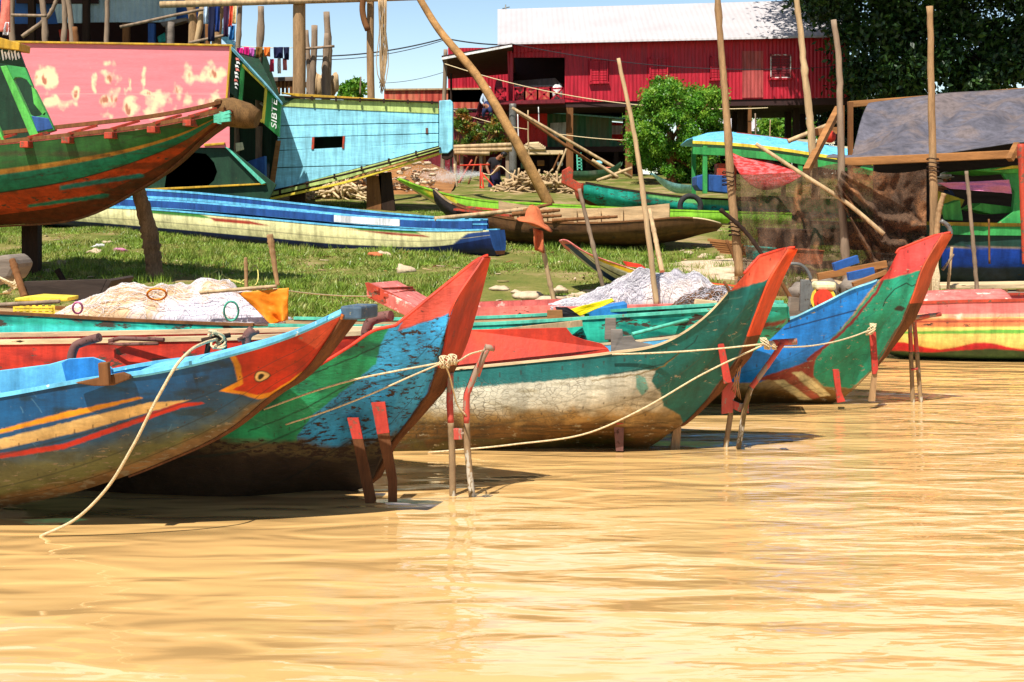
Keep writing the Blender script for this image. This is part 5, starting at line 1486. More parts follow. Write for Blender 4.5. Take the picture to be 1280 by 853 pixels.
mb = MB(); mb.sheet(np.stack([q + [0, -.04, -.14], q + [0, -.04, .0]], 1), .05); part(mb, "green_strake", 'green', boatG, smooth=False)
hG.stem(boatG, 'forest', name='bow_board')
for nm, poly, mt_, Y, th in (("cabin_front", [(1252, 216), (1290, 212), (1330, 212), (1330, 282), (1245, 282), (1266, 265), (1268, 240)], 'green', 23.2, .1), ("cabin_roof", [(1215, 213), (1262, 208), (1330, 204), (1330, 212), (1262, 217)], 'applegreen', 23.1, 1.8),
        ("bow_seat", [(1214, 262), (1226, 254), (1266, 259), (1264, 266), (1240, 268)], 'applegreen', 23.5, .6), ("yellow_board", [(1170, 238), (1206, 250), (1200, 262), (1172, 270)], 'yellow', 24.4, .1), ("seat_board", [(1183, 256), (1200, 250), (1204, 276), (1186, 275)], 'applegreen', 23.3, .3), ("roof_trim", [(1240, 213), (1266, 207), (1330, 206), (1330, 209), (1266, 211)], 'yellow', 23.0, .05)):
    mb = MB().px(poly, Y, th); part(mb, nm, mt_, boatG, bevel=.01)
cloth("cloth", "pink sheet hung like a hammock over the green cabin boat", "cloth", [(1172, 229), (1262, 225), (1266, 242), (1190, 236)], 22.6, 'pinkcloth', 6, .12, freq=7)

# slate tarpaulin on its frame
n = 90; m_ = 50; g = np.zeros((n, m_, 3))
for i, u in enumerate(np.linspace(0, 1, n)):
    for j, v in enumerate(np.linspace(0, 1, m_)):
        xt = 1086 + (1420 - 1086) * u; yt = np.interp(xt, [1080, 1090, 1185, 1260, 1420], [130, 128, 116, 112, 100])
        xb = 1033 + (1420 - 1033) * u; yb = np.interp(xb, [1033, 1060, 1165, 1270, 1420], [196, 198, 194, 178, 170])
        w = vnoise(np.array([u * 4 + 2]), np.array([v * 3.]), 77, 2)[0] - .5
        wr = .05 * math.sin(u * 30 + v * 10 + 6 * w)
        p = P(xt, yt, 27.5) * (1 - v) + P(xb, yb, 22.6) * v
        p[2] += 1.1 * w * math.sin(math.pi * v) - .30 * math.sin(math.pi * v) + wr * .8 * math.sin(math.pi * v) + .16 * abs(math.sin(u * 9 - v * 5 + 2 * w)) * math.sin(math.pi * v) + .07 * abs(math.sin(u * 23 + v * 11 + 5 * w)) * math.sin(math.pi * v)
        g[i, j] = p
mb = MB().sheet(g, .015)
solo(mb, "tarpaulin", 'tarp', "slate grey tarpaulin stretched as a shelter roof at the right", "tarpaulin")
fr = T("shelter_frame", "rough timber frame carrying the slate tarpaulin at the right", "frame", P(1200, 330, 22.5))
mb = MB().bar(P(1050, 203, 22.4), P(1420, 186, 22.3), .16, .13); part(mb, "front_beam", 'plankbrown', fr, bevel=.01)
mb = MB().px([(1092, 131), (1420, 104), (1420, 292), (1092, 280)], 27.8, .05); part(mb, "added_dark_sheet", 'plankdark', fr)  # dark sheet added at the back to stand for shade under the tarpaulin
mb = MB().bar(P(1060, 131, 27.6), P(1420, 103, 27.6), .14, .12); part(mb, "ridge_beam", 'plankbrown', fr, bevel=.01)
for (x, Y, y0, y1) in ((1063, 27.3, 128, 260), (1052, 27.7, 132, 262), (1400, 22.4, 188, 350), (1400, 27.6, 104, 290)):
    mb = MB().bar(P(x, y1, Y), P(x, y0, Y), .09, .09); part(mb, "post", 'logbrown', fr)
mb = MB().bar(P(1008, 214, 22.5), P(1048, 136, 24), .10, .10); part(mb, "brace", 'plankbrown', fr)
mb = MB().bar(P(1010, 166, 24.2), P(1052, 163, 24.2), .08, .12); part(mb, "crosspiece", 'plankbrown', fr)
mb = MB().bar(P(1262, 200, 21.9), P(1272, 180, 22.0), .1, .08); part(mb, "beam_end", 'plankbrown', fr)
mb = MB().blob(P(1037, 171, 24), .11, 3, .05, 10); solo(mb, "float", 'red', "round red float hanging in the timber shelter frame", "float")
pole("pole", "pale pole laid from the canopy roof up to the timber shelter frame", "pole", [P(985, 177, 25), P(1050, 150, 25)], .05, .04, 'logpale', group="sticks in the bank", seed=21, amp=.004)
for k, (a, lab) in enumerate((((920, 168, 985, 176), "reddish plank lying on the pale blue canopy, left one"), ((960, 176, 1042, 178), "pale plank lying on the canopy behind the other planks"), ((990, 182, 1060, 186), "pale plank lying on the canopy near the timber frame"))):
    mb = MB().bar(P(a[0], a[1], 37.2), P(a[2], a[3], 37.2), .2, .1); solo(mb, "board", ['redwood', 'plankpale', 'plankpale'][k], lab, "board")

for k, (x, y, w, h, Y, m_, lab) in enumerate([(985, 300, 60, 26, 24.5, 'plankdark', "dark plank bin standing behind the brown net, left"), (1035, 292, 44, 30, 25.2, 'forest', "dark green bin standing behind the brown net, middle"), (1100, 296, 66, 34, 23.8, 'plankdark', "dark plank bin standing behind the brown net, right"), (1010, 322, 40, 18, 23.0, 'hatbrown', "rusty box low behind the brown net"), (1125, 330, 50, 22, 22.2, 'plankgrey', "grey box low behind the brown net near the knobbly pole"), (955, 318, 30, 16, 23.4, 'teal', "teal box low behind the brown net near the crooked pole")]):
    mb = MB()
    mb.px([(x - w / 2, y - h / 2), (x + w / 2, y - h / 2 + 2), (x + w / 2 - 2, y + h / 2), (x - w / 2 + 2, y + h / 2)], Y, .7)
    mb.px([(x - w / 2 - 1, y - h / 2 - 2), (x + w / 2 + 1, y - h / 2), (x + w / 2 + 1, y - h / 2 + 2), (x - w / 2 - 1, y - h / 2)], Y - .03, .76)
    solo(mb, "bin", m_, lab, "bin", bevel=.02)

# ================================================================== BIG BOATS ON STILTS, TOP LEFT
axT = Axis(P(292, 139, 23.2), 9)
boatT = T("cargo_boat", "big red and dark green hull propped on logs, arched green cabin aboard", "boat", G(60, 345), "big hulls on the slip")
hT = Hull(axT, [
    [(-320, 212, 1.3), (-320, 250, 1.25), (-320, 278, .8), (-320, 296, 0)],
    [(-150, 195, 1.3), (-150, 235, 1.25), (-150, 270, .8), (-150, 290, 0)],
    [(0, 180, 1.25), (0, 218, 1.18), (0, 258, .7), (0, 282, .02)],
    [(100, 169.5, 1.1), (100, 202, 1.0), (98, 245, .5), (98, 272, .03)],
    [(180, 160, .9), (178, 184, .78), (170, 215, .38), (162, 242, .05)],
    [(240, 149, .65), (236, 165, .55), (229, 185, .28), (220, 204, .07)],
    [(268, 142, .46), (266, 149, .4), (261, 160, .24), (254, 172, .1)],
    [(287, 137, .32), (286, 140, .29), (283, 145, .22), (280, 151, .16)]], 300, 70)
pT = painter(S(190, 66, 26), [('blotch', (.02, .08, .55), S(140, 74, 30), .4),
    ('fn', lambda a, b, v, z: (v < .42).astype(float), S(24, 120, 92), .45), ('fn', lambda a, b, v, z: (v < .24).astype(float), S(176, 120, 40), .3), ('fn', lambda a, b, v, z: (v < .20).astype(float), S(40, 92, 36), .25),
    ('fn', lambda a, b, v, z: ((v > .41) & (v < .43)).astype(float), S(40, 24, 16), .3),
    ('fn', lambda a, b, v, z: (v > .74).astype(float), S(104, 46, 22), .4), ('seam', (.56, .006), S(60, 30, 16)), ('seam', (.3, .005), S(12, 60, 44)), ('seam', (.66, .006), S(60, 30, 16)),
    ('poly', [(75, 232), (175, 217), (180, 219), (180, 222), (75, 238)], S(40, 130, 130), .3), ('poly', [(35, 256), (130, 242), (137, 243), (135, 247), (35, 260)], S(30, 130, 110), .3), ('blotch', (.012, .12, .5), S(70, 44, 26), .6, .5), *scratches(40, (0, 150, 290, 280), 33, S(40, 30, 22), L=(20, 80), ang=.06, slope=-.12, op=.7)], 22, chip=.45, jit=.6)
hT.shell(boatT, pT, hullG, 'plankbrown', .06)
hT.rail(boatT, 'logbrown', .12, .06, 0, 1, step=5)
q = hT.edge(1, .25, .97)[::5] - hT.ax.n * .25 + np.array([0, 0, .17])
mb = MB(); mb.add(*strip(q, hT.ax.n, .08, .06)); part(mb, "deck_rail", 'logbrown', boatT)
for k, t in enumerate((.44, .52, .60, .68, .76, .84, .91)):
    e = hT.edge(1)[int(t * 299)]
    mb = MB().bar(e + hT.ax.n * .14 - [0, 0, .06], e - hT.ax.n * 1.2 - [0, 0, .06], .14, .10); part(mb, "deck_beam", 'redwood', boatT, bevel=.008)
    mb = MB().bar(e + [.0, 0, .05], e - hT.ax.n * .28 + [.3, 0, .19], .12, .04); part(mb, "rail_block", 'redwood', boatT)
hT.deck(boatT, 'pinkdeck', .3, .99, 'deck', .02, crown=.02)
wood('stemlog', (110, 82, 50), fine=.45)
k0 = hT.near[-1, 0]; k1 = hT.far[-1, 0]
mb = MB()
c = (k0 + k1) / 2
mb.tube([c - hT.ax.a * .35 + [0, 0, .0], c - hT.ax.a * .1 + [0, 0, -.02], c + hT.ax.a * .2 - [0, 0, .09], c + hT.ax.a * .36 - [0, 0, .14]], [.2, .24, .21, .15], 12); part(mb, "stem_head", 'stemlog', boatT)
mb = MB(); 
for k in range(3): mb.bar(P(268, 146 + 3 * k, 22.7), P(288, 140 + 5 * k, 22.65), .06, .05)
mb.bar(P(277, 140, 22.68), P(274, 155, 22.68), .07, .05); part(mb, "green_cleat", 'mint', boatT)
hT.stem(boatT, 'redwood', keel=.5, out=.03)
Yc = 22.6
def cpx(nm, poly, m_, Y=Yc, th=.12, bev=.01):
    mb = MB().px(poly, Y, th); return part(mb, nm, m_, boatT, bevel=bev)
cpx("cabin_roof", [(-160, 20), (0, 47), (25, 54), (24, 63), (0, 60), (-160, 36)], 'ochre', Yc - .15, .5)
cpx("cabin_board", [(-10, 56), (23, 62), (31, 84), (-8, 77)], 'forest', Yc, .08)
for k in range(7):
    cpx("board_mark", [(1 + 4 * k, 63 + (k % 3) * 2), (3.2 + 4 * k, 62 + (k % 2) * 3), (5 + 4 * k, 75 - (k % 2) * 3), (3.4 + 4 * k, 76 - k % 3)] if k < 6 else [(-4, 62), (-2, 62), (0, 74), (-2, 75)], 'white', Yc - .02, .015, 0)
cpx("cabin_post", [(0, 83), (8, 82), (48, 168), (37, 170)], 'applegreen', Yc - .02)
cpx("cabin_post", [(39, 108), (43, 112), (58, 142), (55, 146), (42, 130)], 'applegreen', Yc + .0)
cpx("cabin_arch", [(8, 81), (31, 84), (41, 109), (38, 107), (33, 100), (26, 97), (19, 97), (16, 101), (15, 104)], 'green', Yc, .1)
cpx("cabin_sill", [(35, 142), (42, 146), (50, 145), (57, 139), (68, 163), (50, 168), (46, 164)], 'green', Yc, .1)
cpx("sill_panel", [(39, 145), (60, 148), (66, 161), (46, 165)], 'royalblue', Yc - .02, .03)
cpx("cabin_post", [(-60, 60), (-46, 60), (8, 182), (-4, 182)], 'applegreen', Yc - .02)
cpx("cabin_back", [(-160, 50), (20, 60), (62, 168), (-160, 200)], 'forest', Yc + 1.7, .06)
cpx("cabin_side", [(-160, 40), (-100, 50), (-100, 190), (-160, 200)], 'forest', Yc, 1.7)
for (x, y) in ((-60, 290), (20, 282)):
    g0 = G(x, 352); g0 = np.array([P(x, 300, 24.2)[0], 24.2, float(gz(P(x, 300, 24.2)[0], 24.2))])
    mb = MB().bar(g0 - [0, 0, .1] + [0, .8, 0], [g0[0], 25.0, H - (y - HY) / F * 24.2 - .0], .28, .24); solo(mb, "trestle", 'logdark', {-60: "dark timber trestle under the big hull, beyond the frame edge", 20: "dark timber trestle under the big hull's middle, nearest the left edge", 100: "dark timber trestle under the big hull, beside the leaning log"}[x], "trestle")

# ---- salmon sided boat
boatP = T("house_boat", "big boat with peeling salmon pink side panel and dark green end", "boat", P(160, 258, 36), "big hulls on the slip")
def ppx(nm, poly, m_, Y, th=.12, bev=.01, lab=None):
    mb = MB().px(poly, Y, th); return part(mb, nm, m_, boatP, label=lab, bevel=bev)
MT['salmonpanel'] = M("peeling_salmon", S(240, 126, 130), var=.06, ns=6, chip=S(176, 110, 84), amt=-.05, cs=1.6, stain=None, rough=.6, bump=.1, stretch=(.5, 1, 5))
me = None
def salmon_sheet():
    n, m_ = 300, 120
    xs = np.linspace(25, 287, n); vs = np.linspace(0, 1, m_)
    X, V = np.meshgrid(xs, vs, indexing='ij')
    PX = X; PY = 54 + (X - 25) / 262 * 3 + V * 128
    g = np.stack([(PX - CX) / F * 36, 36 + 0 * PX, H - (PY - HY) / F * 36], -1)
    mb = MB().grid(g)
    o = part(mb, "salmon_panel", hullG_smooth, boatP, smooth=False)
    px, py = PX.ravel(), PY.ravel()
    blobs = [(57, 100, 15, 14), (66, 133, 26, 9), (137, 97, 12, 16), (135, 128, 17, 14), (115, 100, 4, 14), (163, 135, 9, 15), (197, 130, 17, 18), (222, 115, 8, 12), (240, 92, 9, 15), (236, 128, 9, 14), (268, 94, 16, 12), (265, 125, 15, 8), (160, 104, 3, 16), (177, 98, 3, 14), (93, 120, 6, 10), (185, 118, 14, 5)]
    f = np.full(px.shape, -1.2)
    wx = px + 16 * (vnoise(px * .09, py * .05, 71, 3) - .5); wy = py + 18 * (vnoise(px * .06, py * .09, 72, 3) - .5)
    for (x, y, rx, ry) in blobs:
        d = ((wx - x) / rx) ** 2 + ((wy - y) / ry) ** 2
        f = np.maximum(f, 1.4 - d)
    nz = vnoise(px * .10, py * .08, 5, 4)
    k = np.clip((f - .25 + (nz - .5) * 3.0) * 1.1, 0, 1)[:, None]
    k2 = np.clip((f - 1.5 + (vnoise(px * .16, py * .05, 15, 3) - .5) * 2.6) * 3, 0, 1)[:, None]
    base = np.array(S(236, 130, 136)) * (1 + .2 * (vnoise(px * .03, py * .5, 9, 3) - .5))[:, None]
    c = base * (1 - k) + np.array(S(252, 216, 172)) * k
    c = c * (1 - k2) + np.array(S(186, 112, 86)) * k2
    ln = np.clip(1 - np.abs(py - 117.5) / 1.0, 0, 1)[:, None] * .5
    c = c * (1 - ln) + np.array(S(250, 180, 170)) * ln
    rgba = np.concatenate([c, np.zeros((len(c), 1))], 1)
    at = o.data.color_attributes.new('Col', 'FLOAT_COLOR', 'POINT')
    at.data.foreach_set('color', np.ascontiguousarray(rgba, np.float32).ravel())
hullG_smooth = M("salmon_board_paint", attr=True, var=.06, ns=2, rough=.5, bump=.1, streak=None, fine=.1, stretch=(.3, 1, 2))
salmon_sheet()
ppx("panel_backing", [(25, 55), (287, 58), (282, 183), (25, 183)], 'plankbrown', 36.03, .12)
ppx("yellow_trim", [(10, 51), (290, 55.5), (290, 58), (10, 53.5)], 'ochre', 35.93, .15)
ppx("yellow_trim", [(287, 57), (290, 57), (283, 138), (280.5, 138)], 'ochre', 35.93, .15)
ppx("yellow_trim", [(255, 180), (281, 178), (280, 181), (255, 183)], 'ochre', 35.93, .1)
ppx("name_board", [(290, 58, 36), (304, 80, 36.3), (300, 127, 36.3), (287, 116, 36)], 'forest', 36, .1)
ppx("window_post", [(301, 78, 36.22), (306, 82, 36.3), (302, 129, 36.3), (298, 126, 36.22)], 'green', 36, .1)
ppx("end_board", [(331, 108, 37), (351, 130, 37.4), (349, 172, 37.4), (327, 153, 37)], 'green', 39, .15)
ppx("yellow_trim", [(331, 108, 36.93), (334, 110, 37.0), (330, 155, 37.0), (327, 152, 36.93)], 'yellow', 39, .1)
ppx("yellow_trim", [(303, 80, 36.2), (331, 108, 36.9), (331, 111, 36.9), (303, 84, 36.2)], 'yellow', 37, .1)
ppx("yellow_trim", [(298, 124, 36.2), (327, 150, 36.9), (327, 154, 36.9), (298, 128, 36.2)], 'yellow', 37, .1)
ppx("top_rail", [(289, 58, 35.9), (332, 104, 36.9), (352, 128, 37.3), (352, 131, 37.3), (331, 108, 36.9), (289, 63, 35.9)], 'cyan', 37, .2)
ppx("roof", [(25, 55), (290, 58), (352, 130, 37.6), (352, 128, 44), (320, 62, 44), (25, 60, 44)], 'forest', 36.2, (0, 0, -.06))
ppx("back_wall", [(25, 60), (330, 62), (352, 128), (352, 230), (25, 230)], 'forest', 44, .1)
ppx("inner_floor", [(200, 245, 36.3), (345, 238, 41), (350, 200, 44), (200, 200, 44)], 'forest', 40, (0, 0, -.06))
ppx("lower_hull", [(200, 184), (281, 181), (345, 231), (336, 250), (180, 250), (180, 236), (205, 236), (210, 200), (218, 192), (236, 190), (258, 192), (268, 203), (272, 215), (268, 226), (258, 235), (180, 236), (180, 200)], 'forest', 36.1, .12)
ppx("hatch_back", [(190, 188), (285, 190), (285, 240), (190, 240)], 'plankdark', 38, .1)
ppx("blue_drum", [(202, 212), (227, 212), (227, 238), (202, 238)], 'royalblue', 36.9, .5)
ppx("green_rail", [(280, 183), (285, 185), (332, 229), (327, 231)], 'mint', 35.98, .12)
ppx("blue_step", [(300, 205), (331, 195), (331, 226)], 'royalblue', 37.5, .3)
ppx("ochre_line", [(180, 236), (330, 229), (332, 231), (180, 239)], 'ochre', 36.0, .1)
ppx("paper_notice", [(294, 179), (303, 178), (305, 187), (295, 190)], 'cream', 36.6, .03)
ppx("interior_frame", [(286, 150), (330, 152), (334, 158), (286, 156)], 'logdark', 37.8, .2)
q = np.array([P(322 + 10 * math.cos(t), 140 + 12 * math.sin(t), 38.8) for t in np.linspace(-1.2, 1.9, 14)])
mb = MB().tube(q, .04, 7); part(mb, "steering_hoop", 'white', boatP)
# lettering: rotated white letters on the end board, and brush marks on the dark board
def lettering(text, root, a, b, height, mat, shear=.3, name="lettering"):
    cu = bpy.data.curves.new(name, 'FONT'); cu.body = text; cu.extrude = .01; cu.align_x = 'LEFT'; cu.size = height; cu.shear = shear
    tmp = bpy.data.objects.new("tmp", cu); COL.objects.link(tmp)
    dg = bpy.context.evaluated_depsgraph_get()
    me = bpy.data.meshes.new_from_object(tmp.evaluated_get(dg)); bpy.data.objects.remove(tmp)
    co = np.array([v.co[:] for v in me.vertices])
    a = np.array(a, float); b = np.array(b, float); d = b - a; L = np.linalg.norm(d); d /= L
    upv = np.cross(np.cross(d, [0, -1, 0]), d) * -1
    upv = np.array([-d[2], 0, d[0]]) if abs(d[0]) < .9 else np.array([0, 0, 1.])
    upv -= d * (upv @ d); upv /= np.linalg.norm(upv)
    nrm = np.cross(d, upv)
    w = co[:, 0].max() - co[:, 0].min()
    V = a + np.outer((co[:, 0] - co[:, 0].min()) / w * L, d) + np.outer(co[:, 1], upv) + np.outer(co[:, 2], nrm)
    for i, v in enumerate(me.vertices): v.co = V[i] - BASE[root.name]
    me.materials.clear(); me.materials.append(MT[mat])
    o = bpy.data.objects.new(name, me); COL.objects.link(o); o.parent = root; BASE[o.name] = BASE[root.name]
    return o
lettering("SIBTE", boatP, P(345.5, 161, 37.15), P(346.5, 123, 37.15), .2, 'white', .25)
for k in range(9):
    y = 72 + 4.4 * k; x = 294.5 - .35 * k + (k % 2)
    ppx("sign_stroke", [(x, y), (x + 3.5, y + 1), (x + 5, y + 4.6), (x + 3, y + 3), (x + .5, y + 3.6)], 'white' if k % 3 else 'pinkdeck', 35.99 + .018 * k, .02, 0)

# ---- pale blue plank hull
boatQ = T("cargo_boat", "pale blue planked hull with lime trim raised on dark props, square hatch in its side", "boat", P(450, 262, 39), "big hulls on the slip")
def qpx(nm, poly, m_, Y, th=.12, bev=.008):
    mb = MB().px(poly, Y, th); return part(mb, nm, m_, boatQ, bevel=bev)
Yq = 38.5
up_ = [(352, 133), (548, 142), (549, 183), (500, 196), (430, 215), (337, 240), (338, 225), (345, 190), (349, 160)]
# planks: four boards butted with open seams; the hatch is left open between boards
rows = [((350, 133), (548, 142.5), (548, 153), (348, 157)), ((348, 158), (548, 154), (548, 166.5), (347, 173)), None, ((343, 189), (548, 178.5), (548, 183.6), (500, 196.5), (463, 206), (341, 209.5)), ((341, 210.5), (460, 207), (430, 215), (337, 240), (339, 226))]
for r_ in rows:
    if r_: qpx("plank", list(r_), 'cyan', Yq, .08)
qpx("plank", [(347, 174), (392, 172), (391, 186.5), (344, 188)], 'cyan', Yq, .08)
qpx("plank", [(430, 171), (548, 167.5), (548, 177.5), (429, 185)], 'cyan', Yq, .08)
qpx("hatch_frame", [(390, 172), (393, 172), (392, 187), (389, 187)], 'redwood', Yq - .03, .14); qpx("hatch_frame", [(428.5, 170), (431, 170), (430, 186), (427.5, 186)], 'redwood', Yq - .03, .14)
qpx("worn_edge", [(345, 176), (351, 176), (342, 240), (335, 240)], 'plankbrown', Yq - .02, .12)
qpx("inner_wall", [(340, 133), (549, 138), (549, 190), (335, 250)], 'forest', Yq + 2.4, .08)
qpx("deck", [(350, 128), (549, 140), (549, 138, 41), (345, 130, 41)], 'plankbrown', Yq, (0, 0, -.06))
qpx("keel_plate", [(334, 248), (430, 217), (549, 184), (549, 184, 41), (430, 217, 41), (334, 248, 41)], 'plankdark', Yq, (0, 0, .05))
qpx("lime_top", [(357, 123), (548, 129), (548, 142.5), (450, 138), (350, 133)], 'lime', Yq - .02, .12)
qpx("lime_bottom", [(334, 241), (430, 215.5), (500, 197), (550, 183.5), (552, 187), (500, 203), (430, 224), (334, 246)], 'lime', Yq - .03, .12)
qpx("yellow_edge", [(330, 249), (430, 227), (500, 206), (552, 190), (553, 192.5), (500, 209), (430, 230), (330, 252)], 'yellow', Yq - .08, .12)
qpx("rail", [(355, 120), (548, 127), (548, 129), (355, 122)], 'logdark', Yq - .1, .08)
qpx("rail", [(350, 116), (370, 117), (548, 128), (548, 130), (372, 121)], 'ochre', Yq - .02, .3)
for k in range(6):
    x = 390 + 30 * k; mb = MB().bar(P(x, 120.5 + 1.1 * k, Yq - .12), P(x, 126 + .9 * k, Yq - .12), .05, .05); part(mb, "rail_stud", 'logdark', boatQ)
    mb = MB().bar(P(350 + 34 * k, 236.5 - 9.6 * k, Yq - .12), P(350 + 34 * k, 243.5 - 9.6 * k, Yq - .12), .05, .05); part(mb, "rail_stud", 'logdark', boatQ)
mb = MB().tube(np.array([P(340, 239, Yq - .14), P(430, 213.5 + 5, Yq - .14), P(500, 200, Yq - .14), P(551, 185, Yq - .14)]), .03, 6); part(mb, "handrail", 'logdark', boatQ)
qpx("stem_post", [(549, 126), (563, 125), (566, 128), (566, 186), (560, 192), (549, 192)], 'cyan', Yq - .1, .5, .02)
qpx("stem_foot", [(552, 192), (566, 186), (566, 196), (558, 200), (552, 198)], 'logdark', Yq - .05, .4)
qpx("iron_eye", [(532, 160), (535, 160), (535, 167), (532, 167)], 'rust', Yq - .03, .03)
qpx("deck_corner", [(330, 118), (372, 121), (352, 132), (346, 130)], 'forest', Yq - .05, .6)
for (x0, x1, y, m_, w, lab) in ((487, 481, 218, 'logdark', .34, "dark slanted prop under the pale blue hull's bow"), (468, 468, 222, 'logbrown', .40, "thick brown prop under the pale blue hull"), (372, 372, 238, 'logdark', .4, "dark prop under the pale blue hull's stern")):
    g0 = P(x0, 262, 39); g0[2] = float(gz(g0[0], 39)) - .1
    mb = MB().bar(g0, P(x1, y - 2, 39.0), w, .3); solo(mb, "prop_log", m_, lab, "prop")

# ================================================================== TALL TIMBER POSTS
def gpole(name, label, px0, pytop, Y, r, mat, px1=None, seed=0, group=None, amp=.006, knots=False, r1=None):
    x = (px0 - CX) / F * Y
    z = float(gz(x, Y))
    return pole(name, label, name.split('_')[-1], [(x, Y, z - .1), P(px1 if px1 is not None else px0, pytop, Y)], r, r1 or r * .9, mat, group, amp, seed, knots=knots)
gpole("timber_post", "thick tan log post rising behind the salmon boat's end", 374, -14, 42.5, .21, 'logtan', seed=1, group="tall timber posts")
gpole("timber_post", "slim tan post with a curl of bark at its top, in the gap of sky", 466, -14, 42.5, .12, 'logtan', 463, seed=2, group="tall timber posts")
mb = MB().tube(wob(P(200, 6, 42.2), P(535, -4, 42.2), 20, .01, 4), .10, 8); solo(mb, "timber_beam", 'logpale', "long pale pole lashed across the tops of the tall posts", "beam")
mb = MB().tube(smoothpath([P(455, -8, 42.2), P(453, 12, 42.2), P(456, 28, 42.2), P(460, 38, 42.2)], 10), [.09] * 10, 8); solo(mb, "bark_strip", 'logbrown', "curl of dark bark hanging by the slim tan post", "bark")
mb = MB()
q_ = np.random.default_rng(5)
for k in range(26):
    x = 474 + q_.random() * 9
    mb.tube(smoothpath([P(472 + q_.random() * 12, -6, 42), P(x, 40, 42 + .2 * q_.random()), P(x + q_.normal(0, 2), 80 + q_.random() * 15, 42), P(474 + q_.random() * 8, 100 + q_.random() * 18, 42)], 8), .012, 4)
solo(mb, "hanging_fibre", 'logpale', "hank of dry fibre hanging beside the slim tan post", "fibre", kind='stuff')
pl = np.array(G(688, 254))
pole("leaning_log", "long tan log leaning from the post tops down to the grass", "log", [pl - [0, 0, .1], P(642, 172, 41), P(596, 95, 41.5), P(545, 32, 42), P(522, -6, 42.2)], .165, .10, 'logbark', knots=False)
for k, (x, yt, m_, lab) in enumerate(((393, 32, 'loggrey', "flat topped grey post right of the thick tan log"), (404, 15, 'loggrey', "crooked grey post with a tilted top, among the grey posts"), (409, 42, 'loggrey', "shorter crooked grey post at the right of its cluster"), (383, 38, 'loggrey', "thin grey post touching the thick tan log"), (326, 8, 'loggrey', "lone grey post standing before the laundry line"))):
    gpole("post", lab, x, yt, 44, .11 if k != 3 else .07, m_, x + (4 if k == 1 else 0), seed=20 + k, group="grey posts by the laundry", amp=.02, knots=True)
mb = MB(); 
mb.tube(wob(P(372, 62, 43.7), P(418, 58, 43.7), 8, .01, 2), .045, 6); solo(mb, "rail_pole", 'loggrey', "thin grey pole lashed across the cluster of grey posts", "pole")
plat = T("platform", "low timber platform with slatted front behind the pale blue hull", "platform", P(345, 125, 46))
mb = MB().px([(325, 97), (372, 96), (372, 101), (325, 102)], 45, 2.5); part(mb, "deck", 'plankgrey', plat)
for k in range(9): mb = MB().px([(327 + 5 * k, 101), (330 + 5 * k, 101), (330 + 5 * k, 118), (327 + 5 * k, 118)], 45.1, .08); part(mb, "slat", 'logbrown', plat)
for (x, y0, y1) in ((338, 112, 285), (368, 112, 285)):
    mb = MB().bar(P(x, 230, 46.5), P(x, 101, 46.5), .2, .2); part(mb, "leg", 'logdark', plat)
for k in range(6):
    mb = MB().blob(P(388 + 6 * k, 108 - 4 * (k % 2), 45), (.14, .2, .35), k + 3, .4, 8); solo(mb, "driftwood_stump", 'logpale', "pale driftwood stump at the foot of the grey posts", "stump", "driftwood stumps by the grey posts")

# ================================================================== LAUNDRY
mb = MB().tube(np.array(sag(P(288, 57, 43.2), P(366, 60, 43.2), .03)), .012, 5); solo(mb, "washing_line", 'rope', "washing line tied between a post and the thick tan log", "line")
gar = [(300, 8, 60, 74, (236, 40, 140), "magenta shirt, left end of the washing line"), (308, 7, 59, 76, (215, 20, 120), "deep pink shirt, second on the washing line"), (315, 6, 60, 77, (200, 100, 180), "lilac pink cloth on the washing line"),
       (324, 9, 59, 72, (130, 90, 30), "mustard brown cloth on the washing line"), (334, 8, 59, 71, (240, 130, 50), "bright orange cloth on the washing line"), (348, 12, 59, 73, (24, 30, 70), "navy blue cloth on the washing line"), (358, 7, 59, 75, (20, 26, 60), "narrow navy trousers at the right end of the washing line")]
for k, (x, w, y0, y1, c, lab) in enumerate(gar):
    MT['g%d' % k] = M("garment_fabric", S(*c), var=.12, rough=.85, trans=.15)
    cloth("garment", lab, "clothing", [(x - w / 2, y0), (x + w / 2, y0), (x + w / 2 - .5, y1), (x - w / 2 + .5, y1)], 43.15, 'g%d' % k, k, .06, 12, freq=8, grp="washing on the line")
for k, (x, w, y0, y1, c, lab) in enumerate([(308, 12, 74, 80, (150, 30, 110), "wine red cloth hanging under the magenta shirt"), (340, 5, 74, 90, (226, 60, 90), "rose red cloth hung low under the navy one"), (349, 4, 73, 92, (240, 235, 225), "white sash hung low under the navy cloth"), (356, 5, 73, 88, (230, 130, 120), "salmon cloth hung low at the line's right end")]):
    MT['h%d' % k] = M("garment_fabric", S(*c), var=.12, rough=.85, trans=.15)
    cloth("garment", lab, "clothing", [(x - w / 2, y0), (x + w / 2, y0), (x + w / 2, y1), (x - w / 2, y1)], 43.3, 'h%d' % k, k + 9, .05, 10, freq=8, grp="washing on the line")
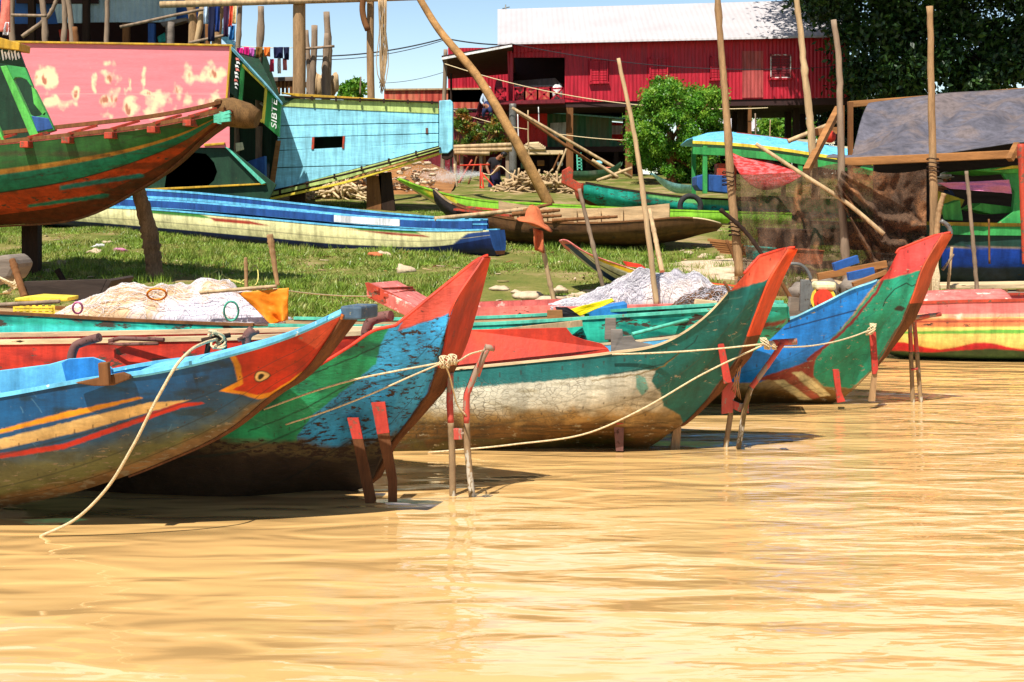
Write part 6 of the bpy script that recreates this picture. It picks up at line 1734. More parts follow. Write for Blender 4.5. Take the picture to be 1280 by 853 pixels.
for k, (x, w, y0, y1, c, lab) in enumerate([(265, 8, 2, 52, (20, 26, 60), "long navy garment hung by the bamboo props"), (258, 5, 6, 30, (200, 220, 240), "pale blue shirt hung by the bamboo props"), (272, 6, 4, 40, (30, 60, 130), "blue garment hung by the bamboo props"), (283, 7, 3, 46, (60, 30, 60), "dark plum garment hanging before the sky"), (289, 5, 6, 34, (230, 90, 60), "coral garment hanging before the sky"), (294, 5, 4, 30, (240, 215, 160), "cream garment hanging before the sky"), (291, 6, 32, 50, (40, 110, 170), "small blue cloth hanging under the coral one"), (4, 18, -4, 40, (240, 130, 110), "coral patterned cloth hanging at the top left corner"), (-2, 8, 0, 30, (80, 70, 160), "violet cloth at the picture's left edge"), (7, 8, 28, 44, (235, 225, 225), "white cloth hanging below the coral patterned one")]):
    MT['i%d' % k] = M("garment_fabric", S(*c), var=.3, ns=8, rough=.85, trans=.15)
    cloth("garment", lab, "clothing", [(x - w / 2, y0), (x + w / 2, y0), (x + w / 2 - 1, y1), (x - w / 2 - 1, y1)], 42.9 if x > 100 else 34, 'i%d' % k, k + 29, .08, 14, freq=8, grp="washing at the stilt house")

# ================================================================== TIN STILT HOUSE, TOP LEFT
hsA = T("stilt_house", "grey blue tin stilt house with dark open underside at the top left", "house", P(130, 120, 50))
def apx(nm, poly, m_, Y, th=.12, lab=None): mb = MB().px(poly, Y, th); return part(mb, nm, m_, hsA, lab)
apx("wall_sheet", [(116, -60), (218, -60), (218, 28), (112, 28)], 'greytin', 50, .08)
apx("wall_sheet", [(67, 5), (108, 5), (106, 29), (72, 29)], 'greytin', 49.8, .08)
apx("blue_curtain", [(15, -60), (66, -60), (72, 30), (18, 30)], 'bluecloth', 50.2, .1)
apx("blue_patch", [(218, -60), (252, -60), (252, 32), (218, 26)], 'bluecloth', 50.2, .1)
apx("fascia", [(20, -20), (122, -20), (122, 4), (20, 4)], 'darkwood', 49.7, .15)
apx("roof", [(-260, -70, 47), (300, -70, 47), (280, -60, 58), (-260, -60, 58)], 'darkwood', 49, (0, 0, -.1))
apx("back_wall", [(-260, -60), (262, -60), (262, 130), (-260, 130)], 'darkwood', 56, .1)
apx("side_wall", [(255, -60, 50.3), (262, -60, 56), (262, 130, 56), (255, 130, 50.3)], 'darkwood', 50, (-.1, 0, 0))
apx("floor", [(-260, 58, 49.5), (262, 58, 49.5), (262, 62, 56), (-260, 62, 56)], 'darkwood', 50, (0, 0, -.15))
apx("ledge", [(200, 28), (232, 22), (232, 26), (204, 34)], 'plankgrey', 49.6, .5)
apx("tin_strip", [(200, -60), (220, -60), (220, 24), (205, 30)], 'greytin', 49.7, .05)
apx("blue_roof_end", [(262, 20, 50), (300, 62, 50), (290, 62, 50), (262, 34, 50)], 'cyan', 49.5, 1.0)
for k, (x, m_) in enumerate(((40, 'logdark'), (108, 'logdark'), (158, 'logbrown'), (190, 'royalblue'), (212, 'plankgrey'))):
    mb = MB().bar(P(x, 150, 49.4), P(x, -40 if k < 2 else 30, 49.4), .22, .22); part(mb, "stilt", m_, hsA)
mb = MB().px([(73, 37), (88, 36), (88, 56), (76, 56)], 51, .6); solo(mb, "crate", 'red', "red box standing in the dark under the tin house", "box", bevel=.02)
mb = MB().px([(196, 46), (206, 40), (208, 52), (198, 54)], 51, .4); solo(mb, "basket", 'teal', "teal basin in the dark under the tin house", "basin", bevel=.05)
for k, (pts, r, m_, lab) in enumerate(([[(16, 62), (14, 20), (15, -10)], .12, 'loggrey', "grey post at the far left in front of the tin house"], [[(57, 62), (55, 18), (51, -10)], .11, 'loggrey', "grey post leaning slightly before the blue curtain"], [[(79, 62), (81, 20), (79, -10)], .09, 'loggrey', "slim grey post, left of a crossing pair"], [[(91, 62), (88, 20), (84, -10)], .10, 'loggrey', "grey post, right of a crossing pair"], [[(133, 62), (134, 15), (134, -10)], .09, 'loggrey', "straight grey post before the pale tin wall"], [[(96, 62), (93, 34)], .11, 'logbrown', "short brown stump post by the crossing pair"],
     [[(240, 60), (241, 25), (235, -10)], .15, 'logtan', "bright tan forked bamboo prop, left of its pair"], [[(244, 60), (251, 25), (255, -10)], .12, 'logpale', "bright pale bamboo prop leaning right, from the same foot"], [[(270, 60), (272, 30), (277, 4)], .17, 'logtan', "thick bamboo prop with a banded joint"], [[(260, 60), (259, 28)], .09, 'logbrown', "short brown bamboo between the props"], [[(297, 66), (299, 30), (300, -8)], .09, 'loggrey', "grey post beside the coral garment"], [[(28, 46), (62, 18), (74, -8)], .07, 'loggrey', "thin grey pole slanting across the blue curtain"], [[(213, 62), (214, 28)], .13, 'plankgrey', "short grey post below the tin wall's right end"])):
    Y = 46 if k < 6 or k > 10 else 44
    p = [P(x, y, Y) for x, y in pts]
    if pts[0][1] > 55: p = [np.array([p[0][0], Y, float(gz(p[0][0], Y)) - .1])] + p
    pole("post", lab, "post", p, r, r * .85, m_, "posts in front of the tin house", seed=40 + k)
for k, (a, b_, lab) in enumerate((((14, 19), (58, 20), "thin horizontal pole across the far left posts"), ((150, 34), (300, 2), "long thin crooked pole rising to the right before the tin wall"), ((236, 54), (282, 44), "thin pole tied at the feet of the bamboo props"))):
    mb = MB().tube(wob(P(*a, 43.8), P(*b_, 43.8), 14, .015, k), .05, 6); solo(mb, "rail_pole", 'loggrey', lab, "pole")

# ================================================================== RED HOUSE ON STILTS
Yh = 58.0
paint('peelwhite', (226, 216, 212), chip=S(150, 60, 60), amt=.75, cs=5)
hsR = T("stilt_house", "big dark red tin house on stilts with a pale roof and shuttered windows", "house", np.array([8.0, Yh, 3.3]))
def rpx(nm, poly, m_, Y=Yh, th=.12, root=None, lab=None, bev=0): mb = MB().px(poly, Y, th); return part(mb, nm, m_, root or hsR, lab, bevel=bev)
rpx("front_wall", [(706, 50), (1062, 45), (1062, 122), (706, 128)], 'redwall', Yh, .1)
rpx("faded_sheet", [(928, 64), (954, 64), (954, 122), (928, 122.5)], 'redwallpale', Yh - .03, .03)
rpx("faded_sheet", [(899, 103), (907, 103), (907, 122), (899, 122.5)], 'redwallpale', Yh - .03, .03)
rpx("end_wall", [(1062, 45, Yh), (1062, 122, Yh), (1025, 128, 66), (1025, 55, 66)], 'redwall', Yh, (-.1, 0, 0))
rpx("back_wall", [(560, 60), (1010, 60), (1010, 128), (560, 128)], 'redwall', 66, .1)
rpx("roof", [(622, 56, 57.3), (1075, 46, 57.3), (1030, 2, 62), (622, 14, 62)], 'whiteroof', Yh, (0, .02, .08))
rpx("roof_back", [(622, 14, 62.05), (1030, 2, 62.05), (1010, 50, 67), (640, 58, 67)], 'whiteroof', Yh, (0, .02, .08))
rpx("gable", [(622, 16, 61.9), (622, 57, 57.5), (640, 57, 66.5)], 'roofred', Yh, (.06, 0, 0))
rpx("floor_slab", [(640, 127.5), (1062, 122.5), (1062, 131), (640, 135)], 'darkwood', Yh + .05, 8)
rpx("upper_board", [(640, 55.2), (706, 53), (706, 72), (640, 72)], 'redwall', Yh, .1)  # red tin board above the verandah opening
for k, (x0, x1, y0, y1, m_) in enumerate(((738, 760, 74, 103, 'redwall'), (812, 835, 72, 98, 'redwall'), (888, 908, 70, 99, 'redwall'), (963, 989, 68, 98, 'white'))):
    w = T; 
    fr_ = rpx("window", [(x0, y0), (x1, y0 - .6), (x1, y1 - .6), (x0, y1)], 'redwall', Yh - .06, .06)
    mb = MB()
    for a in ((x0, y0, x1, y0 + 1.6), (x0, y1 - 1.6, x1, y1), (x0, y0, x0 + 1.3, y1), (x1 - 1.3, y0, x1, y1)): mb.px([(a[0], a[1]), (a[2], a[1]), (a[2], a[3]), (a[0], a[3])], Yh - .13 - .004 * a[0] % .01, .08)
    o = part(mb, "frame", 'peelwhite' if k == 3 else 'redwall', hsR); o.parent = fr_
    for s_ in range(2):
        a0 = x0 + 1.5 + s_ * (x1 - x0 - 2) / 2; a1 = a0 + (x1 - x0) / 2 - 2.2
        mb = MB()
        for j in range(8):
            y = y0 + 2.4 + (y1 - y0 - 4) * j / 8
            mb.px([(a0, y), (a1, y - .2), (a1, y + 2.2), (a0, y + 2.4)], Yh - .10 - .01 * (j % 2), .035)
        o = part(mb, "shutter", 'redwall' if k < 3 else 'roofred', hsR); o.parent = fr_
    mb = MB().px([(x0 - 1.5, y1), (x1 + 1.5, y1 - .6), (x1 + 1.5, y1 + 1.4), (x0 - 1.5, y1 + 2)], Yh - .16, .12); o = part(mb, "sill", 'redwall', hsR); o.parent = fr_
for k, (x, y0, y1, Y, w) in enumerate(((712, 130, 226, 58.2, .28), (786, 130, 218, 58.2, .28), (783, 130, 200, 64, .3), (925, 124, 200, 60, .22), (932, 124, 200, 61, .22), (918, 124, 200, 62, .22), (985, 123, 200, 62, .26), (995, 123, 200, 60, .26), (1003, 123, 200, 64, .26), (937, 123, 190, 58.2, .14), (1050, 123, 220, 58.2, .28), (640, 130, 220, 58.2, .26), (850, 126, 220, 58.2, .28), (850, 126, 220, 65, .28), (730, 130, 200, 65, .28))):
    q0 = P(x, y1, Y); q0[2] = float(gz(q0[0], Y)) - .1
    mb = MB().bar(q0, P(x, y0, Y), w, w); part(mb, "stilt", ['logbrown', 'logdark'][k not in (0, 1, 9)], hsR)
# verandah
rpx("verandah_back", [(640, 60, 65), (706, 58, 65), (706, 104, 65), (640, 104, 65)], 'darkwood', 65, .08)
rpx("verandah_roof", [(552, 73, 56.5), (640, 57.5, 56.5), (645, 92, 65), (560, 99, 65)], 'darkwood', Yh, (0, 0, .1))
rpx("eave_trim", [(552, 72, 56.3), (640, 56, 56.3), (640, 58.5, 56.3), (552, 75, 56.3)], 'white', Yh, .1)
rpx("verandah_post", [(634, 60), (642, 60), (641, 128), (636, 128)], 'redwall', Yh - .1, .25)
rpx("verandah_beam", [(640, 56), (706, 53), (706, 62), (640, 66)], 'redwall', Yh - .1, .2)
rpx("balcony_floor", [(612, 127), (706, 124), (706, 129), (612, 131)], 'roofred', Yh - .6, 7)
rpx("stair_rail", [(585, 77), (589, 77), (609, 118), (605, 120)], 'redwall', Yh - 1, .15)
rpx("crate_row", [(644, 110), (687, 108), (687, 124), (644, 126)], 'rustwall', Yh + .3, .5)
rpx("pale_awning", [(642, 103, 62), (694, 99, 62), (703, 108, 60), (642, 109, 60)], 'whiteroof', Yh, (0, 0, .05))
for (x0, x1) in ((619, 632), (644, 656), (656, 672), (672, 688), (688, 704)):
    mb = MB()
    for a, b_ in (((x0, 111), (x1, 110.5)), ((x0, 126), (x1, 125.5)), ((x0, 111), (x1, 125.5)), ((x0, 126), (x1, 110.5)), ((x0, 110), (x0, 127)), ((x1, 110), (x1, 127))):
        mb.bar(P(*a, Yh - .55), P(*b_, Yh - .55), .07, .07)
    part(mb, "railing", 'redwall', hsR)
mb = MB().blob(P(697, 116, 57.8), (.22, .2, .36), 4, .3, 8); solo(mb, "bundle", 'white', "white cloth bundle on the red house balcony rail", "bundle")
mb = MB().px([(619, 106), (620, 101), (623, 99), (623.5, 95), (624.5, 99), (627, 101), (628, 106), (629, 111), (618, 111)], Yh - .4, .3); solo(mb, "spirit_house", 'roofred', "tiny dark spirit house with pointed roof on the balcony corner", "shrine")
mb = MB().bar(P(629, 66, 62), P(629, 22, 62), .03, .03); 
ant = MB().tube([P(632, 24, 62), P(632, 6, 62)], .03, 6).bar(P(628, 11, 62), P(637, 9, 62), .04, .04).bar(P(629, 14, 62), P(636, 14, 62), .04, .04)
solo(ant, "antenna", 'iron', "small television antenna on the pale roof's left end", "antenna")

# neighbours beneath and behind
nb = T("shed", "green tin shed with a dark base standing under the red house", "shed", P(730, 205, 63))
def npx(nm, poly, m_, Y, th, root): mb = MB().px(poly, Y, th); return part(mb, nm, m_, root)
npx("wall", [(684, 142), (765, 145), (765, 174), (780, 180), (780, 184), (684, 184)], 'greentin', 62, .1, nb)
npx("window_board", [(688, 154), (708, 153), (708, 172), (688, 172)], 'white', 61.9, .05, nb)
npx("roof", [(680, 141, 61.5), (790, 150, 61.5), (790, 140, 66), (680, 138, 66)], 'cyan', 62, (0, 0, .06), nb)
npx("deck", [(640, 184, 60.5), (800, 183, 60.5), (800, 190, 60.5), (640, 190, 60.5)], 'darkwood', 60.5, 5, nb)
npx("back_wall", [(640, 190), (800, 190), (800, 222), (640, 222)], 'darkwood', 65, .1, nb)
for x in (652, 690, 735, 770): 
    mb = MB().bar(P(x, 225, 60.7), P(x, 190, 60.7), .2, .2); part(mb, "stilt", 'logdark', nb)
nr = T("shed", "bright red tin shed wall under the red house balcony", "shed", P(662, 205, 61.5))
npx("wall", [(640, 143), (684, 142), (684, 184), (640, 184)], 'brightred', 61.4, .1, nr)
npx("side_wall", [(566, 150, 64), (640, 143, 61.4), (640, 184, 61.4), (566, 190, 64)], 'roofred', 62, .1, nr)
npx("roof", [(560, 142, 61), (690, 138, 61), (690, 136, 65), (560, 139, 65)], 'darkwood', 61, (0, 0, .06), nr)
ns = T("shed", "small pale fronted shed seen between the green shed and the mango tree", "shed", P(772, 190, 70))
npx("wall", [(756, 152), (782, 154), (782, 182), (756, 182)], 'brightred', 70, .1, ns); npx("front", [(762, 157), (778, 157), (778, 168), (762, 168)], 'white', 69.8, .05, ns); npx("roof", [(735, 141, 69), (790, 142, 69), (790, 150, 69), (752, 147, 69)], 'cyan', 69, 2, ns)
nw = T("building", "far pale building with wide roof seen between the stilts of the red house", "building", P(940, 190, 120))
npx("roof", [(880, 134, 110), (980, 134, 110), (985, 164, 106), (880, 164, 106)], 'whiteroof', 110, (0, .5, .2), nw); npx("wall", [(880, 163), (985, 163), (985, 205), (880, 205)], 'greentin', 107, .3, nw)
fw_ = T("tin_fence", "rusty red corrugated fence wall left of the red house", "fence", P(545, 150, 66))
npx("sheet", [(480, 112), (612, 111), (612, 136), (480, 136)], 'rustwall', 66, .08, fw_); npx("lower_sheet", [(480, 137), (640, 136), (640, 226), (480, 226)], 'roofred', 66.1, .1, fw_)
npx("edge_rail", [(480, 111), (612, 110), (612, 112), (480, 113)], 'logpale', 65.9, .12, fw_)
# shelf of poles and planks at the foot of the bush
sh = T("plank_rack", "low rack of grey poles under the bush, beside the bending man", "rack", P(600, 215, 52))
for k, (a, b_) in enumerate((((566, 184), (640, 181)), ((566, 188), (640, 187)), ((568, 191), (612, 192)))):
    mb = MB().tube(wob(P(*a, 52), P(*b_, 52), 8, .01, k), .08, 7); part(mb, "pole", 'logpale', sh)
for x in (569, 577, 601, 634): mb = MB().bar(P(x, 232, 52.2), P(x, 184, 52.2), .12, .12); part(mb, "leg", 'loggrey', sh)
bx = T("pallet", "pale slatted load on a plank below the red shed wall", "pallet", P(668, 190, 57))
for k in range(5): mb = MB().tube(wob(P(651 + 2 * k, 186 - 1.3 * k, 57), P(682 - 2 * k, 186 - 1.5 * k, 57), 6, .01, k), .09, 6); part(mb, "slat", 'plankpale', bx)
npx("board", [(650, 188), (704, 188), (704, 193), (650, 193)], 'plankpale', 57, .8, bx)
ld = MB()
for x in (722, 727): ld.bar(P(x, 213, 56.5), P(x - 1, 191, 56.5), .05, .05)
for k in range(5): ld.bar(P(722, 210 - 4 * k, 56.5), P(727, 210 - 4 * k, 56.5), .05, .05)
solo(ld, "ladder", 'mint', "small mint green ladder under the red house", "ladder")
for k, (a, b_, Y, r, m_, lab) in enumerate((((640, 135), (790, 222), 54, .06, 'logpale', "long pale pole sloping down from the balcony to the boats"), ((646, 140), (775, 228), 54.3, .06, 'logbrown', "brown pole sloping beside the pale one"), ((740, 200), (773, 222), 45, .05, 'logpale', "yellowish pole resting on the teal boat's dark deck"), ((568, 205), (574, 262), 50, .04, 'logpale', "thin white stick left of the bending man"), ((746, 226), (790, 210), 46, .05, 'logpale', "short pale pole on the small green canoe"))):
    mb = MB().tube(wob(P(*a, Y), P(*b_, Y), 10, .006, k), r, 7); solo(mb, "pole", m_, lab, "pole", "sloping poles under the red house")
cn = MB(); 
axc = Axis(P(775, 203, 47), 20)
cnr = T("canoe", "small green canoe with raised tip under the red house", "boat", P(745, 222, 47))
hc = Hull(axc, [[(715, 214, .5), (715, 220, .45), (718, 226, .1)], [(745, 213, .5), (745, 219, .45), (745, 226, .05)], [(765, 209, .3), (765, 214, .25), (764, 222, .03)], [(776, 202, .1), (776, 204, .1), (776, 207, .05)]], 40, 14)
hc.shell(cnr, painter(S(70, 110, 80), [('blotch', (.05, .1, .5), S(110, 120, 100), .4)], 31), hullG, 'hullinner', .04)
c2 = T("canoe", "little pale blue canoe tip in front of the mango tree", "boat", P(825, 236, 42))
hc2 = Hull(Axis(P(815, 217, 42), 170), [[(870, 232, .5), (870, 236, .45), (870, 242, .05)], [(840, 228, .4), (840, 233, .35), (841, 240, .03)], [(826, 222, .25), (827, 226, .2), (829, 232, .02)], [(815, 216, .08), (815, 217, .08), (816, 219, .04)]], 30, 12)
hc2.shell(c2, painter(S(150, 210, 215), [], 32), hullG, 'lightblue', .04)

# ================================================================== FIREWOOD, STONES
def woodpile(label, x0, x1, y0, y1, Y, n, seed, dep=1.6):
    q = np.random.default_rng(seed); mb = MB()
    for k in range(n):
        x = q.uniform(x0, x1); t = 1 - abs((x - x0) / (x1 - x0) * 2 - 1) ** 2.5
        y = y1 - (y1 - y0) * q.random() * t
        a = q.normal(0, .45) + (math.pi / 2 if q.random() < .2 else 0); L = q.uniform(8, 22)
        d = q.uniform(-.3, .3)
        c = P(x, y, Y + q.random() * dep * (1 - (y1 - y) / (y1 - y0) * .5))
        h = np.array([math.cos(a) * L / F * Y, d, math.sin(a) * L / F * Y])
        mb.tube(wob(c - h / 2, c + h / 2, 5, .06, k), q.uniform(.02, .05), 5)
    return solo(mb, "firewood_pile", ['logpale', 'plankpale'][seed % 2], label, "firewood", kind='stuff')
woodpile("pile of pale driftwood sticks under the pale blue hull", 376, 470, 228, 262, 43, 300, 1)
woodpile("heap of bleached driftwood between the bending man and the teal boat", 616, 722, 216, 246, 46, 380, 2)
q_ = np.random.default_rng(8)
mb = MB()
for k in range(260):
    mb.blob(P(q_.uniform(395, 545), q_.uniform(196, 246), 46.6 + q_.random()), np.array([1.3, 1, .7]) * q_.uniform(.03, .11), k, .8, 5)
solo(mb, "rubble", 'stone', "slope of pale rubble and shells behind the pale blue hull's props", "rubble", kind='stuff')
mb = MB().grid(np.stack(np.meshgrid(np.linspace(-9, -2, 20), np.linspace(46, 54, 12), indexing='ij') + [np.zeros((20, 12))], -1))
V = mb.v[0]; V[:, 2] = gz(V[:, 0], V[:, 1]) + np.clip((V[:, 1] - 46.5) * .35, 0, 1.6) * np.clip(1 - np.abs(V[:, 0] + 5.2) / 3.6, 0, 1); mb.sm = True
solo(mb, "mound", 'plankbrown', "brown earth mound behind the props of the pale blue hull", "mound", kind='structure')
ston = [(700, 366, .16), (722, 372, .14), (646, 366, .08), (118, 318, .18), (135, 305, .12), (505, 340, .2), (480, 320, .16), (438, 329, .06), (655, 283, .1), (60, 340, .1), (75, 332, .14), (450, 357, .06), (700, 330, .08), (735, 378, .1), (860, 318, .1), (880, 322, .14), (900, 325, .12)]
for k, (x, y, r) in enumerate(ston):
    r = r * .68; g0 = np.array(G(x, y)); mb = MB().blob(g0 + [0, 0, r * .2], (r * 1.3, r, r * .6), k, .8, 9)
    solo(mb, "stone", 'stone', "pale stone half sunk in the patchy grass of the bank", "stone", "stones on the bank")
for k, (x, y, m_, lab) in enumerate(((123, 312, 'white', "crumpled white plastic scrap on the shaded grass"), (470, 322, 'hatbrown', "reddish scrap of cloth on the grass near the long blue boat"), (150, 317, 'pinkcloth', "pale pink scrap of plastic on the shaded grass"))):
    g0 = np.array(G(x, y)); mb = MB().blob(g0 + [0, 0, .05], (.13, .10, .05), k + 60, .9, 9); solo(mb, "litter", m_, lab, "litter")
for k in range(6):
    mb = MB().bar(P(885 + 3 * k, 300 + 3 * k, 26.5), P(925 + 4 * k, 304 + 3 * k, 26.3), .1, .05); solo(mb, "board", 'plankbrown', "weathered plank stacked on the grass under the brown boat's bow", "board", "planks stacked under the brown boat's bow")

# ================================================================== TREES
def leaves(clumps, n, size, seed, shell=.55):
    q = np.random.default_rng(seed)
    C = np.array([c[:3] for c in clumps]); R = np.array([c[3] for c in clumps])
    w = R ** 2; w /= w.sum()
    idx = q.choice(len(R), n, p=w)
    d = q.normal(size=(n, 3)); d /= np.linalg.norm(d, axis=1)[:, None]
    rr = shell + (1 - shell) * q.random(n) ** .6
    p = C[idx] + (d * (R[idx] * rr)[:, None] * .55 + q.normal(size=(n, 3)) * (R[idx] * .42)[:, None]) * np.array([1, 1, .85])
    L = size * q.uniform(.6, 1.3, n)
    ax = d * .6 + q.normal(size=(n, 3)) * .7 + np.array([0, 0, -.35]); ax /= np.linalg.norm(ax, axis=1)[:, None]
    sd = np.cross(ax, q.normal(size=(n, 3))); sd /= np.linalg.norm(sd, axis=1)[:, None]
    nrm = np.cross(ax, sd)
    V = np.stack([p - ax * L[:, None] * .5, p + sd * L[:, None] * .24 + nrm * L[:, None] * .06, p + ax * L[:, None] * .5, p - sd * L[:, None] * .24 + nrm * L[:, None] * .06], 1)
    return V.reshape(-1, 3)
def tree(label, base, trunk_top, r, clumps, n, size, leaf, seed, name="tree", bark='logbrown', group=None):
    t = T(name, label, "tree", base, group)
    base = np.array(base, float); tt = np.array(trunk_top, float)
    mb = MB().tube(wob(base - [0, 0, .2], tt, 10, .03, seed), np.linspace(r, r * .55, 10), 9)
    part(mb, "trunk", bark, t)
    q = np.random.default_rng(seed)
    for k in range(min(7, len(clumps))):
        c = clumps[(k * 3) % len(clumps)]
        s0 = base + (tt - base) * q.uniform(.55, 1)
        mb = MB().tube(wob(s0, np.array(c[:3]), 8, .05, seed + k), np.linspace(r * .4, r * .1, 8), 6); part(mb, "limb", bark, t)
    bulk("crown", leaves(clumps, n, size, seed), 4, leaf, parent=t)
    return t
def clump(px, py, rpx, Y): p = P(px, py, Y); return (p[0], p[1], p[2], rpx / F * Y)
qq = np.random.default_rng(21)
def clumps_in(poly, n, rlo, rhi, Y, dY, seed):
    q = np.random.default_rng(seed); out = []
    xs = [p[0] for p in poly]; ys = [p[1] for p in poly]
    while len(out) < n:
        x, y = q.uniform(min(xs), max(xs)), q.uniform(min(ys), max(ys))
        if inpoly(np.array([x]), np.array([y]), poly)[0]: out.append(clump(x, y, q.uniform(rlo, rhi), Y + q.uniform(-dY, dY)))
    return out
mango = [(800, 140), (812, 108), (835, 96), (865, 108), (892, 112), (904, 140), (898, 175), (892, 205), (862, 222), (815, 222), (788, 200), (780, 165)]
tree("bushy bright green mango tree in front of the red house", P(840, 252, 52), P(838, 165, 52), .22, clumps_in(mango, 75, 6, 15, 52, 1.5, 3), 52000, .13, 'leafmid', 3)
bush = [(578, 165), (595, 150), (622, 150), (640, 162), (640, 182), (580, 184)]
tree("small bush with orange tinted leaves behind the pole rack", P(605, 205, 54), P(605, 175, 54), .06, clumps_in(bush, 26, 4, 8, 54, .6, 5), 8000, .12, 'leafbush', 5, "bush")
tree("sparse orange flowered shrub beside the pale blue stem post", P(573, 200, 53), P(574, 150, 53), .05, clumps_in([(568, 120), (580, 118), (584, 190), (568, 190)], 9, 4, 8, 53, .4, 6), 700, .2, 'leafbush', 6, "bush")
tree("small far round tree in the sky gap left of the slim post", P(441, 130, 90), P(441, 112, 90), .2, clumps_in([(428, 108), (440, 102), (455, 108), (456, 120), (425, 120)], 10, 6, 10, 90, 1, 7), 2000, .4, 'leafmid', 7)
big = [(978, -25), (1300, -30), (1300, 90), (1190, 125), (1110, 122), (1086, 108), (1062, 66), (1026, 30), (985, 2)]
cl = clumps_in(big, 80, 14, 36, 56, 1.6, 8)
cl += [clump(q0[0], q0[1], q0[2], q0[3]) for q0 in [(x, y, 46, Y) for x in range(985, 1420, 42) for y, Y in ((-70, 58), (-110, 60), (-60, 53), (-100, 55), (-150, 60))]]
tree("huge dark shade tree towering over the right end of the red house", P(1110, 230, 60), P(1115, 40, 58), .6, cl, 90000, .28, 'leafdark', 8, bark='logdark')
cl = clumps_in([(1212, 16), (1240, 30), (1300, 20), (1380, 0), (1400, 112), (1236, 112), (1225, 60)], 26, 6, 17, 57, 1.5, 9)
tree("lighter green tree with sunlit sprays at the right edge", P(1300, 230, 59), P(1300, 60, 59), .35, cl, 5200, .30, 'leaflight', 9)
cl = clumps_in([(1040, 95), (1240, 95), (1240, 160), (1040, 170)], 22, 20, 34, 68, 2, 19)
tree("dark leafy undertree filling the gap above the slate tarpaulin", P(1150, 230, 68), P(1150, 120, 68), .3, cl, 12000, .4, 'leafdark', 19, bark='logdark')
cl = clumps_in([(940, 140), (1060, 136), (1070, 200), (1020, 205), (975, 170), (950, 175)], 22, 8, 18, 74, 3, 10)
tree("green garden shrub seen through the stilts of the red house", P(1010, 215, 74), P(1010, 170, 74), .1, cl, 5000, .3, 'leafmid', 10, "bush")
tree("clipped dark shrub standing before the far pale building", P(968, 200, 80), P(968, 160, 80), .12, clumps_in([(955, 138), (982, 138), (985, 160), (955, 162)], 10, 7, 12, 80, 1, 11), 2500, .28, 'leafdark', 11, "bush")
cl = clumps_in([(-420, -40), (-300, -60), (-260, 120), (-420, 140)], 12, 30, 60, 60, 2, 12)

# far bank vegetation in the gaps under the house
cl = clumps_in([(640, 200), (1100, 190), (1300, 180), (1300, 225), (640, 228)], 60, 8, 14, 67, 2, 13)
tree("low hedge of dark shrubs along the foot of the red house stilts", P(900, 225, 66), P(900, 210, 66), .06, cl, 11000, .26, 'leafdark', 13, "hedge")

# ================================================================== PEOPLE
def person(label, J, edges, R, cols, base, hairc='hair', face=None, extra=None):
    """J: joint -> world point; R: radius; cols: joint -> material slot (by nearest joint)"""
    names = list(J)
    me = bpy.data.meshes.new("body")
    base = np.array(base, float)
    me.from_pydata([tuple(np.array(J[k]) - base) for k in names], [(names.index(a), names.index(b)) for a, b in edges], [])
    o = bpy.data.objects.new("tmp_body", me); COL.objects.link(o)
    o.modifiers.new("skin", 'SKIN'); sv = me.skin_vertices[0].data
    for i, k in enumerate(names):
        sv[i].radius = (R[k], R[k]) if not isinstance(R[k], tuple) else R[k]; sv[i].use_root = (k == 'pelvis')
    sb = o.modifiers.new("sub", 'SUBSURF'); sb.levels = 2; sb.render_levels = 2
    dg = bpy.context.evaluated_depsgraph_get()
    m2 = bpy.data.meshes.new_from_object(o.evaluated_get(dg)); bpy.data.objects.remove(o)
    m2.materials.clear()
    slots = []
    for k in names:
        if cols[k] not in slots: slots.append(cols[k])
    for s_ in slots: m2.materials.append(MT[s_])
    pts = np.array([np.array(J[k]) - base for k in names])
    for p in m2.polygons:
        c = np.array(p.center); i = int(np.argmin(np.linalg.norm(pts - c, axis=1) - np.array([R[k] if not isinstance(R[k], tuple) else max(R[k]) for k in names]) * .5))
        p.material_index = slots.index(cols[names[i]]); p.use_smooth = True
    body = bpy.data.objects.new("person", m2); COL.objects.link(body); body.location = tuple(base); BASE[body.name] = base
    setp(body, label, "person")
    hd = np.array(J['head'])
    return body, hd
MT['shirtblack'] = M("black_shirt", S(30, 28, 32), rough=.85); MT['sarong'] = M("dark_blue_sarong", S(40, 36, 72), rough=.85)
MT['shirtpale'] = M("pale_shirt", S(170, 185, 200), rough=.85); MT['trousers'] = M("navy_trousers", S(40, 50, 90), rough=.85); MT['shirtwhite'] = M("white_shirt", S(232, 220, 220), rough=.85)
# bending man with a hose
Yp = 50.; s_ = 1 / F * Yp
gz0 = H - (247 - HY) / F * Yp
def J2(x, y, d=0): return P(x, y, Yp + d)
Jm = {'pelvis': J2(619, 218), 'chest': J2(620, 204, -.15), 'neck': J2(625, 196, -.3), 'head': J2(630, 194, -.42), 'lsh': J2(613, 200, -.12), 'lel': J2(608, 208, -.2), 'lha': J2(612, 219, -.35), 'rsh': J2(626, 201, -.1), 'rel': J2(622, 211, -.35), 'rha': J2(614, 219, -.42), 'lkn': J2(614, 232, -.05), 'lft': J2(613, 247), 'rkn': J2(624, 232, 0), 'rft': J2(625, 247)}
E = [('pelvis', 'chest'), ('chest', 'neck'), ('neck', 'head'), ('chest', 'lsh'), ('lsh', 'lel'), ('lel', 'lha'), ('chest', 'rsh'), ('rsh', 'rel'), ('rel', 'rha'), ('pelvis', 'lkn'), ('lkn', 'lft'), ('pelvis', 'rkn'), ('rkn', 'rft')]
Rm = {'pelvis': .17, 'chest': .19, 'neck': .07, 'head': .11, 'lsh': .085, 'lel': .055, 'lha': .045, 'rsh': .085, 'rel': .055, 'rha': .045, 'lkn': .13, 'lft': .10, 'rkn': .13, 'rft': .10}
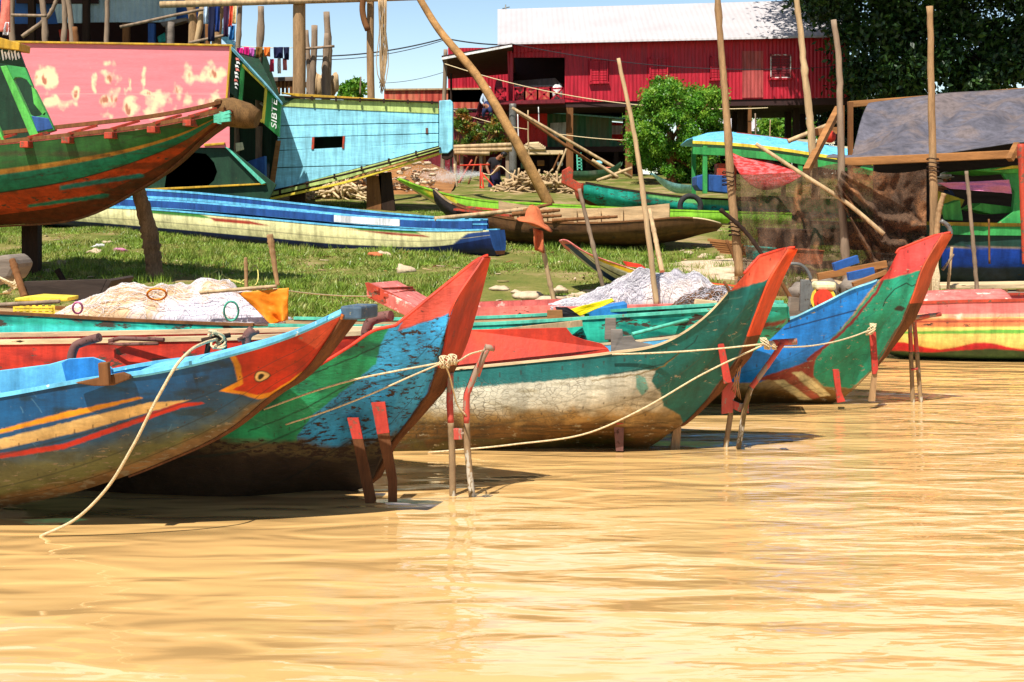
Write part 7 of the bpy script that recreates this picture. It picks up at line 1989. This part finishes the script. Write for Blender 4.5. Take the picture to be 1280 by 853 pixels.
Cm = {'pelvis': 'sarong', 'chest': 'shirtblack', 'neck': 'skin', 'head': 'skin', 'lsh': 'shirtblack', 'lel': 'skin', 'lha': 'skin', 'rsh': 'shirtblack', 'rel': 'skin', 'rha': 'skin', 'lkn': 'sarong', 'lft': 'sarong', 'rkn': 'sarong', 'rft': 'sarong'}
man, hd = person("man in black shirt and dark sarong bending over with a hose", Jm, E, Rm, Cm, J2(619, 248))
mb = MB().blob(hd + [.0, .03, .03], (.115, .12, .10), 2, .08, 10); part(mb, "hair", 'hair', man)
mb = MB().blob(hd + [-.05, -.1, -.01], (.02, .03, .02), 1, .0, 6); part(mb, "nose", 'skin', man)
# red iron frame and spray
rf = T("iron_frame", "thin red iron stand in front of the bending man", "frame", J2(612, 247, -1))
for a, b_ in (((600, 248), (601, 205)), ((606, 248), (602, 216)), ((602, 216), (628, 246)), ((600, 244), (630, 244)), ((575, 207), (612, 206)), ((600, 233), (614, 245))):
    mb = MB().tube([P(*a, Yp - 1), P(*b_, Yp - 1)], .03, 6); part(mb, "bar", 'red', rf)
rope("hose held by the bending man, trailing right over the driftwood", smoothpath([J2(604, 217, -.5), J2(612, 219, -.45), J2(625, 208, -.6), J2(636, 216, -.8), J2(660, 226, -1.5)], 24), .03, 'rope', group=None)
sp = bpy.data.materials.new("water_spray"); sp.use_nodes = True
tn = sp.node_tree; pb = tn.nodes["Principled BSDF"]; pb.inputs['Base Color'].default_value = (.9, .93, .95, 1); pb.inputs['Alpha'].default_value = .45
MT['spray'] = sp
q_ = np.random.default_rng(3); n = 14000
t = q_.random(n) ** .8
cx_ = 603 - 95 * t; cy_ = 218 + 12 * t ** 1.5 + q_.normal(0, 1, n) * (1 + 9 * t)
c = np.stack([(cx_ - CX) / F * Yp, Yp - .5 + q_.normal(0, .3, n) * t, H - (cy_ - HY) / F * Yp], -1)
sz = .004 + .006 * q_.random(n)
V = np.stack([c + np.array(d) * sz[:, None] for d in ((-1, -.3, -.6), (1, .3, -.6), (0, 0, 1))], 1).reshape(-1, 3)
bulk("water_spray", V, 3, 'spray', label="fine water spray from the bending man's hose", kind='stuff', cat='spray')
# man with white cap on the stair
Yp = 57.
Jm = {'pelvis': J2(610, 131), 'chest': J2(608, 122), 'neck': J2(609, 116), 'head': J2(610, 112.5), 'lsh': J2(604, 119), 'lel': J2(601, 127, -.1), 'lha': J2(606, 133, -.25), 'rsh': J2(613, 119), 'rel': J2(617, 126, -.1), 'rha': J2(619, 132, -.2), 'lkn': J2(605, 139, -.15), 'lft': J2(604, 147), 'rkn': J2(613, 138, -.25), 'rft': J2(614, 146, -.1)}
Rm = {'pelvis': .15, 'chest': .17, 'neck': .06, 'head': .11, 'lsh': .08, 'lel': .05, 'lha': .04, 'rsh': .08, 'rel': .05, 'rha': .04, 'lkn': .09, 'lft': .06, 'rkn': .09, 'rft': .06}
Cm = {k: 'trousers' for k in Rm}; Cm.update({'chest': 'shirtpale', 'neck': 'skin', 'head': 'skin', 'lsh': 'shirtpale', 'rsh': 'shirtpale', 'lel': 'shirtpale', 'rel': 'skin', 'lha': 'skin', 'rha': 'skin'})
man2, hd = person("man in a white cap and pale shirt on the stair by the red house balcony", Jm, E, Rm, Cm, J2(609, 148))
mb = MB().blob(hd + [0, 0, .07], (.13, .14, .08), 2, .04, 10).blob(hd + [-.02, -.13, .05], (.09, .08, .015), 2, .04, 8); part(mb, "cap", 'white', man2)
st = T("stair", "steep dark red stair up to the red house balcony", "stair", P(600, 190, 58))
for x in (596, 612):
    mb = MB().bar(P(x - 14, 196, 57.4), P(x + 6, 128, 57.9), .08, .2); part(mb, "stringer", 'roofred', st)
for k in range(7): mb = MB().bar(P(583.5 + 2.9 * k, 192 - 9.6 * k, 57.45 + .06 * k), P(600 + 2.9 * k, 192 - 9.6 * k, 57.45 + .06 * k), .3, .05); part(mb, "tread", 'darkwood', st)
# woman with a white hat on the green cabin boat
Yp = 25.5
Jm = {'pelvis': J2(1172, 240), 'chest': J2(1174, 231), 'neck': J2(1180, 226), 'head': J2(1182, 223.5), 'lsh': J2(1170, 228), 'lel': J2(1172, 236, -.1), 'lha': J2(1182, 233, -.15), 'rsh': J2(1180, 230, .1), 'rel': J2(1188, 232, -.05), 'rha': J2(1196, 230, -.1), 'lkn': J2(1186, 243, -.1), 'lft': J2(1190, 256), 'rkn': J2(1188, 242, .15), 'rft': J2(1192, 256, .1)}
Rm = {'pelvis': .13, 'chest': .13, 'neck': .045, 'head': .085, 'lsh': .06, 'lel': .04, 'lha': .032, 'rsh': .06, 'rel': .04, 'rha': .032, 'lkn': .08, 'lft': .05, 'rkn': .08, 'rft': .05}
Cm = {k: 'trousers' for k in Rm}; Cm.update({'chest': 'shirtwhite', 'neck': 'skin', 'head': 'skin', 'lsh': 'shirtwhite', 'rsh': 'shirtwhite', 'lel': 'skin', 'rel': 'skin', 'lha': 'skin', 'rha': 'skin'})
wom, hd = person("person in a white hat and shirt leaning out over the pink sheet", Jm, E, Rm, Cm, J2(1180, 257))
mb = MB().blob(hd + [0, 0, .055], (.10, .11, .07), 2, .04, 10).blob(hd + [0, 0, .03], (.15, .17, .018), 2, .04, 10); part(mb, "hat", 'white', wom)
mb = MB().blob(hd + [.06, -.06, -.01], (.02, .02, .02), 1, 0, 6); part(mb, "nose", 'skin', wom)

# ================================================================== WIRES
for k, (a, b_, sg, r, lab) in enumerate((((370, 70, 60), (556, 48, 60), .25, .03, "thick dark power cable crossing the sky"), ((556, 48, 60), (650, 56, 60), .1, .03, "dark power cable reaching the red house roof"), ((372, 74, 61), (556, 50, 61), .3, .018, "thin dark wire just under the thick cable"), ((556, 80, 56), (960, 135, 54), .6, .018, "pale wire drooping across the red house front"), ((480, 104, 62), (556, 90, 62), .1, .012, "faint thin wire low in the sky gap"), ((640, 55, 57), (1060, 82, 57), .5, .015, "dark wire swagged below the red house eave"), ((560, 136, 56), (660, 162, 55), .1, .016, "pale cord stretched above the orange tinted bush"), ((700, 168, 55), (800, 176, 54), .05, .016, "pale cord stretched across the green shed"))):
    mb = MB().tube(sag(P(*a), P(*b_), sg), r, 5); solo(mb, "cable", 'wire' if 'dark' in lab or 'faint' in lab else 'rope', lab, "cable", "wires over the bank")
gpole("wire_pole", "thin grey pole carrying the wires left of the red house porch", 553, 62, 57, .09, 'loggrey', 557, seed=70)
gpole("wire_pole", "thin dark stick pole beside the rusty tin fence", 564, 92, 58, .05, 'logdark', seed=71)
gpole("stilt_post", "pale grey concrete post under the red house balcony corner", 641, 130, 56.5, .16, 'iron', seed=72)

# ================================================================== CLUTTER: thin sticks, scraps, litter
for k, (x0, y0, x1, y1, Y, r, m_, lab) in enumerate([
    (946, 196, 944, 142, 55, .035, 'loggrey', "thin grey stick before the far pale building, left one"), (962, 196, 963, 150, 55, .03, 'logpale', "thin pale stick before the far pale building, right one"),
    (1012, 200, 1011, 138, 50, .05, 'loggrey', "grey stick between the red house stilts and the tall pale pole"), (648, 186, 647, 142, 56, .03, 'white', "thin white stick against the bright red shed wall, left one"),
    (661, 200, 660, 138, 55.5, .035, 'logpale', "long pale stick against the bright red shed wall, right one"), (674, 160, 673, 134, 56, .025, 'white', "short white stick hanging below the balcony"),
    (555, 96, 556, 78, 57, .03, 'logdark', "short dark stick beside the porch roof"), (697, 214, 708, 186, 51, .05, 'logpale', "pale split stick leaning before the dark deck"), (690, 214, 700, 192, 51, .04, 'logbrown', "brown stick leaning before the dark deck"),
    (1237, 330, 1236, 274, 22.5, .018, 'logbrown', "thin brown stick on the cabin boat's side"), (1178, 338, 1192, 318, 19.5, .02, 'loggrey', "short grey stick tied at the foot of the knobbly pole"),
    (450, 118, 451, 96, 60, .04, 'loggrey', "short grey stick in the sky gap by the round tree"), (930, 395, 905, 352, 15.6, .02, 'logbrown', "brown stick lying in the dark net coil"), (1000, 392, 975, 350, 16.5, .03, 'logbrown', "brown stick slanting behind the orange bow tip"),
    (585, 232, 596, 196, 51, .04, 'logbrown', "brown stick under the pole rack, leaning right"), (570, 236, 590, 200, 51.5, .05, 'redwood', "reddish plank leaning under the pole rack"), (925, 340, 908, 300, 20.5, .03, 'logbrown', "brown stick leaning at the crooked pole's foot")]):
    mb = MB().tube(wob(P(x0, y0, Y), P(x1, y1, Y), 10, .012, k + 90), np.linspace(r, r * .8, 10), 6)
    solo(mb, "stick", m_, lab, "stick", "thin sticks about the bank")
q_ = np.random.default_rng(31)
mb = MB()
for k in range(420):
    x = q_.uniform(-13, 8); y = q_.uniform(20.8, 36)
    if abs(x) > y * .38: continue
    c = np.array([x, y, float(gz(x, y)) + .02]); a = q_.random() * 6.28; L = q_.uniform(.04, .22)
    d = np.array([math.cos(a), math.sin(a), q_.normal(0, .1)]) * L
    mb.bar(c - d / 2, c + d / 2, q_.uniform(.008, .05), .012, int(q_.integers(4)))
solo(mb, "bank_litter", ['logpale', 'plankbrown', 'stone', 'logbrown'], "scattered twigs, chips and scraps on the grassy bank", "debris", kind='stuff')
for k, (x, y, w, h, m_, lab) in enumerate([(676, 204, 9, 7, 'plankbrown', "brown crate in the dark under the red house deck"), (700, 205, 7, 5, 'white', "white tub in the dark under the red house deck"), (748, 203, 10, 4, 'cyan', "pale blue crate under the green shed deck"), (760, 212, 8, 6, 'rustwall', "rusty drum under the green shed deck"), (655, 207, 8, 8, 'greentin', "green drum under the red shed")]):
    mb = MB().px([(x - w / 2, y - h / 2), (x + w / 2, y - h / 2), (x + w / 2, y + h / 2), (x - w / 2, y + h / 2)], 59, .4); solo(mb, "crate", m_, lab, "crate", bevel=.03)
for k, (x, y, r) in enumerate([(888, 335, .16), (905, 342, .2), (880, 345, .12), (662, 372, .14), (684, 378, .16), (712, 376, .12), (742, 366, .09), (626, 362, .1)]):
    g0 = np.array(G(x, y)); mb = MB().blob(g0 + [0, 0, r * .1], (r * 1.7, r * 1.2, r * .5), k + 30, .6, 8)
    solo(mb, "clod", 'stone', "dry clod of pale earth at the foot of the bank", "clod", "clods of earth on the bank")
mb = MB()
X, Yg = np.meshgrid(np.linspace(2.6, 5.4, 30), np.linspace(24.3, 27.5, 24), indexing='ij')
Z = gz(X, Yg) + .05 * vnoise(X * 3, Yg * 3, 4) + .02 - .06 * ((np.abs(X - 4) / 1.4) ** 4 + (np.abs(Yg - 25.9) / 1.6) ** 4)
mb.grid(np.stack([X, Yg, Z], -1)); mb.sm = True
solo(mb, "sand", 'stone', None, None, kind='structure')
